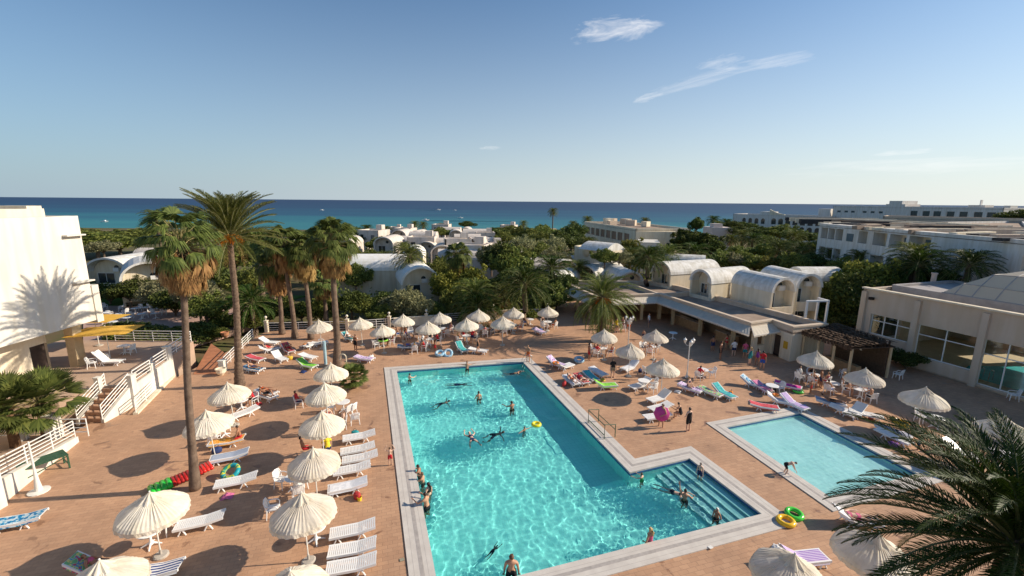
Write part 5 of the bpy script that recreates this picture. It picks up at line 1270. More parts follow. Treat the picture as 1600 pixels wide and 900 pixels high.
# ---------------------------------------------------------------- furniture
def make_parasol(sd=0):
    t = bpy.data.objects.new('parasol', None); COL.objects.link(t)
    n = 96; prof = [(.30,2.70),(.50,2.60),(.75,2.47),(.96,2.34),(1.13,2.22),(1.21,2.12)]
    mb = MB(); vs = []
    for j, (r, z) in enumerate(prof):
        for k in range(n):
            a = 2*pi*k/n; rib = abs(math.sin(a*4)); sag = .035*rib*(r/1.27)
            pl = (.009 if k%2 else -.009)*(.4+r/1.27)*(1+1.2*noise.noise(Vector((k*.37,j*.2,9+sd))))+.022*noise.noise(Vector((k*.9,j*.7,3+sd)))-.03*(sd%3)*(r/1.27)*max(0,noise.noise(Vector((cos(a)*1.2,sin(a)*1.2,sd*3.1))))
            rr = r*(1-.03*rib*(r/1.27)); vs.append((rr*cos(a), rr*sin(a), z-sag+pl))
    fs = [(j*n+k,(j+1)*n+k,(j+1)*n+(k+1)%n,j*n+(k+1)%n) for j in range(len(prof)-1) for k in range(n)]
    mb.add(vs, fs); mb.build('canopy', canvas, t)
    mb = MB(); vs = []
    for k in range(n):
        a = 2*pi*k/n; rib = abs(math.sin(a*4)); r = 1.21*(1-.03*rib); z = 2.12-.035*rib
        w_ = .02*math.sin(a*24); vs += [(r*cos(a),r*sin(a),z+.004), ((r+.015+w_)*cos(a),(r+.015+w_)*sin(a),z-.13-.03*abs(math.sin(a*12)))]
    mb.add(vs, [(2*k,2*k+1,(2*k+3)%(2*n),(2*k+2)%(2*n)) for k in range(n)]); mb.build('valance', canvas, t)
    mb = MB(); vs = []; m = 32
    for (r, z) in ((.36,2.665),(.20,2.80),(.10,2.90),(.03,2.97)):
        for k in range(m): a = 2*pi*k/m; q = r*(1.16 if k%4 < 2 else .86); vs.append((q*cos(a), q*sin(a), z))
    mb.add(vs, [(j*m+k, j*m+(k+1)%m, (j+1)*m+(k+1)%m, (j+1)*m+k) for j in range(3) for k in range(m)]+[tuple(range(3*m,4*m))]); mb.build('cap', canvas, t)
    mb = MB(); mb.tube([(0,0,.08),(0,0,3.0)], .026, 8); mb.ball((0,0,3.01), .035); mb.build('pole', pole_m, t)
    mb = MB()
    for k in range(8): a = 2*pi*k/8; mb.tube([(0,0,2.68),(1.15*cos(a),1.15*sin(a),2.12)], .010, 4); mb.tube([(0,0,2.12),(.6*cos(a),.6*sin(a),2.37)], .009, 4)
    mb.build('ribs', pole_m, t)
    mb = MB(); mb.lathe([(.27,0),(.27,.06),(.22,.1),(.05,.11),(.05,.32)], 16); mb.build('base', mat('concrete_base', (.42,.38,.33), .9, .15, 6), t)
    return t
def lounger_prof(back):
    """surface height at x along the lounger, head end at negative x"""
    def z(x):
        if x >= -.2: return .34
        return .34+math.tan(back)*(-.2-x)
    return z
def make_lounger(back, slats=True, name='sun_lounger'):
    t = bpy.data.objects.new(name, None); COL.objects.link(t); z = lounger_prof(back)
    def seg(nm, x0, x1):
        mb = MB(); cb = cos(back) if x1 <= -.19 else 1
        n = int((x1-x0)/.075)
        for s_ in (-1,1):
            for k in range(1): mb.add([(x0,s_*.34,z(x0)-.085),(x1,s_*.34,z(x1)-.085),(x1,s_*.27,z(x1)-.085),(x0,s_*.27,z(x0)-.085),(x0,s_*.34,z(x0)+.016),(x1,s_*.34,z(x1)+.016),(x1,s_*.27,z(x1)+.012),(x0,s_*.27,z(x0)+.012)],
                 [(0,1,2,3),(4,7,6,5),(0,4,5,1),(1,5,6,2),(2,6,7,3),(3,7,4,0)])
        for k in range(n):
            a = x0+(x1-x0)*k/n+.006; b = x0+(x1-x0)*(k+1)/n-.010
            mb.add([(a,-.27,z(a)-.02),(b,-.27,z(b)-.02),(b,.27,z(b)-.02),(a,.27,z(a)-.02),(a,-.27,z(a)+.004),(b,-.27,z(b)+.004),(b,.27,z(b)+.004),(a,.27,z(a)+.004)],
                   [(0,3,2,1),(4,5,6,7),(0,1,5,4),(1,2,6,5),(2,3,7,6),(3,0,4,7)])
        mb.build(nm, white_plastic, t)
    seg('seat', -.2, .95); seg('backrest', -.93, -.2)
    for x, dx in ((.62,.16),(.62,-.14),(-.35,.16),(-.35,-.16)):
        mb = MB()
        for s_ in (-1,1): mb.tube([(x,s_*.28,.30),(x+dx,s_*.31,.0)], [.036,.028], 6)
        mb.tube([(x+dx*.5,-.28,.15),(x+dx*.5,.28,.15)], .014, 5); mb.build('leg', white_plastic, t)
    if back > .1:
        mb = MB()
        for s_ in (-1,1): mb.tube([(-.72,s_*.25,z(-.72)-.03),(-.5,s_*.25,.28)], .015, 5)
        mb.build('prop', white_plastic, t)
    return t
def make_chair():
    t = bpy.data.objects.new('plastic_armchair', None); COL.objects.link(t)
    mb = MB()
    for k in range(7): y = -.2+.4*k/6; mb.cbox((0.01,y*1.05,.415+.012*abs(k-3)/3), .44,.052,.02)
    mb.box(.19,.235,-.24,.24,.395,.43); mb.box(-.235,-.19,-.22,.22,.39,.425); mb.build('seat', white_plastic, t)
    mb = MB()
    for k in range(7):
        y = -.2+.4*k/6; x = -.24-.0+.05*(1-abs(k-3)/3)*-.6; mb.cbox((x-.05,y,.64), .016,.05,.44,0,0,-.2)
    mb.tube([(-.20,-.24,.42),(-.27,-.25,.7),(-.32,-.2,.86),(-.345,0,.9),(-.32,.2,.86),(-.27,.25,.7),(-.20,.24,.42)], .022, 6); mb.build('backrest', white_plastic, t)
    for s_ in (-1,1):
        mb = MB(); mb.tube([(-.26,s_*.26,.66),(-.05,s_*.29,.665),(.17,s_*.28,.64),(.235,s_*.27,.56),(.22,s_*.25,.42)], .024, 6); mb.build('armrest', white_plastic, t)
        for x in (.21,-.21):
            mb = MB(); mb.tube([(x,s_*.23,.42),(x*1.18,s_*.27,0)], [.032,.02], 6); mb.build('leg', white_plastic, t)
    return t
def make_table(r=.45):
    t = bpy.data.objects.new('round_table', None); COL.objects.link(t)
    mb = MB(); mb.lathe([(r*.96,.69),(r,.70),(r,.725),(r*.97,.735)], 28); mb.build('tabletop', white_plastic, t)
    mb = MB(); mb.lathe([(.09,.10),(.05,.3),(.05,.55),(.11,.69)], 12); mb.build('column', white_plastic, t)
    for k in range(4):
        a = k*pi/2+.4; mb = MB(); mb.tube([(.05*cos(a),.05*sin(a),.16),(.36*cos(a),.36*sin(a),.02)], [.045,.025], 6); mb.build('foot', white_plastic, t)
    return t
LMAT = {}
def pattern(name, cols, scale=6, kind='wave', rough=.85):
    if name in MATS: return MATS[name]
    m = bpy.data.materials.new(name); m.use_nodes = True; t = m.node_tree; b = t.nodes['Principled BSDF']; b.inputs['Roughness'].default_value = rough; b.inputs['Specular IOR Level'].default_value = .15
    tc = N(t,'ShaderNodeTexCoord')
    if kind == 'wave': w_ = N(t,'ShaderNodeTexWave', bands_direction='Y', inp={'Scale': scale, 'Distortion': .4})
    else: w_ = N(t,'ShaderNodeTexNoise', inp={'Scale': scale, 'Detail': 1})
    t.links.new(tc.outputs['Object'], w_.inputs['Vector'])
    r = N(t,'ShaderNodeValToRGB'); r.color_ramp.interpolation = 'CONSTANT'; e = r.color_ramp.elements
    if kind == 'wave': ps = [i/len(cols) for i in range(len(cols))]
    else: ps = [0]+[.40+.2*i/max(1,len(cols)-1) for i in range(len(cols)-1)]
    e[0].position = 0; e[0].color = (*cols[0],1); e[1].position = ps[1]; e[1].color = (*cols[1],1)
    for i in range(2, len(cols)): q = e.new(ps[i]); q.color = (*cols[i],1)
    t.links.new(w_.outputs[1] if kind == 'wave' else w_.outputs[0], r.inputs[0]); t.links.new(r.outputs[0], b.inputs['Base Color'])
    MATS[name] = m; return m
TOW = {'blue patterned': pattern('blue_towel', [(.02,.12,.32),(.03,.3,.5),(.5,.6,.65)], 7, 'n'), 'navy and white striped': pattern('striped_towel', [(.03,.06,.22),(.75,.75,.75)], 2.2),
 'orange patterned': pattern('orange_towel', [(.75,.25,.02),(.8,.55,.2),(.75,.3,.03)], 9, 'n'), 'grey blue striped': pattern('grey_towel', [(.22,.28,.4),(.45,.5,.6)], 3),
 'green': pattern('green_towel', [(.15,.45,.04),(.25,.6,.08)], 5, 'n'), 'purple patterned': pattern('purple_towel', [(.25,.08,.35),(.5,.35,.6),(.7,.6,.75)], 8, 'n'), 'pink': pattern('pink_towel', [(.65,.12,.3),(.75,.3,.45)], 6, 'n'),
 'red': pattern('red_towel', [(.5,.03,.05),(.6,.1,.12)], 6, 'n'), 'white': pattern('white_towel', [(.75,.75,.78),(.65,.66,.7)], 4, 'n'), 'multicoloured': pattern('multi_towel', [(.6,.1,.12),(.1,.35,.5),(.7,.6,.2),(.2,.45,.2)], 6, 'n'),
 'violet striped': pattern('violet_towel', [(.3,.15,.5),(.7,.62,.75)], 4), 'teal': pattern('teal_towel', [(.02,.3,.33),(.1,.45,.45)], 6, 'n'), 'magenta': pattern('magenta_towel', [(.6,.02,.25),(.7,.08,.33)], 6, 'n'), 'yellow': pattern('yellow_towel', [(.8,.5,.04),(.85,.6,.1)], 6, 'n')}
def make_towel(back, x0, x1, seed):
    rng = random.Random(seed); z = lounger_prof(back); nx, ny = 16, 9; vs = []
    for i in range(nx+1):
        for j in range(ny+1):
            x = x0+(x1-x0)*i/nx; y = -.36+.72*j/ny; e = max(0, abs(y)-.31)
            vs.append((x+.01*rng.random(), y*(1-.25*e), z(x)+.028-e*3.0+.012*noise.noise(Vector((x*4,y*5,seed)))))
    mb = MB(); mb.add(vs, [(i*(ny+1)+j,(i+1)*(ny+1)+j,(i+1)*(ny+1)+j+1,i*(ny+1)+j+1) for i in range(nx) for j in range(ny)])
    k = len(vs); mb.add([(a,b,c-.012) for a,b,c in vs], [(i*(ny+1)+j,i*(ny+1)+j+1,(i+1)*(ny+1)+j+1,(i+1)*(ny+1)+j) for i in range(nx) for j in range(ny)])
    return mb.build('towel', TOW['white'], None, True)
BK = {'flat': .06, 'low': .17, 'mid': .55, 'high': .85}
LOUNGERS = []
def lounger(hx, hy, fx, fy, bk, label, group):
    """head and foot ends as seen in the photo"""
    a, b = P(hx,hy,.34), P(fx,fy,.34); c = (a+b)/2; rz = math.atan2(b.y-a.y, b.x-a.x)
    o = place('lg_'+bk, lambda: make_lounger(BK[bk]), (c.x,c.y,0), rz, 1, label, 'lounger', group); LOUNGERS.append((c.x,c.y,rz,bk,label)); return o
def towel(l, col, label, x0=-.9, x1=.85):
    x, y, rz, bk, _ = l; rng = (x0, x1)
    o = place('tw_%s_%.2f_%.2f' % (bk,x0,x1), lambda: make_towel(BK[bk], x0, x1, 3), (x,y,0), rz, 1, label, 'towel')
    recolour(o, TOW[col]); return o
G_L = 'white plastic sun loungers round the pools'
random.seed(9)
# (head), (foot), back, towel colour, description of where it stands
LG = [
 ((588,819),(514,834),'low',None,'lounger nearest the pool coping in the front trio, furthest from the camera'),
 ((589,849),(512,862),'low',None,'middle lounger of the trio by the left coping near the front'),
 ((591,874),(507,889),'low',None,'closest lounger to the camera in the trio by the left coping'),
 ((583,750),(503,766),'low','white','lounger strewn with clothes between the second and third front parasols'),
 ((580,726),(520,737),'low',None,'lounger poking out under the parasol below the yellow shirted person'),
 ((590,709),(535,719),'low',None,'lounger second in the row of three beside the standing child'),
 ((584,696),(534,705),'low',None,'lounger furthest back in the row of three beside the standing child'),
 ((588,676),(534,685),'low',None,'lounger next to the yellow shirted person, slats showing, alone near coping'),
 ((352,805),(272,822),'low',None,'lounger under the left front parasol beside the round table'),
 ((404,743),(333,757),'low',None,'lounger right of the palm trunk with watermelon mattress'),
 ((391,705),(326,717),'low','grey blue striped','lounger with grey blue cover behind the watermelon mattress'),
 ((392,683),(316,693),'low','orange patterned','lounger with orange cover near the leftmost middle parasol'),
 ((400,637),(360,651),'low',None,'lounger under the leftmost rear parasol, partly hidden by its table'),
 ((104,887),(200,884),'mid','multicoloured','lounger with heaped clothes at the bottom left behind a parasol'),
 ((277,885),(205,896),'low','navy and white striped','lounger with navy striped towel at the bottom edge'),
 ((66,805),(-12,818),'low','blue patterned','lounger with blue towel cut off by the left edge'),
 ((395,606),(438,616),'flat','white','lounger with two sunbathers right of the tallest date palm'),
 ((400,612),(432,622),'flat',None,'lounger right under the two sunbathers, near side'),
 ((381,573),(411,577),'low','blue patterned','lounger with blue towel at the tallest date palm'),
 ((384,556),(414,562),'low','red','lounger with red towel behind the tallest date palm'),
 ((402,548),(440,541),'mid','white','white covered lounger at the left end of the garden railing'),
 ((404,533),(438,535),'mid',None,'bare lounger against the garden railing, left end'),
 ((425,553),(450,564),'mid',None,'small looking bare lounger left of the green towel one'),
 ((463,566),(498,573),'mid','green','lounger with bright green towel beside the blue shower post'),
 ((462,552),(500,560),'low',None,'lounger behind the green towel one, by the shower post'),
 ((470,545),(497,532),'low',None,'lounger standing askew behind the shower post'),
 ((482,538),(512,533),'low',None,'lounger touching the thick trunked fan palm'),
 ((443,541),(458,550),'mid','red','lounger with dark red clothes near the trunk cluster'),
 ((560,558),(578,560),'low','purple patterned','lounger beyond the bush palm with purple towel'),
 ((536,524),(556,530),'mid','teal','lounger with teal towel behind the thick trunk'),
 ((622,541),(650,540),'low','blue patterned','lounger with light blue towel among the rear tables'),
 ((715,539),(728,549),'mid','teal','lounger with teal towel beside the walking woman'),
 ((732,545),(762,548),'low',None,'bare lounger behind the walking woman'),
 ((833,513),(852,520),'low','purple patterned','dark lounger below the rightmost rear parasol'),
 ((852,561),(888,573),'mid','purple patterned','lounger carrying the orange ring beside the right coping'),
 ((872,575),(893,568),'mid',None,'lounger half behind the orange ring lounger'),
 ((875,581),(912,607),'low','white','lounger with reclining woman beside the right coping'),
 ((890,578),(928,606),'low','red','lounger with red towel alongside the reclining woman'),
 ((908,575),(940,600),'low','teal','lounger with teal towel behind the red towel pair'),
 ((916,571),(955,590),'low','white','lounger with white towel left of the man in black'),
 ((930,602),(962,600),'mid','green','lounger at the foot of the man in black'),
 ((1001,566),(965,580),'mid','white','lounger with white towel between the two middle parasols'),
 ((1015,597),(984,605),'mid',None,'bare lounger with raised back behind the round parasol shadow'),
 ((1050,615),(1007,627),'mid',None,'bare lounger just behind the pink umbrella'),
 ((1052,630),(1012,640),'low',None,'lounger behind the holder of the pink umbrella'),
 ((1050,646),(1004,652),'low',None,'lounger in front of the pink umbrella, legs towards the pool'),
 ((1062,600),(1096,611),'low','purple patterned','lounger near the round table of the sitting women'),
 ((1098,607),(1122,616),'low','multicoloured','lounger with flowered towel next to the purple towel one'),
 ((1118,607),(1146,620),'mid','teal','lounger with towel trailing to the ground, right of the flowered one'),
 ((1161,594),(1194,603),'mid','blue patterned','lounger on open deck before the bar queue'),
 ((1182,598),(1200,609),'low','pink','lounger with pink towel beside the blue towel one'),
 ((1176,631),(1212,636),'low','red','lounger at the rear corner of the children pool'),
 ((1211,597),(1252,606),'low','magenta','lounger with magenta towel left of the green ring'),
 ((1203,622),(1238,628),'mid','white','lounger with orange bundle behind the children pool'),
 ((1222,622),(1262,639),'mid','violet striped','lounger at the rear coping of the children pool'),
 ((1284,625),(1312,630),'low','grey blue striped','lounger with grey towel under the shaded parasol'),
 ((1296,633),(1348,648),'low',None,'lounger beside the right coping of the children pool, clothes on it'),
 ((1352,636),(1318,650),'mid',None,'lounger facing back beside the clothes strewn one'),
 ((1370,664),(1425,682),'low','navy and white striped','lounger carrying the orange float at shade edge'),
 ((1376,672),(1418,690),'flat',None,'lounger in front of the orange float one'),
 ((1306,806),(1372,814),'mid','white','lounger with sunbather between the front palm fronds'),
 ((1238,872),(1275,868),'mid','violet striped','lounger under the bottom right parasol with purple cloth'),
 ((1490,700),(1520,712),'mid',None,'lounger glimpsed through the palm fronds on the right'),
 ((1560,706),(1590,712),'low','white','lounger at the right edge under the last parasol'),
 ((1335,642),(1372,650),'flat',None,'low bare lounger among the shaded tables'),
]
for (h_, f_, bk, tw, ds) in LG:
    o = lounger(h_[0], h_[1], f_[0], f_[1], bk, ('white plastic '+ds), G_L)
    if tw: towel(LOUNGERS[-1], tw, '%s towel on the %s' % (tw, ds))
# parasols by the pixel of their apex
PS = [((359,597),'leftmost rear parasol of the left column, beside the tallest date palm'),((327,640),'parasol touching the shaggy palm trunk, second in the left column'),((235,767),'big looking parasol shading a round table at lower left'),((150,880),'parasol cut by the bottom edge at lower left'),
 ((515,567),'parasol in front of the bush palm, rearmost of the centre column'),((509,599),'second parasol of the centre column from the rear'),((500,642),'third parasol of the centre column from the rear'),((489,696),'fourth parasol of the centre column, behind the yellow shirted person'),((473,775),'nearest whole parasol of the centre column'),((451,890),'parasol cut by the bottom edge below the centre column'),
 ((500,499),'first back row parasol, left of the thick trunk'),((564,495),'back row parasol just right of the thick trunk'),((598,505),'back row parasol over the green topped table'),((628,490),'back row parasol before the bushy wall, fourth from left'),((667,501),'back row parasol fifth from left, over white chairs'),((689,487),'back row parasol sixth from left, close to the wall'),((730,497),'back row parasol seventh from left, people in red below'),((746,484),'back row parasol eighth from left, at the cream wall'),((785,495),'greyish shaded back row parasol, ninth from left'),((802,480),'back row parasol tenth from left, near the garden end'),((856,477),'rightmost back row parasol, beside the drooping date palm'),
 ((946,514),'parasol in front of the drooping date palm trunk'),((1025,514),'parasol nearest the open bar counter'),((985,535),'parasol beside the man in black, right of the pool'),((1037,562),'parasol casting the round shadow right of the pool'),
 ((1275,549),'parasol nearest the thatched shelter'),((1355,575),'second parasol in the shade by the pool hall'),((1447,607),'third shaded parasol, standing alone'),((1575,651),'shaded parasol near the right edge'),((1232,861),'parasol at the bottom edge, right of the pool corner'),((1365,835),'parasol half hidden behind dark palm fronds')]
PAR = []
for (q, ds) in PS:
    p = P(q[0], q[1], 2.97); PAR.append(p)
    o = place('parasol%d' % (PS.index((q,ds))%5), lambda: make_parasol(PS.index((q,ds))%5+1), (p.x,p.y,0), random.uniform(0,6), random.uniform(.97,1.03), 'cream pleated '+ds, 'parasol', 'cream parasols round the pools')
    o.rotation_euler.x = random.uniform(-.045,.045); o.rotation_euler.y = random.uniform(-.05,.05)
# tables and chairs
G_T, G_C = 'round white plastic tables', 'white plastic armchairs'
TB = [((237,853),'with an ashtray under the lower left parasol'),((494,846),'beside the trio of loungers under the nearest whole parasol'),((462,765),'beside the clothes strewn lounger'),((378,640),'under the leftmost rear parasol'),((352,682),'by the orange covered lounger'),((513,672),'under the third parasol of the centre column'),((537,643),'near the empty chairs behind the left coping'),
 ((599,541),'with bright green cloth in the rear rows'),((611,530),'behind the green topped one'),((640,528),'under the fourth back row parasol'),((672,540),'among the chairs in front of the fifth back parasol'),((693,523),'near the cream wall'),((729,535),'under the parasol with people in red'),((785,520),'under the greyish parasol'),((802,517),'left of the rightmost back parasol'),((856,512),'under the rightmost back row parasol'),((757,523),'before the cream wall end'),
 ((940,555),'ringed by seated bathers left of the man in black'),((1017,552),'beside the man in a dark shirt'),((970,515),'near the date palm trunk by the bar'),((1025,587),'behind the parasol with the round shadow'),((1005,608),'between two right hand loungers'),((1097,590),'beside the lamp post and sitting women'),((1051,530),'standing alone before the bar counter'),((1270,598),'under the parasol nearest the thatch'),((1342,622),'under the second shaded parasol'),((1300,612),'between the two shaded parasols'),((1205,616),'left of the magenta towel'),((1460,668),'beyond the palm fronds in the shade'),((650,548),'next to the light blue towel'),((828,508),'by the rear garden corner')]
TABS = []
for (q, ds) in TB:
    p = P(q[0], q[1], 0); TABS.append(p); place('table', make_table, (p.x,p.y,0), random.uniform(0,1.5), 1, 'round white table '+ds, 'table', G_T)
mb = MB(); mb.lathe([(.47,0),(.475,-.02),(.5,-.12)][::-1], 24); mb.lathe([(0.01,.004),(.47,.004)], 24); o = mb.build('tablecloth', TOW['green']); o.location = TABS[7]+V3(0,0,.738); tag(o, 'bright green cloth spread over a round table in the rear rows', 'tablecloth')
mb = MB(); mb.lathe([(.06,0),(.07,.03),(.055,.03),(.05,.01)], 12); o = mb.build('ashtray', mat('dark_ashtray', (.08,.03,.02), .4)); o.location = TABS[0]+V3(-.12,.05,.737); tag(o, 'small dark ashtray on the table under the lower left parasol', 'ashtray')
CHAIRS = []
def chair(p, face, label): 
    o = place('chair', make_chair, (p.x,p.y,0), face, 1, label, 'chair', G_C); CHAIRS.append(p); return o
used = [(l[0],l[1]) for l in LOUNGERS]
def free(p, d=.75): return all((p.x-x)**2+(p.y-y)**2 > d*d for x, y in used)
tc = []
for i, p in enumerate(TABS):
    want = {0:1,1:0,2:2,3:1,4:2,5:3,6:2,7:3,8:2,9:3,10:4,11:3,12:3,13:2,14:2,15:3,16:3,17:4,18:3,19:3,20:3,21:2,22:2,23:0,24:4,25:3,26:2,27:1,28:1,29:2,30:1}.get(i,2)
    a0 = random.uniform(0,6.28); k = 0
    for j in range(9):
        if k >= want: break
        a = a0+j*2*pi/(want+.6)*1.02; q = V3(p.x+.82*cos(a), p.y+.82*sin(a))
        if free(q, .8) and not in_poly(q.x,q.y,poolO) and not in_poly(q.x,q.y,kidO): used.append((q.x,q.y)); tc.append((i,k,q,a+pi+random.uniform(-.3,.3))); k += 1
nm4 = ['first','second','third','fourth']
CH = {}
TSH = ['under the lower left parasol', 'beside the front lounger trio', 'by the clothes strewn lounger', 'under the leftmost rear parasol', 'by the orange covered lounger', 'under the third centre parasol', 'beside the left coping chairs', 'with the green cloth', 'behind the green clothed table', 'under the fourth back parasol', 'before the fifth back parasol', 'under the sixth back parasol', 'under the seventh back parasol', 'under the greyish back parasol', 'left of the rightmost back parasol', 'under the rightmost back parasol', 'before the cream wall end', 'left of the man in black', 'right of the man in black', 'near the drooping date palm', 'behind the round shadow parasol', 'between two right hand loungers', 'near the tall lamp post', 'before the bar counter', 'under the parasol nearest the thatch', 'under the second shaded parasol', 'between the two shaded parasols', 'left of the magenta towel', 'beyond the palm fronds', 'next to the light blue towel', 'by the rear garden corner']
for (i,k,q,a) in tc:
    CH.setdefault(i,[]).append((q,a)); chair(q, a, ('%s white armchair at the table %s' % (nm4[k] if len([z for z in tc if z[0]==i])>1 else 'lone', TSH[i])))
for (px,py,f,ds) in [(1318,590,1.2,'stacked look tall back against the thatched bar'),(1402,592,2.0,'near the bush by the pool hall wall'),(1582,625,2.6,'beside the pool hall wall at the right edge'),(428,806,0.3,'left of the nearest whole parasol'),(470,765,1.0,'holding clothes under the fourth centre parasol'),(468,636,.4,'occupied by the reader in red'),(543,650,2.6,'facing the centre column parasols'),(555,662,2.0,'in front of the one facing the centre column'),(1248,597,.3,'empty left of the parasol nearest the thatch'),(165,566,.8,'on the raised terrace behind the yellow sunshade'),(145,575,.5,'on the raised terrace front edge'),(205,553,3.0,'at the back of the raised terrace by the railing')]:
    z = TZ if px < 215 and py < 600 else 0; p = P(px,py,z); o = chair(p, f, 'white armchair '+ds); o.location.z = z
# more furniture on the raised terrace
p = P(172,570,TZ); o = place('lg_high', lambda: make_lounger(BK['high']), (p.x,p.y,TZ), .1, 1, 'white lounger with upright back on the raised terrace under the yellow sunshade', 'lounger', G_L)
p = P(195,553,TZ); place('table', make_table, (p.x,p.y,TZ), 0, 1, 'round white table at the back railing of the raised terrace', 'table', G_T)
for (px,py,rz,lb) in ((173,563,.25,'large yellow square sunshade over the raised terrace lounger'),(155,540,.1,'second yellow square sunshade further back by the hotel wall')):
    p = P(px,py,TZ) ; 
    t = thing('yellow_sunshade', lb, 'sunshade', (p.x,p.y,TZ), rz)
    ym = mat('yellow_canvas', (.78,.47,.09), .8, .06, 3, .2, 40, .1, trans=.35); n = 8; s_ = 1.5; vs = []
    for i in range(n+1):
        for j in range(n+1): x, y = -s_+2*s_*i/n, -s_+2*s_*j/n; vs.append((x*1.35, y*.95, 2.45+.42*(1-max(abs(x),abs(y))/s_)-.03*sin(pi*i/n)*sin(pi*j/n)))
    mb = MB(); mb.add(vs, [(i*(n+1)+j,(i+1)*(n+1)+j,(i+1)*(n+1)+j+1,i*(n+1)+j+1) for i in range(n) for j in range(n)]); mb.build('canopy', ym, t)
    mb = MB(); mb.tube([(0,0,0),(0,0,2.9)], .03, 8); mb.build('pole', pole_m, t)
    mb = MB(); mb.lathe([(.3,0),(.3,.08),(.06,.1)], 14); mb.build('base', mat('concrete_base', (.42,.38,.33)), t)
# patio tables far left
for i,(px,py) in enumerate(((166,497),(188,499),(212,490),(231,488),(251,489),(178,512),(200,505),(222,499),(244,498))):
    p = P(px,py,-.27); place('table', make_table, (p.x,p.y,-.27), 0, 1, 'white table on the pink garden patio, %s from the left' % ordw[[166,178,188,200,212,222,231,244,251].index(px)], 'table', G_T)
pc = sorted([(156,490),(164,484),(176,500),(190,486),(205,497),(219,486),(236,484),(228,497),(247,484),(257,492),(165,506),(172,495),(197,492),(241,492)])
for i,(px,py) in enumerate(pc):
    p = P(px,py,-.27); o = chair(p, random.uniform(0,6), 'white chair on the pink garden patio, %s from the left' % ordw[i]); o.location.z = -.27

# lamp posts
def make_lamp_post(two=True):
    t = bpy.data.objects.new('lamp_post', None); COL.objects.link(t)
    mb = MB(); mb.lathe([(.16,0),(.16,.12),(.09,.2),(.06,.5),(.045,.6),(.04,2.9),(.06,2.95),(.03,3.1)], 12); mb.build('post', pole_m, t)
    gm = mat('lantern_glass', (.62,.60,.55), .25, .1, 3)
    for k in range(3):
        a = k*2*pi/3; mb = MB(); mb.tube([(0,0,2.85),(.2*cos(a),.2*sin(a),2.75),(.38*cos(a),.38*sin(a),2.95)], .018, 6); mb.build('arm', pole_m, t)
        c = (.38*cos(a), .38*sin(a), 0); mb = MB(); mb.lathe([(.06,2.95),(.14,3.22),(.13,3.24)], 6, c); l_ = mb.build('lantern', gm, t)
        mb = MB(); mb.lathe([(.16,3.24),(.05,3.34),(.02,3.42)], 6, c); mb.build('lantern_cap', white_metal, l_)
    return t
for (px,py,lb) in ((1073,590,'white three armed lamp post right of the round shadow'),(981,546,'white three armed lamp post between the parasols near the bar')):
    p = P(px,py); place('lamp', make_lamp_post, (p.x,p.y,0), .4, 1, lb, 'lamp post', 'three armed lamp posts')
# tall white flag-like post at lower left, and the green table by it
p = P(61,768); t = thing('white_post', 'slender white post on a round foot beside the green table', 'post', (p.x,p.y,0))
mb = MB(); mb.lathe([(.42,0),(.42,.05),(.16,.09),(.10,.6),(.05,1.2),(.04,2.6),(.03,2.7)], 14); mb.build('shaft', pole_m, t)
p0, p1 = P(38,758,0), P(92,738,0)
t = thing('green_table', 'dark green wooden table with braced legs against the sloping parapet', 'table', (p0.x,p0.y,0), math.atan2(p1.y-p0.y,p1.x-p0.x)); gm = mat('dark_green_paint', (.03,.085,.045), .5, .25, 6); L = 1.75
mb = MB()
for k in range(6): mb.box(-.05,L,.16*k-.0,.16*k+.145,.76,.80)
mb.build('tabletop', gm, t)
for x in (0,L-.08):
    for y in (.03,.87): mb = MB(); mb.box(x,x+.07,y-.03,y+.04,0,.76); mb.build('leg', gm, t)
mb = MB(); mb.box(.03,.07,.06,.84,.2,.26); mb.box(L-.06,L-.02,.06,.84,.2,.26); mb.tube([(.05,.05,.25),(L-.05,.05,.7)], .03, 4); mb.tube([(.05,.85,.25),(L-.05,.85,.7)], .03, 4); mb.build('brace', gm, t)
# shower post, white hoop, pots
p = P(509,569); t = thing('shower_post', 'pale blue shower post behind the centre column parasols', 'shower', (p.x,p.y,0)); mb = MB(); mb.tube([(0,0,0),(0,0,2.1)], .13, 12); mb.build('column', mat('pale_blue_paint', (.35,.52,.60), .5), t)
mb = MB(); mb.tube([(0,0,2.05),(0,0,2.25),(-.15,0,2.32),(-.45,0,2.3)], .03, 6); mb.lathe([(.09,2.22),(.03,2.3)], 10, (-.45,0,0)); mb.build('shower_arm', white_metal, t)
p = P(538,590); t = thing('hoop_shower', 'cream curved hoop pipe beside the bush palm', 'shower', (p.x,p.y,0)); mb = MB(); mb.tube([(.25,0,0),(.25,0,1.7)]+[(.0+.25*cos(a),0,1.75+.27*sin(a)) for a in [k*pi/8 for k in range(0,9)]]+[(-.25,0,1.55)], .045, 8); mb.build('pipe', plaster, t)
for (px,py,lb) in ((346,586,'cream round flower pot at the foot of the slanting railing'),(352,527,'small terracotta tub beside the garden path')):
    p = P(px,py); t = thing('flower_pot', lb, 'pot', (p.x,p.y,0)); mb = MB(); mb.lathe([(.16,0),(.34,.25),(.38,.5),(.42,.52),(.42,.58),(.34,.58),(.33,.5)], 16); mb.build('bowl', plaster if 'cream' in lb else mat('terracotta', (.45,.2,.1)), t)
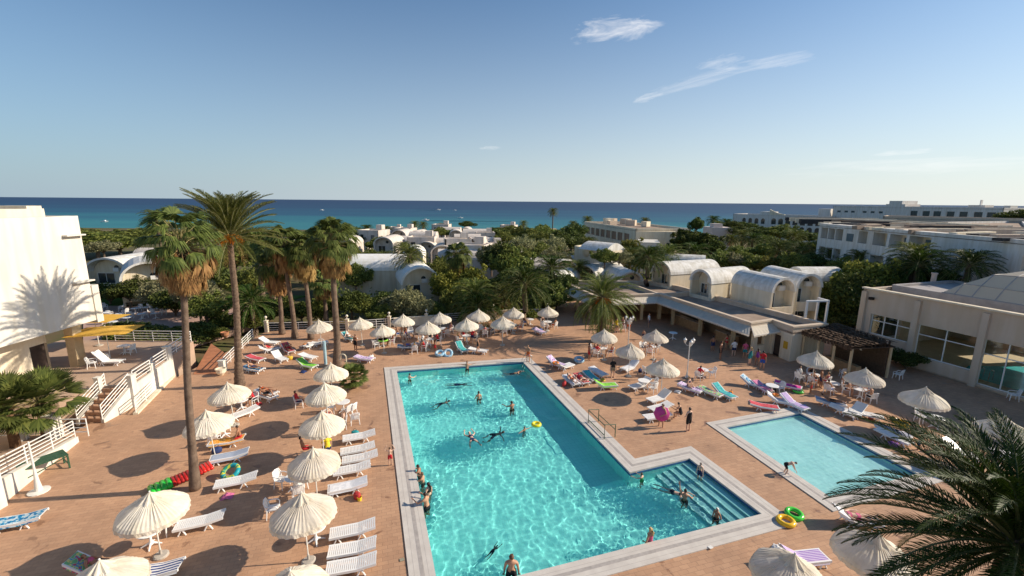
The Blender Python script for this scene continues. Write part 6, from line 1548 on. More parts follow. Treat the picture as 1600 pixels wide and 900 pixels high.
# pool ladder with green rails
p0, p1 = P(919,662), P(941,683)
for i,(p, lb) in enumerate(((P(921,665),'green tubular gate hoop on the right coping, far one'),(P(944,686),'green tubular gate hoop on the right coping, near one'))):
    pass
t = thing('pool_rail', 'dark green tubular handrail frame standing on the right coping', 'handrail', (p0.x,p0.y,.045)); gm2 = mat('green_enamel', (.05,.10,.05), .4)
a = V3(0,0); b = P(944,687)-p0; b.z = 0; nn = V3(b.y,-b.x).normalized()*-.75
nn = nn if nn.x > 0 else -nn
for q, nm_ in ((a,'upright_frame'),(b,'upright_frame')):
    mb = MB(); mb.tube([q, q+V3(0,0,.95), q+nn+V3(0,0,.85), q+nn], .03, 6); mb.build(nm_, gm2, t)
mb = MB(); mb.tube([a+V3(0,0,.9), b+V3(0,0,.9)], .028, 6); mb.tube([a+V3(0,0,.25), b+V3(0,0,.25)], .028, 6); mb.tube([a+nn+V3(0,0,.5), b+nn+V3(0,0,.5)], .025, 6); mb.build('cross_bar', gm2, t)
p = P(822,568); t = thing('pool_ladder', 'pale steel ladder rails at the far right pool corner', 'ladder', (p.x,p.y,.045), .3)
for y in (-.25,.25): mb = MB(); mb.tube([(.45,y,0),(.45,y,.7),(.25,y,.85),(0,y,.8),(-.3,y,.3),(-.32,y,-.7)], .022, 6); mb.build('rail', mat('steel', (.5,.5,.5)), t)
# inflatables
def vinyl(n, c): return mat(n, c, .22, .05, 3, spec=.5)
def ringf(p, R_, r, m, label, tilt=None, name='swim_ring'):
    mb = MB(); mb.torus((0,0,0), R_, r, 32, 12, tilt); mb.tube([(R_*.7,R_*.7,r*.9),(R_*.7,R_*.7,r*1.15)], .02, 6) if not tilt else None
    o = mb.build(name, m, None, True); o.location = p; return tag(o, label, 'swim ring')
ringf(P(1228,814,.10), .30, .11, vinyl('yellow_vinyl', (.85,.5,.02)), 'yellow orange swim ring lying on the deck by the pool corner')
ringf(P(1241,803,.12), .30, .11, vinyl('green_vinyl', (.08,.6,.06)), 'green swim ring touching the yellow one by the pool corner', Matrix.Rotation(.12,4,'X'))
ringf(P(838,663,-.06), .24, .10, vinyl('lemon_vinyl', (.9,.72,.02)), 'yellow swim ring floating in the middle of the pool')
ringf(P(360,737,.35), .36, .12, pattern('teal_ring', [(.03,.25,.16),(.5,.5,.05),(.02,.3,.35)], 3, 'n', .3), 'teal and yellow swim ring leaning by the lounger right of the palm trunk', Matrix.Rotation(.5,4,'X'))
ringf(P(868,567,.50), .22, .09, vinyl('orange_vinyl', (.85,.25,.02)), 'small orange ring on the lounger by the right coping')
ringf(P(1247,611,.10), .30, .10, vinyl('green_vinyl', (.08,.6,.06)), 'green ring on the deck below the magenta towel')
ringf(P(1406,660,.62), .42, .15, pattern('leopard_ring', [(.8,.35,.02),(.85,.5,.05),(.10,.06,.02)], 5, 'n', .3), 'orange float with dark patches on a lounger at the shade edge', Matrix.Rotation(.3,4,'Y'))
ringf(P(1140,619,.14), .22, .08, vinyl('blue_vinyl', (.02,.28,.5)), 'blue ring by the trailing towel lounger', Matrix.Rotation(.9,4,'X'))
ringf(P(1212,617,.58), .16, .07, vinyl('orange_vinyl', (.85,.25,.02)), 'orange arm float on the lounger behind the children pool')
for (px,py,lb) in ((700,552,'clear bluish inflatable boat among the rear tables'),(687,552,'pale blue inflatable lilo beside the clear boat'),(905,562,'grey inflatable dinghy behind the reclining woman')):
    ringf(P(px,py,.25), .34, .14, pattern('clear_blue', [(.5,.62,.68),(.25,.45,.6)], 4, 'n', .2), lb, Matrix.Rotation(.8 if px == 700 else .3,4,'X'), 'inflatable_boat')
# watermelon mattress
a, b = P(233,768,.14), P(330,722,.5)
t = thing('air_mattress', 'red air mattress with bright green end, bent round the palm trunk', 'air mattress', (a.x,a.y,0))
vs = []; d = (b-a); nn = V3(-d.y,d.x).normalized()*.42
def lilo(u0,u1,name,m,nseg):
    mb = MB()
    for k in range(nseg):
        u = u0+(u1-u0)*(k+.5)/nseg; c = lerp(V3(0,0,a.z), V3(b.x-a.x,b.y-a.y,.34), u); r = (u1-u0)*d.length/nseg*.6
        mb.tube([c-nn*1.0, c-nn*.9, c, c+nn*.9, c+nn*1.0], [r*.4,r,r,r,r*.4], 8)
    mb.build(name, m, t, True)
lilo(0,.34,'pillow_end', vinyl('green_vinyl2', (.03,.55,.05)), 4); lilo(.34,.82,'body', pattern('melon', [(.60,.03,.02),(.45,.02,.02),(.35,.02,.02)], 6, 'n', .3), 8); lilo(.82,1.0,'foot_end', vinyl('red_vinyl', (.75,.03,.02)), 3)
# small litter: bucket, paper, sandals
for (px,py,c,lb) in ((562,782,(.8,.6,.03),'small yellow toy bucket beside the clothes strewn lounger'),(640,821,(.75,.72,.66),'scrap of white paper on the paving left of the pool'),(1110,857,(.75,.74,.7),'folded white paper on the front coping'),(628,875,(.3,.28,.2),'small dark drain cover left of the front coping')):
    p = P(px,py,0); mb = MB(); s_ = .12 if 'bucket' in lb else .09
    if 'bucket' in lb: mb.lathe([(.09,0),(.12,.2),(.11,.2),(.085,.02)], 12)
    else: mb.cbox((0,0,.012), s_*2,s_*1.6,.02, .4)
    o = mb.build('toy_bucket' if 'bucket' in lb else ('drain_cover' if 'drain' in lb else 'paper_scrap'), mat('litter_%d' % px, c, .7)); o.location = (p.x,p.y,.05 if 'coping' in lb and 'paper' in lb else .005); tag(o, lb, 'bucket' if 'bucket' in lb else ('drain' if 'drain' in lb else 'paper'))
# pink umbrella held by a bather
p = P(1034,645,1.0)
t = thing('pink_umbrella', 'magenta pink umbrella held low, opened towards the pool', 'umbrella', (p.x,p.y,0)); n = 8; mb = MB()
tl = Matrix.Translation((0,0,.95)) @ Matrix.Rotation(R(78),4,'X') @ Matrix.Rotation(R(-12),4,'Y'); vs = [tl@V3(0,0,.24)]
for k in range(n*3):
    a = 2*pi*k/(n*3); rib = (k%3 == 0); rr = .52 if rib else .48; vs.append(tl@V3(rr*cos(a),rr*sin(a),0 if rib else .04))
mid = [tl@V3(.30*cos(2*pi*k/(n*3)),.30*sin(2*pi*k/(n*3)),.18) for k in range(n*3)]; m0 = len(vs); vs += mid; m = n*3
mb.add(vs, [(0,m0+k,m0+(k+1)%m) for k in range(m)]+[(m0+k,1+k,1+(k+1)%m,m0+(k+1)%m) for k in range(m)]); mb.build('canopy', mat('magenta_cloth', (.62,.07,.30), .7, .1, trans=.2), t, True)
mb = MB(); mb.tube([tl@V3(0,0,.4), tl@V3(0,0,-.55)], .012, 6); mb.build('shaft', mat('steel', (.5,.5,.5)), t)
# boats and wakes far out
def boat(px, py, s_, lb):
    d = P(px,py,-4.2); t = thing('speedboat', lb, 'boat', d, 0)
    mb = MB(); mb.add([(-3*s_,-1*s_,0),(2*s_,-1*s_,0),(4*s_,0,.3*s_),(2*s_,1*s_,0),(-3*s_,1*s_,0),(-3*s_,-1.2*s_,1.1*s_),(2*s_,-1.2*s_,1.2*s_),(4.6*s_,0,1.5*s_),(2*s_,1.2*s_,1.2*s_),(-3*s_,1.2*s_,1.1*s_)], [(0,4,3,2,1),(5,6,7,8,9),(0,1,6,5),(1,2,7,6),(2,3,8,7),(3,4,9,8),(4,0,5,9)]); mb.build('hull', white_metal, t)
    mb = MB(); mb.box(-.5*s_,1.4*s_,-.7*s_,.7*s_,1.18*s_,2.0*s_); mb.build('cabin', white_metal, t); return d
foam = mat('sea_foam', (.75,.8,.82), .8, .1, .05)
for (px,py,x2,s_,lb,wk) in ((664,345,800,1.5,'speedboat drawing the longer white wake near the shore',1),(684,328.5,640,2.2,'speedboat drawing a short wake further out',1),(710,329,0,1.6,'tiny white boat right of the further wake',0),(719,341,0,1.2,'tiny white boat above the long wake',0),(502,329,0,1.8,'small white sail boat left of the two wakes',0),(163,347,0,1.2,'tiny white boat beside the white hotel wing',0)):
    d = boat(px,py,s_*.62,lb)
    if wk:
        e = P(x2, py+.3, -4.2); mb = MB(); w_ = d.y*.010; mb.add([(d.x,d.y-w_*.9,-4.12),(e.x,d.y-w_*.25,-4.12),(e.x,d.y+w_*.25,-4.12),(d.x,d.y+w_*.9,-4.12)], [(0,1,2,3),(3,2,1,0)]); o = mb.build('boat_wake', foam); o['kind'] = 'stuff'
# sun tent and pole details: rooftop clutter of white wing

# bags and heaps of clothes beside the loungers
random.seed(41)
BAGS = [(0,.75,'navy'),(3,.7,'red'),(7,-.8,'teal'),(9,.8,'pink'),(11,.7,'navy'),(14,.9,'green'),(17,-.8,'red'),(20,.8,'blue'),(22,.7,'yellow'),(23,-.8,'navy'),(25,.8,'orange'),(28,.75,'white'),(30,.8,'red'),(33,.7,'blue'),(36,-.7,'red'),(38,.8,'yellow'),(41,.8,'navy'),(43,.7,'teal'),(46,-.8,'white'),(48,.8,'orange'),(50,.7,'black'),(54,.8,'blue'),(57,.8,'red'),(59,-.8,'purple'),(61,.8,'white')]
bc = {'navy':(.02,.04,.14),'red':(.5,.04,.04),'teal':(.02,.28,.3),'pink':(.6,.15,.3),'green':(.06,.35,.08),'blue':(.03,.15,.5),'yellow':(.75,.5,.05),'orange':(.7,.22,.03),'white':(.72,.7,.68),'black':(.02,.02,.025),'purple':(.22,.06,.35)}
def make_bag():
    t = bpy.data.objects.new('beach_bag', None); COL.objects.link(t)
    mb = MB(); rng = random.Random(4); n = 12
    mb.lathe([(.15,0),(.19,.04),(.20,.18),(.17,.28),(.10,.30)], n); 
    mb.v = [Vector((p.x*1.25+.02*noise.noise(p*9), p.y*.8+.02*noise.noise(p*7), p.z*(1+.25*noise.noise(p*6)))) for p in mb.v]; mb.build('body', mat('bag_cloth', (.5,.5,.5), .8), t, True)
    mb = MB(); mb.tube([(-.12,0,.26),(-.09,.02,.42),(0,.03,.48),(.09,.02,.42),(.12,0,.26)], .014, 5); mb.build('strap', mat('bag_strap', (.12,.08,.05), .8), t)
    return t
def make_heap():
    mb = MB(); rng = random.Random(6); n = 14; m = 10; vs = []
    for i in range(n+1):
        for j in range(m+1):
            x, y = -.32+.64*i/n, -.24+.48*j/m; r = max(0, 1-(x/.34)**2-(y/.26)**2); vs.append((x*(.8+.3*noise.noise(Vector((x*5,y*5,1)))), y, .012+.16*r**.5*(.6+.9*abs(noise.noise(Vector((x*7,y*7,3)))))))
    mb.add(vs, [(i*(m+1)+j,(i+1)*(m+1)+j,(i+1)*(m+1)+j+1,i*(m+1)+j+1) for i in range(n) for j in range(m)]); k = len(vs)
    o = mb.build('clothes_heap', mat('heap_cloth', (.5,.5,.5), .85), None, True); return o
for i, (k, off, c) in enumerate(BAGS):
    x, y, rz, bk, lb = LOUNGERS[k]; u = random.uniform(-.6,.6); px_, py_ = x+u*cos(rz)-off*sin(rz), y+u*sin(rz)+off*cos(rz)
    if in_poly(px_, py_, poolO) or in_poly(px_, py_, kidO): continue
    short = ' '.join(lb.replace('white plastic ','').replace(',',' ').split()[:9])
    sw = short.split()[:7]
    while sw[-1] in ('the','of','with','a','in','by','at','under','near','and','right','left','beside','its','to','on','behind','one','is','third','row','standing','leftmost','blue','round'): sw.pop()
    short = ' '.join(sw)
    if i%3: o = place('bag', make_bag, (px_,py_,0), random.uniform(0,6), random.uniform(.8,1.15), '%s beach bag beside the %s' % (c, short), 'bag'); recolour(o, mat('%s_bag' % c, bc[c], .8, .15, 6), 'body')
    else: o = place('heap', make_heap, (px_,py_,0), random.uniform(0,6), 1, 'heap of %s clothes beside the %s' % (c, short), 'clothes'); recolour(o, mat('%s_bag' % c, bc[c], .8, .15, 6))

# ---------------------------------------------------------------- people
skin_a = mat('tanned_skin', (.50,.27,.165), .55, .06, 5, spec=.35); skin_b = mat('fair_skin', (.66,.42,.30), .55, .05, 5, spec=.35); skin_c = mat('deep_tanned_skin', (.34,.165,.095), .5, .06, 5, spec=.35)
hair_c = {'dark': mat('dark_hair', (.025,.016,.012), .5, .3, 20), 'brown': mat('brown_hair', (.12,.06,.03), .5, .3, 20), 'blond': mat('blond_hair', (.50,.34,.16), .5, .2, 20), 'white': mat('white_cap', (.75,.73,.70), .7), 'red': mat('red_cap', (.5,.02,.02), .7)}
clo = {'orange': (.70,.12,.02), 'black': (.012,.012,.015), 'navy': (.015,.03,.10), 'blue': (.02,.10,.45), 'red': (.5,.02,.03), 'white': (.75,.74,.72), 'yellow': (.75,.55,.03), 'pink': (.55,.10,.20), 'green': (.05,.35,.10), 'grey': (.25,.25,.26), 'khaki': (.30,.25,.17), 'teal': (.02,.25,.28), 'purple': (.2,.05,.3)}
clo = {k: mat(k+'_clothing', c, .8, .12, 8) for k, c in clo.items()}
def U(x, y, z): return Vector((x,y,z)).normalized()
dg0 = None
def make_body(pose):
    """one continuous skinned body; returns mesh, bones for clothing"""
    J = []; E_ = []; Rr = []
    def j(p, r): J.append(Vector(p)); Rr.append(r); return len(J)-1
    def e(a, b): E_.append((a,b))
    o = Vector(pose.get('o', (0,0,.93))); T = pose['T']; S = Vector((0,1,0)); S = (S-T*S.dot(T)).normalized(); F = S.cross(T)
    pel = j(o, .125); wai = j(o+T*.17, .108); che = j(o+T*.34, .125); upc = j(o+T*.44, .10); nk = j(o+T*.53, .052); Hd = pose.get('H', T)
    nb = J[nk]; h0_ = j(nb+Hd*.065, .062); h1_ = j(nb+Hd*.15+F*.015, .086); h2_ = j(nb+Hd*.215, .072)
    fc = pose.get('FH', F); ns = j(nb+Hd*.13+fc*.105, .014)
    for a, b in ((pel,wai),(wai,che),(che,upc),(upc,nk),(nk,h0_),(h0_,h1_),(h1_,h2_),(h1_,ns)): e(a,b)
    B = {'torso0':(o-T*.05,o+T*.17), 'torso1':(o+T*.17,o+T*.47), 'neck':(nb,nb+Hd*.04), 'head':(nb+Hd*.08,nb+Hd*.22)}
    for s_, nm in ((1,'L'),(-1,'R')):
        ua, fa, th, sh = pose['ua'+nm], pose['fa'+nm], pose['th'+nm], pose['sh'+nm]
        sh0 = J[upc]+S*s_*.165+T*(-.02); a = j(sh0, .058); e(upc, a); el = sh0+ua*.285; b = j(sh0+ua*.14,.046); c = j(el,.038); w0 = el+fa*.245; d = j(w0,.025)
        e(a,b); e(b,c); e(c,d)
        # palm, four fingers and a thumb
        pn = fa.cross(S).normalized() if abs(fa.dot(S)) < .9 else T.copy(); wd = fa.cross(pn).normalized()
        pm = w0+fa*.06; m_ = j(pm, .027); e(d,m_)
        for q, ln in ((-.030,.075),(-.010,.085),(.010,.08),(.030,.062)):
            f1 = j(pm+fa*.045+wd*q, .0095); f2 = j(pm+fa*(.045+ln*.5)+wd*q*1.15-pn*.004, .0085); f3 = j(pm+fa*(.04+ln)+wd*q*1.2-pn*.018, .0075); e(m_,f1); e(f1,f2); e(f2,f3)
        t1 = j(w0+fa*.035-wd*.035*s_-pn*.01, .012); t2 = j(w0+fa*.075-wd*.058*s_-pn*.02, .009); e(m_,t1); e(t1,t2)
        hp = o+S*s_*.085-T*.04; a = j(hp, .095); e(pel,a); kn = hp+th*.42; b = j(hp+th*.2,.080); c = j(kn,.054); an = kn+sh*.40; c2 = j(kn+sh*.14,.053); d = j(an,.034); 
        ft = pose.get('ft', None) or (Vector((1,0,0)) if abs(sh.x) < .8 else Vector((0,0,1))); ft = (ft-sh*ft.dot(sh)*.6).normalized()
        h_ = j(an+sh*.035-ft*.02,.03); tt = j(an+sh*.05+ft*.13,.026); t3 = j(an+sh*.055+ft*.19,.018)
        e(a,b); e(b,c); e(c,c2); e(c2,d); e(d,h_); e(d,tt); e(tt,t3)
        B['ua'+nm] = (sh0, el); B['fa'+nm] = (el, w0+fa*.2); B['th'+nm] = (hp, kn); B['sh'+nm] = (kn, an); B['sho'+nm] = (J[upc]+S*s_*.07, sh0)
    me = bpy.data.meshes.new('tmp'); me.from_pydata(J, E_, []); ob = bpy.data.objects.new('tmp', me); COL.objects.link(ob)
    sk = ob.modifiers.new('s','SKIN'); sk.use_smooth_shade = True
    for i, r in enumerate(Rr): me.skin_vertices[0].data[i].radius = (r,r)
    me.skin_vertices[0].data[pel].use_root = True
    su = ob.modifiers.new('u','SUBSURF'); su.levels = 1; su.render_levels = 1
    dg = bpy.context.evaluated_depsgraph_get(); dg.update(); m2 = bpy.data.meshes.new_from_object(ob.evaluated_get(dg))
    bpy.data.objects.remove(ob); return m2, B, (nb, Hd, fc, S, T, F)
def bone_of(p, B):
    best = None
    for k, (a, b) in B.items():
        d = b-a; t = max(0, min(1, (p-a).dot(d)/d.dot(d))); q = (p-(a+d*t)).length
        if k.startswith('torso'): q -= .05
        if k.startswith('head'): q -= .03
        if best is None or q < best[0]: best = (q, k, (p-a).dot(d)/d.dot(d))
    return best[1], best[2]
GAR = {'trunks': lambda k,t: (k=='torso0' and t<.75) or (k[:2]=='th' and t<.62), 'briefs': lambda k,t: (k=='torso0' and t<.55) or (k[:2]=='th' and t<.12),
 'top': lambda k,t: k=='torso1' and .42<t<.85, 'onepiece': lambda k,t: k=='torso0' or (k=='torso1' and t<.86) or (k[:2]=='th' and t<.1),
 'shirt': lambda k,t: (k=='torso0' and t>.3) or k=='torso1' or k[:3]=='sho' or (k[:2]=='ua' and t<.6), 'dress': lambda k,t: k=='torso0' or (k=='torso1' and t<.88) or (k[:2]=='th' and t<.8)}
def shell(me, cls, test, off):
    """clothing: the chosen faces of the body moved outwards, closed at the hems"""
    pick = [i for i, (k, t) in enumerate(cls) if test(k, t)]
    if not pick: return None
    vi = {}; vs = []; fs = []
    for i in pick:
        q = []
        for v in me.polygons[i].vertices:
            if v not in vi: vi[v] = len(vs); vv = me.vertices[v]; vs.append(vv.co+vv.normal*off)
            q.append(vi[v])
        fs.append(q)
    return new_mesh('shell', vs, fs, True)
BODY = {}
def pose_data(name):
    if name in BODY: return BODY[name]
    me, B, hd = make_body(POSE[name]); cls = [bone_of(p.center, B) for p in me.polygons]
    nb, Hd, fc, S, T, F = hd; hc = nb+Hd*.15
    g = {k: shell(me, cls, f, .011 if k not in ('shirt','dress') else .018) for k, f in GAR.items()}
    hs = [('head' if (k in ('head',) and ((p.center-hc).dot(fc) < .025+.4*max(0,(p.center-hc).dot(Hd)-.02) or (p.center-hc).dot(Hd) > .065) and (p.center-hc).dot(Hd) > -.09) else '', 0) for (k,t), p in zip(cls, me.polygons)]
    g['hair'] = shell(me, hs, lambda k,t: k=='head', .016)
    mb = MB(); mb.tube([hc-fc*.05+Hd*.02, hc-fc*.10-Hd*.10, hc-fc*.12-Hd*.22-Vector((0,0,.04))], [.07,.075,.035], 8); g['long'] = new_mesh('long_hair', mb.v, mb.f, True)
    mb = MB()
    for s_ in (-1,1): c = hc+fc*.078+S*s_*.032+Hd*.005; mb.ball(c, .011, .011, .009, 6, 4)
    g['eyes'] = new_mesh('eyes', mb.v, mb.f, True)
    BODY[name] = (me, g); return BODY[name]
D = Vector((0,0,-1))
def mkpose(o, T, **k):
    p = {'o': o, 'T': T.normalized()}
    for s_, y in (('L',1),('R',-1)):
        for b, dflt in (('ua', U(.03,.18*y,-1)),('fa', U(.15,.06*y,-1)),('th', U(.02,.06*y,-1)),('sh', U(-.03,.02*y,-1))):
            v = k.get(b+s_, k.get(b, dflt)); v = Vector(v); 
            if b in k and b+s_ not in k: v = Vector((v.x, v.y*y, v.z))
            p[b+s_] = v.normalized()
    for q in ('H','FH','ft'):
        if q in k: p[q] = Vector(k[q]).normalized()
    return p
POSE = {
 'stand': mkpose((0,0,.90), U(0,0,1)), 'stand2': mkpose((0,0,.90), U(-.03,.02,1), uaL=(.0,.45,-.9), faL=(.5,-.35,-.3), thR=(.12,-.1,-1), shR=(-.02,-.02,-1)),
 'walk': mkpose((0,0,.88), U(.05,0,1), thL=(.38,.06,-1), shL=(-.05,.02,-1), thR=(-.25,-.06,-1), shR=(-.45,-.02,-1), uaL=(-.35,.15,-1), uaR=(.35,-.15,-1), faR=(.6,-.1,-.8)),
 'hands_up': mkpose((0,0,.90), U(-.03,0,1), ua=(.1,.8,.5), fa=(.05,-.5,.85)), 'wave': mkpose((0,0,.9), U(0,0,1), uaL=(.1,.35,1), faL=(.05,.15,1), uaR=(.2,-.6,-.6), faR=(.6,-.3,-.1)),
 'arms_out': mkpose((0,0,.90), U(.05,0,1), ua=(.1,1,-.1), fa=(.25,1,.1)), 'arms_fwd': mkpose((0,0,.90), U(.05,0,1), ua=(.9,.35,-.35), fa=(1,.1,.05)),
 'sit': mkpose((-.08,0,.53), U(-.22,0,1), ua=(.35,.22,-1), fa=(1,-.1,-.15), th=(1,.16,.0), sh=(.1,.02,-1), ft=(1,0,0)),
 'sit_lean': mkpose((-.05,0,.53), U(.3,0,1), ua=(.75,.25,-.8), fa=(1,-.3,.25), th=(1,.2,.0), sh=(-.1,.02,-1), ft=(1,0,0), H=(.35,0,1)),
 'recline': mkpose((0,0,.47), U(-1,0,.55), ua=(.5,.4,-.6), fa=(.9,-.2,.1), th=(1,.13,.12), sh=(1,.03,-.12), H=(-.6,0,.75)),
 'recline_knee': mkpose((0,0,.47), U(-1,0,.30), uaL=(-.2,1,.0), faL=(-.7,-.6,.5), uaR=(.7,-.3,-.3), faR=(1,.1,0), thL=(.8,.15,.75), shL=(.5,.02,-.85), thR=(1,-.12,.04), shR=(1,-.03,-.05)),
 'supine': mkpose((0,0,.465), U(-1,0,.14), ua=(.7,.45,-.10), fa=(1,.1,0), th=(1,.1,.02), sh=(1,.03,-.04), H=(-1,0,.25)),
 'prone': mkpose((0,0,.465), U(1,0,.02), ua=(.6,.8,-.05), fa=(.6,-.8,-.02), th=(-1,.1,.0), sh=(-1,.03,-.02), ft=(-.3,0,-1), H=(1,0,.15), FH=(.4,.2,-.6)),
 'sit_edge': mkpose((0,0,.47), U(.15,0,1), ua=(.3,.3,-1), fa=(.7,-.2,-.6), th=(1,.2,-.05), sh=(.05,.02,-1), ft=(1,0,0)),
 'bend': mkpose((-.12,0,.74), U(1,0,.35), ua=(.45,.1,-1), fa=(.5,.0,-1), th=(.35,.1,-1), sh=(-.35,.02,-1), ft=(1,0,0), H=(1,0,.1)),
 'swim': mkpose((0,0,-.10), U(1,0,.20), uaL=(.9,.45,.15), faL=(1,-.1,-.1), uaR=(.2,-.9,-.2), faR=(.8,-.5,-.2), th=(-1,.12,-.12), sh=(-1,.05,-.02), ft=(-1,0,-.2), H=(.8,0,.6)),
 'swim_wide': mkpose((0,0,-.22), U(1,0,.42), ua=(.35,1,.02), fa=(.1,1,-.1), th=(-.6,.5,-.6), sh=(-.6,-.2,-.7), ft=(-1,0,-.2), H=(.7,0,.7)),
 'float_back': mkpose((0,0,-.05), U(-1,0,.12), ua=(-.8,.55,.0), fa=(-.9,-.3,.3), thL=(.9,.35,.0), shL=(1,.1,-.1), thR=(.8,-.4,-.1), shR=(.9,-.15,-.1), ft=(.3,0,1), H=(-.9,0,.45)),
 'under': mkpose((0,0,-.5), U(1,0,0), ua=(1,.2,0), fa=(1,.1,0), th=(-1,.1,-.05), sh=(-1,.05,.05), ft=(-1,0,0)),
 'hold': mkpose((0,0,.90), U(.12,0,1), ua=(.6,.4,-.4), fa=(.8,-.15,.2)),
 'elbows': mkpose((0,0,.90), U(-.1,0,1), ua=(-.45,.6,-.1), fa=(-.1,.8,.15)),
}
NP = [0]
def person(px, py, pose, face, label, sk='a', hair='dark', wear=(('trunks','black'),), h=1.0, z=0.0, zp=None, pos=None):
    """px,py is where the person meets the ground (or the seat or water at height zp)"""
    me, g = pose_data(pose); p = pos if pos is not None else P(px, py, z if zp is None else zp)
    o = bpy.data.objects.new('person', me); COL.objects.link(o)
    if not me.materials: me.materials.append(skin_a)
    o.material_slots[0].link = 'OBJECT'; o.material_slots[0].material = {'a':skin_a,'b':skin_b,'c':skin_c}[sk]
    o.location = (p.x,p.y,z); o.rotation_euler = (0,0,face); bw = 1 if px == 1125 else .93+.22*(((NP[0]*37)%11)/10)
    if 'heavy' in label or 'broad' in label: bw = 1.25
    o.scale = (h*(bw if pose in ('stand','stand2','walk','hands_up','wave','arms_fwd','hold','arms_out','elbows') else 1),h*bw,h); tag(o, label, 'person')
    def child(nm, ms, m):
        if ms is None: return
        c = bpy.data.objects.new(nm, ms); COL.objects.link(c); c.parent = o
        if not ms.materials: ms.materials.append(m)
        c.material_slots[0].link = 'OBJECT'; c.material_slots[0].material = m
    child('cap' if hair in ('white','red') else 'hair', g['hair'], hair_c[hair.split('_')[0]])
    if hair.endswith('_long'): child('long_hair', g['long'], hair_c[hair.split('_')[0]])
    child('eyes', g['eyes'], hair_c['dark'])
    for w_, c in wear: child({'trunks':'swim_shorts','briefs':'swim_briefs','top':'bikini_top','onepiece':'swimsuit','shirt':'shirt','dress':'dress'}[w_], g[w_], clo[c])
    NP[0] += 1; return o
W1 = lambda c: (('trunks',c),); BK2 = lambda c: (('briefs',c),('top',c)); OP = lambda c: (('onepiece',c),)
LFT, TOC, AWAY, RGT = pi, -pi/2, pi/2, 0
# standing on the deck
person(825,566,'stand',-1.9,'bare chested man in orange shorts standing by the far pool corner','a','dark',W1('orange'))
person(1075,674,'stand2',1.9,'woman in black strapless dress seen from behind near the children pool','b','dark',(('dress','black'),),1.0)
person(1033,667,'stand2',-2.6,'person half hidden behind the pink umbrella they hold','a','brown',W1('grey'),.98)
person(1063,652,'sit_lean',2.4,'woman in black leaning over a lounger beside the pink umbrella','a','dark',OP('black'),.98,0,None,P(1062,655,.05))
person(610,727,'hands_up',1.9,'child in dark red swim shorts, arms raised, beside the left coping','b','brown',W1('red'),.66)
person(957,590,'stand',-1.3,'man in black T-shirt and khaki shorts standing among the right loungers','b','dark',(('shirt','black'),('trunks','khaki')))
person(920,563,'stand2',.2,'tanned bather standing left of the table ring of seated people','c','dark',W1('red'),1.0)
person(1125,561,'stand',-.6,'bare chested heavy man in dark shorts standing before the bar queue','c','dark',W1('black'),1.06)
for (px,py,f,lb,sk,hr,w_) in ((1146,556,1.6,'man in white T-shirt waiting at the bar queue','b','dark',(('shirt','white'),('trunks','navy'))),(1163,560,1.2,'bather in pink top in the bar queue','a','brown',(('shirt','pink'),('trunks','teal'))),(1171,569,2.0,'woman in teal sarong in the bar queue','b','blond_long',(('dress','teal'),)),(1182,571,1.4,'dark haired girl in purple near the end of the bar queue','c','dark_long',OP('purple')),(1190,577,1.0,'man in bright blue shorts and red shirt last in the bar queue','a','dark',(('shirt','red'),('trunks','blue'))),
    (1113,549,1.7,'bather at the counter left of the white shirted man','c','dark',W1('navy')),(1134,547,1.9,'girl in red bikini at the bar counter','a','brown_long',BK2('red')),
    (941,514,-1.4,'person in red shirt by the drooping date palm, left one','b','dark',(('shirt','red'),('trunks','white'))),(951,515,-1.2,'person in dark red shirt by the drooping date palm','b','brown',(('shirt','red'),('trunks','black'))),(963,520,-1.6,'person in yellow shirt right of the drooping date palm','b','dark',(('shirt','yellow'),('trunks','khaki'))),(982,518,-1.9,'person in white shirt further right of the drooping date palm','b','dark',(('shirt','white'),('trunks','orange'))),(1005,530,-1.9,'small child standing left of the parasol nearest the bar counter','a','brown',W1('navy')),
    (1013,512,-.6,'person in white shirt sitting height in the shaded bar corner','a','dark',(('shirt','white'),('trunks','navy'))),
    (1435,703,1.9,'boy in light blue shorts standing beside the orange float lounger','c','brown',W1('blue')),(1249,562,-2.2,'person in yellow shirt and white hat near the thatched shelter','c','white',(('shirt','yellow'),('trunks','black'))),(1315,612,2.6,'blond woman standing between the two shaded parasols','a','blond_long',BK2('white')),(1266,614,-1.0,'child standing left below the parasol nearest the thatch','c','dark',W1('red')),(1281,606,-.4,'bather standing under the parasol nearest the thatch','c','dark',W1('navy')),
    (556,548,-2.0,'tanned man standing right of the thick palm trunk','c','dark',W1('black')),(680,551,-1.5,'child in red standing between the rear tables','c','dark',OP('red')),(747,553,-2.9,'woman in black walking along the far coping','a','dark',OP('black')),(629,533,-1.2,'person standing under the fourth back row parasol','c','brown',W1('grey')),(634,532,-2.2,'person in blue shorts under the fourth back row parasol','c','dark',W1('blue')),(738,536,-1.8,'person in red behind the walking woman','b','dark',(('shirt','red'),('trunks','navy')))):
    hh = .62 if 'child' in lb or 'boy' in lb else random.uniform(.95,1.03)
    person(px,py,'walk' if 'walking' in lb else random.choice(('stand','stand2')),f,lb,sk,hr,w_,hh)
person(1231,742,'bend',-.2,'boy bending down over the near left edge of the children pool','b','dark',W1('black'),.74,.04,None,P(1229,741))
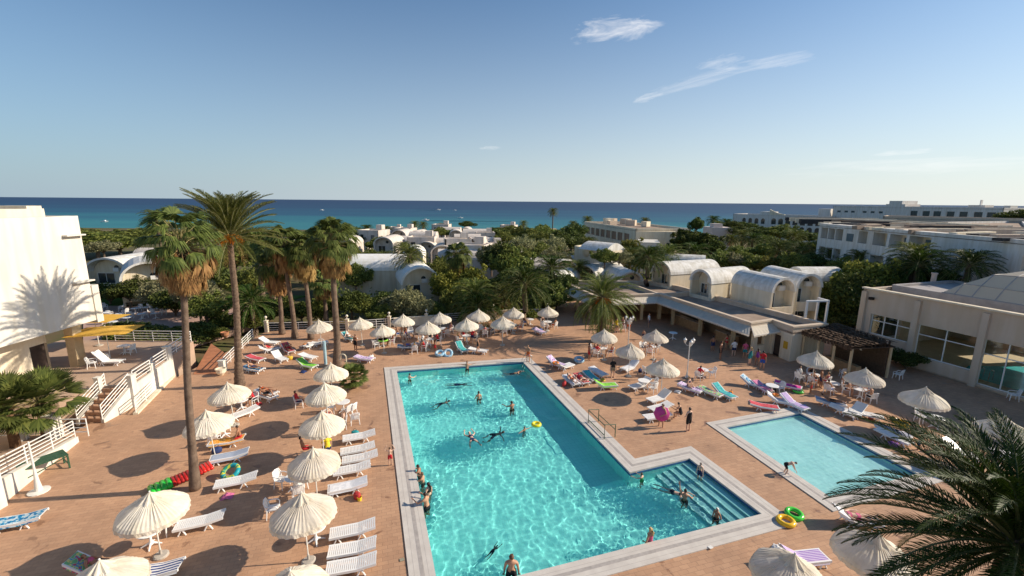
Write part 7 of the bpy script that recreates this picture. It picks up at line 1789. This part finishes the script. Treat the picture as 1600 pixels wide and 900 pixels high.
# swimmers: z is the height of the pose origin
WZ = -.13
def swim(px, py, pose, face, label, z, **k): return person(px, py, pose, face, label, zp=WZ, z=z, **k)
swim(640,592,'arms_fwd',1.3,'dark haired swimmer near the far left pool corner',-1.30,sk='b')
swim(730,577,'elbows',-1.4,'man leaning with elbows on the far coping',-1.05,sk='a')
swim(716,596,'under',0.1,'dark swimmer gliding underwater near the far end',-.28+0,sk='c',wear=W1('navy'))
swim(689,629,'swim_wide',.3,'swimmer with only head and arms out, left middle of the pool',WZ-.02,sk='a')
swim(748,622,'stand2',2.0,'man standing breast deep, half turned, in the middle of the pool',-1.22,sk='a')
swim(800,638,'arms_fwd',2.2,'bather standing right of the middle, dark hair',-1.24,sk='c')
swim(802,583,'swim',.2,'swimmer doing front crawl at the far right corner',WZ,sk='a')
swim(738,686,'float_back',-1.2,'woman floating on her back with arms overhead, centre of the pool',WZ,sk='b',wear=BK2('navy'))
swim(772,677,'swim_wide',.15,'dark haired swimmer with arms spread, left of the yellow ring',WZ-.03,sk='c')
swim(819,672,'arms_out',-.8,'child paddling beside the floating yellow ring',-1.05,sk='c',wear=W1('teal'),h=.72)
swim(656,740,'hold',3.0,'tanned bather at the left wall, furthest of the group of four',-1.25,sk='c')
swim(661,753,'arms_fwd',2.9,'second bather at the left wall, looking at the coping',-1.22,sk='a',hair='brown')
swim(670,772,'stand2',2.6,'dark haired woman at the left wall in dark bikini',-1.12,sk='b',hair='dark_long',wear=BK2('black'))
swim(667,793,'hold',2.6,'bather nearest the camera at the left wall, climbing out',-1.0,sk='a')
swim(770,849,'under',1.0,'small dark diver deep in the near part of the pool',-.5,sk='c',h=.5)
swim(1003,749,'arms_fwd',2.4,'child with green armbands at the inner corner of the shallow bay',-.98,sk='b',wear=OP('green'),h=.75)
swim(1052,768,'swim',-.6,'woman swimming in the shallow bay, dark hair',WZ,sk='b',wear=BK2('black'))
swim(1070,779,'wave',1.4,'man raising one arm high in the shallow bay',-1.25,sk='a')
swim(1093,746,'stand',-2.4,'boy standing on the upper pool steps','b' and -.44,sk='b',wear=W1('navy'),h=.72)
swim(1119,810,'stand2',-2.7,'white haired child standing low on the pool steps',-.80,sk='c',hair='white',wear=W1('black'),h=.75)
swim(1015,848,'stand2',2.3,'long haired woman in pink swimsuit standing in the shallow front bay',-1.02,sk='a',hair='blond_long',wear=OP('pink'))
swim(799,899,'stand',1.6,'broad backed man in the water at the bottom edge',-.85,sk='a',hair='brown')
# on loungers
def on_lounger(i, pose, label, dx=0, **k):
    x, y, rz, bk, _ = LOUNGERS[i]; return person(0,0,pose,rz,label,pos=V3(x+dx*cos(rz),y+dx*sin(rz)),z=k.pop('z',-.02),**k)
LI = {q[4]: i for i, q in enumerate(LG)}
def li(s_): return next(i for i, q in enumerate(LG) if s_ in q[4])
on_lounger(li('heaped clothes'),'recline','sunbather in bright bikini hidden partly by the bottom left parasol',.1,sk='c',hair='brown',wear=BK2('pink'))
on_lounger(li('two sunbathers right'),'supine','sunbather lying on a white towel right of the tallest date palm',0,sk='c',wear=BK2('orange'))
on_lounger(li('near side'),'recline_knee','tanned sunbather with raised knee beside the one on the white towel',0,sk='c',hair='dark',wear=W1('black'))
on_lounger(li('blue towel at the tallest'),'recline','sunbather resting on a blue towel by the tallest date palm',0,sk='a',wear=W1('navy'))
on_lounger(li('white covered'),'recline','sunbather on the white covered lounger at the railing end',0,sk='b',wear=OP('red'))
on_lounger(li('dark red clothes'),'recline_knee','sunbather on the lounger near the trunk cluster',0,sk='c',wear=W1('red'))
on_lounger(li('reclining woman beside'),'recline_knee','reclining woman in orange bikini beside the right coping',.1,sk='b',hair='brown_long',wear=BK2('orange'))
on_lounger(li('alongside'),'prone','person lying face down on the red towel by the right coping',-.05,sk='b',hair='dark',wear=W1('red'))
on_lounger(li('between the front palm'),'supine','sunbather lying between the dark front palm fronds',0,sk='b',hair='red',wear=BK2('pink'))
on_lounger(li('near the round table of the sitting'),'sit_edge','blond woman sitting upright on the purple towel lounger',-.2,sk='b',hair='blond_long',wear=BK2('navy'),z=.0)
on_lounger(li('light blue towel among'),'recline','sunbather on the light blue towel in the rear rows',0,sk='a',wear=W1('blue'))
on_lounger(li('grey towel under'),'recline','sunbather on the grey towel in the shade',0,sk='c',wear=W1('black'))
on_lounger(li('orange cover near'),'sit_edge','dark haired person seated at the end of the orange covered lounger',-.7,sk='c',wear=W1('red'),z=0)
on_lounger(li('orange ring beside') if 0 else li('teal towel behind the thick'),'recline','sunbather on the teal towel behind the thick trunk',0,sk='b',wear=BK2('white'))
# seated on chairs
sc_ = ['a','c','b']; wr = [W1('black'), OP('red'), BK2('navy'), W1('blue'), (('shirt','red'),('trunks','black')), OP('black'), (('shirt','white'),('trunks','grey')), W1('orange'), BK2('pink')]
random.seed(14); n_ = 0
for i, cnt in {5:2,8:2,10:3,11:2,12:3,13:2,15:3,16:2,17:4,18:3,19:3,20:2,22:1,24:4,25:3,26:2,9:2,14:2,7:2,29:2,30:1,3:1}.items():
    for k in range(min(cnt, len(CH.get(i,[])))):
        q, a = CH[i][k]; w_ = wr[n_%len(wr)]; n_ += 1
        col = w_[0][1]; lb = '%s, %s chair of the table %s' % ({'trunks':'bather in %s shorts','onepiece':'woman in %s swimsuit','briefs':'woman in %s bikini','shirt':'person in %s shirt'}[w_[0][0]] % col, nm4[k], TSH[i])
        person(0,0,random.choice(('sit','sit_lean')),a,lb,random.choice(sc_),random.choice(('dark','brown','dark','blond_long' if 'woman' in lb else 'dark')),w_,1,0,None,q+V3(.03*cos(a),.03*sin(a)))
person(0,0,'sit',.4,'reader in dark red shirt seated left of the centre column','c','dark',(('shirt','red'),('trunks','navy')),1,0,None,P(468,636))
person(512,703,'sit_lean',2.2,'person in bright yellow shirt seated behind the fourth centre parasol','a','blond',(('shirt','yellow'),('trunks','navy')),1.0,0,None,P(513,712))
person(480,702,'sit',.6,'dark skinned person with dark hair seated left of the yellow shirted one','c','dark',W1('red'),1.0,0,None,P(478,712))

for o in sc.objects:      # keep every label within sixteen words
    if 'label' in o and len(o['label'].split()) > 16: print('LONG', o['label'])
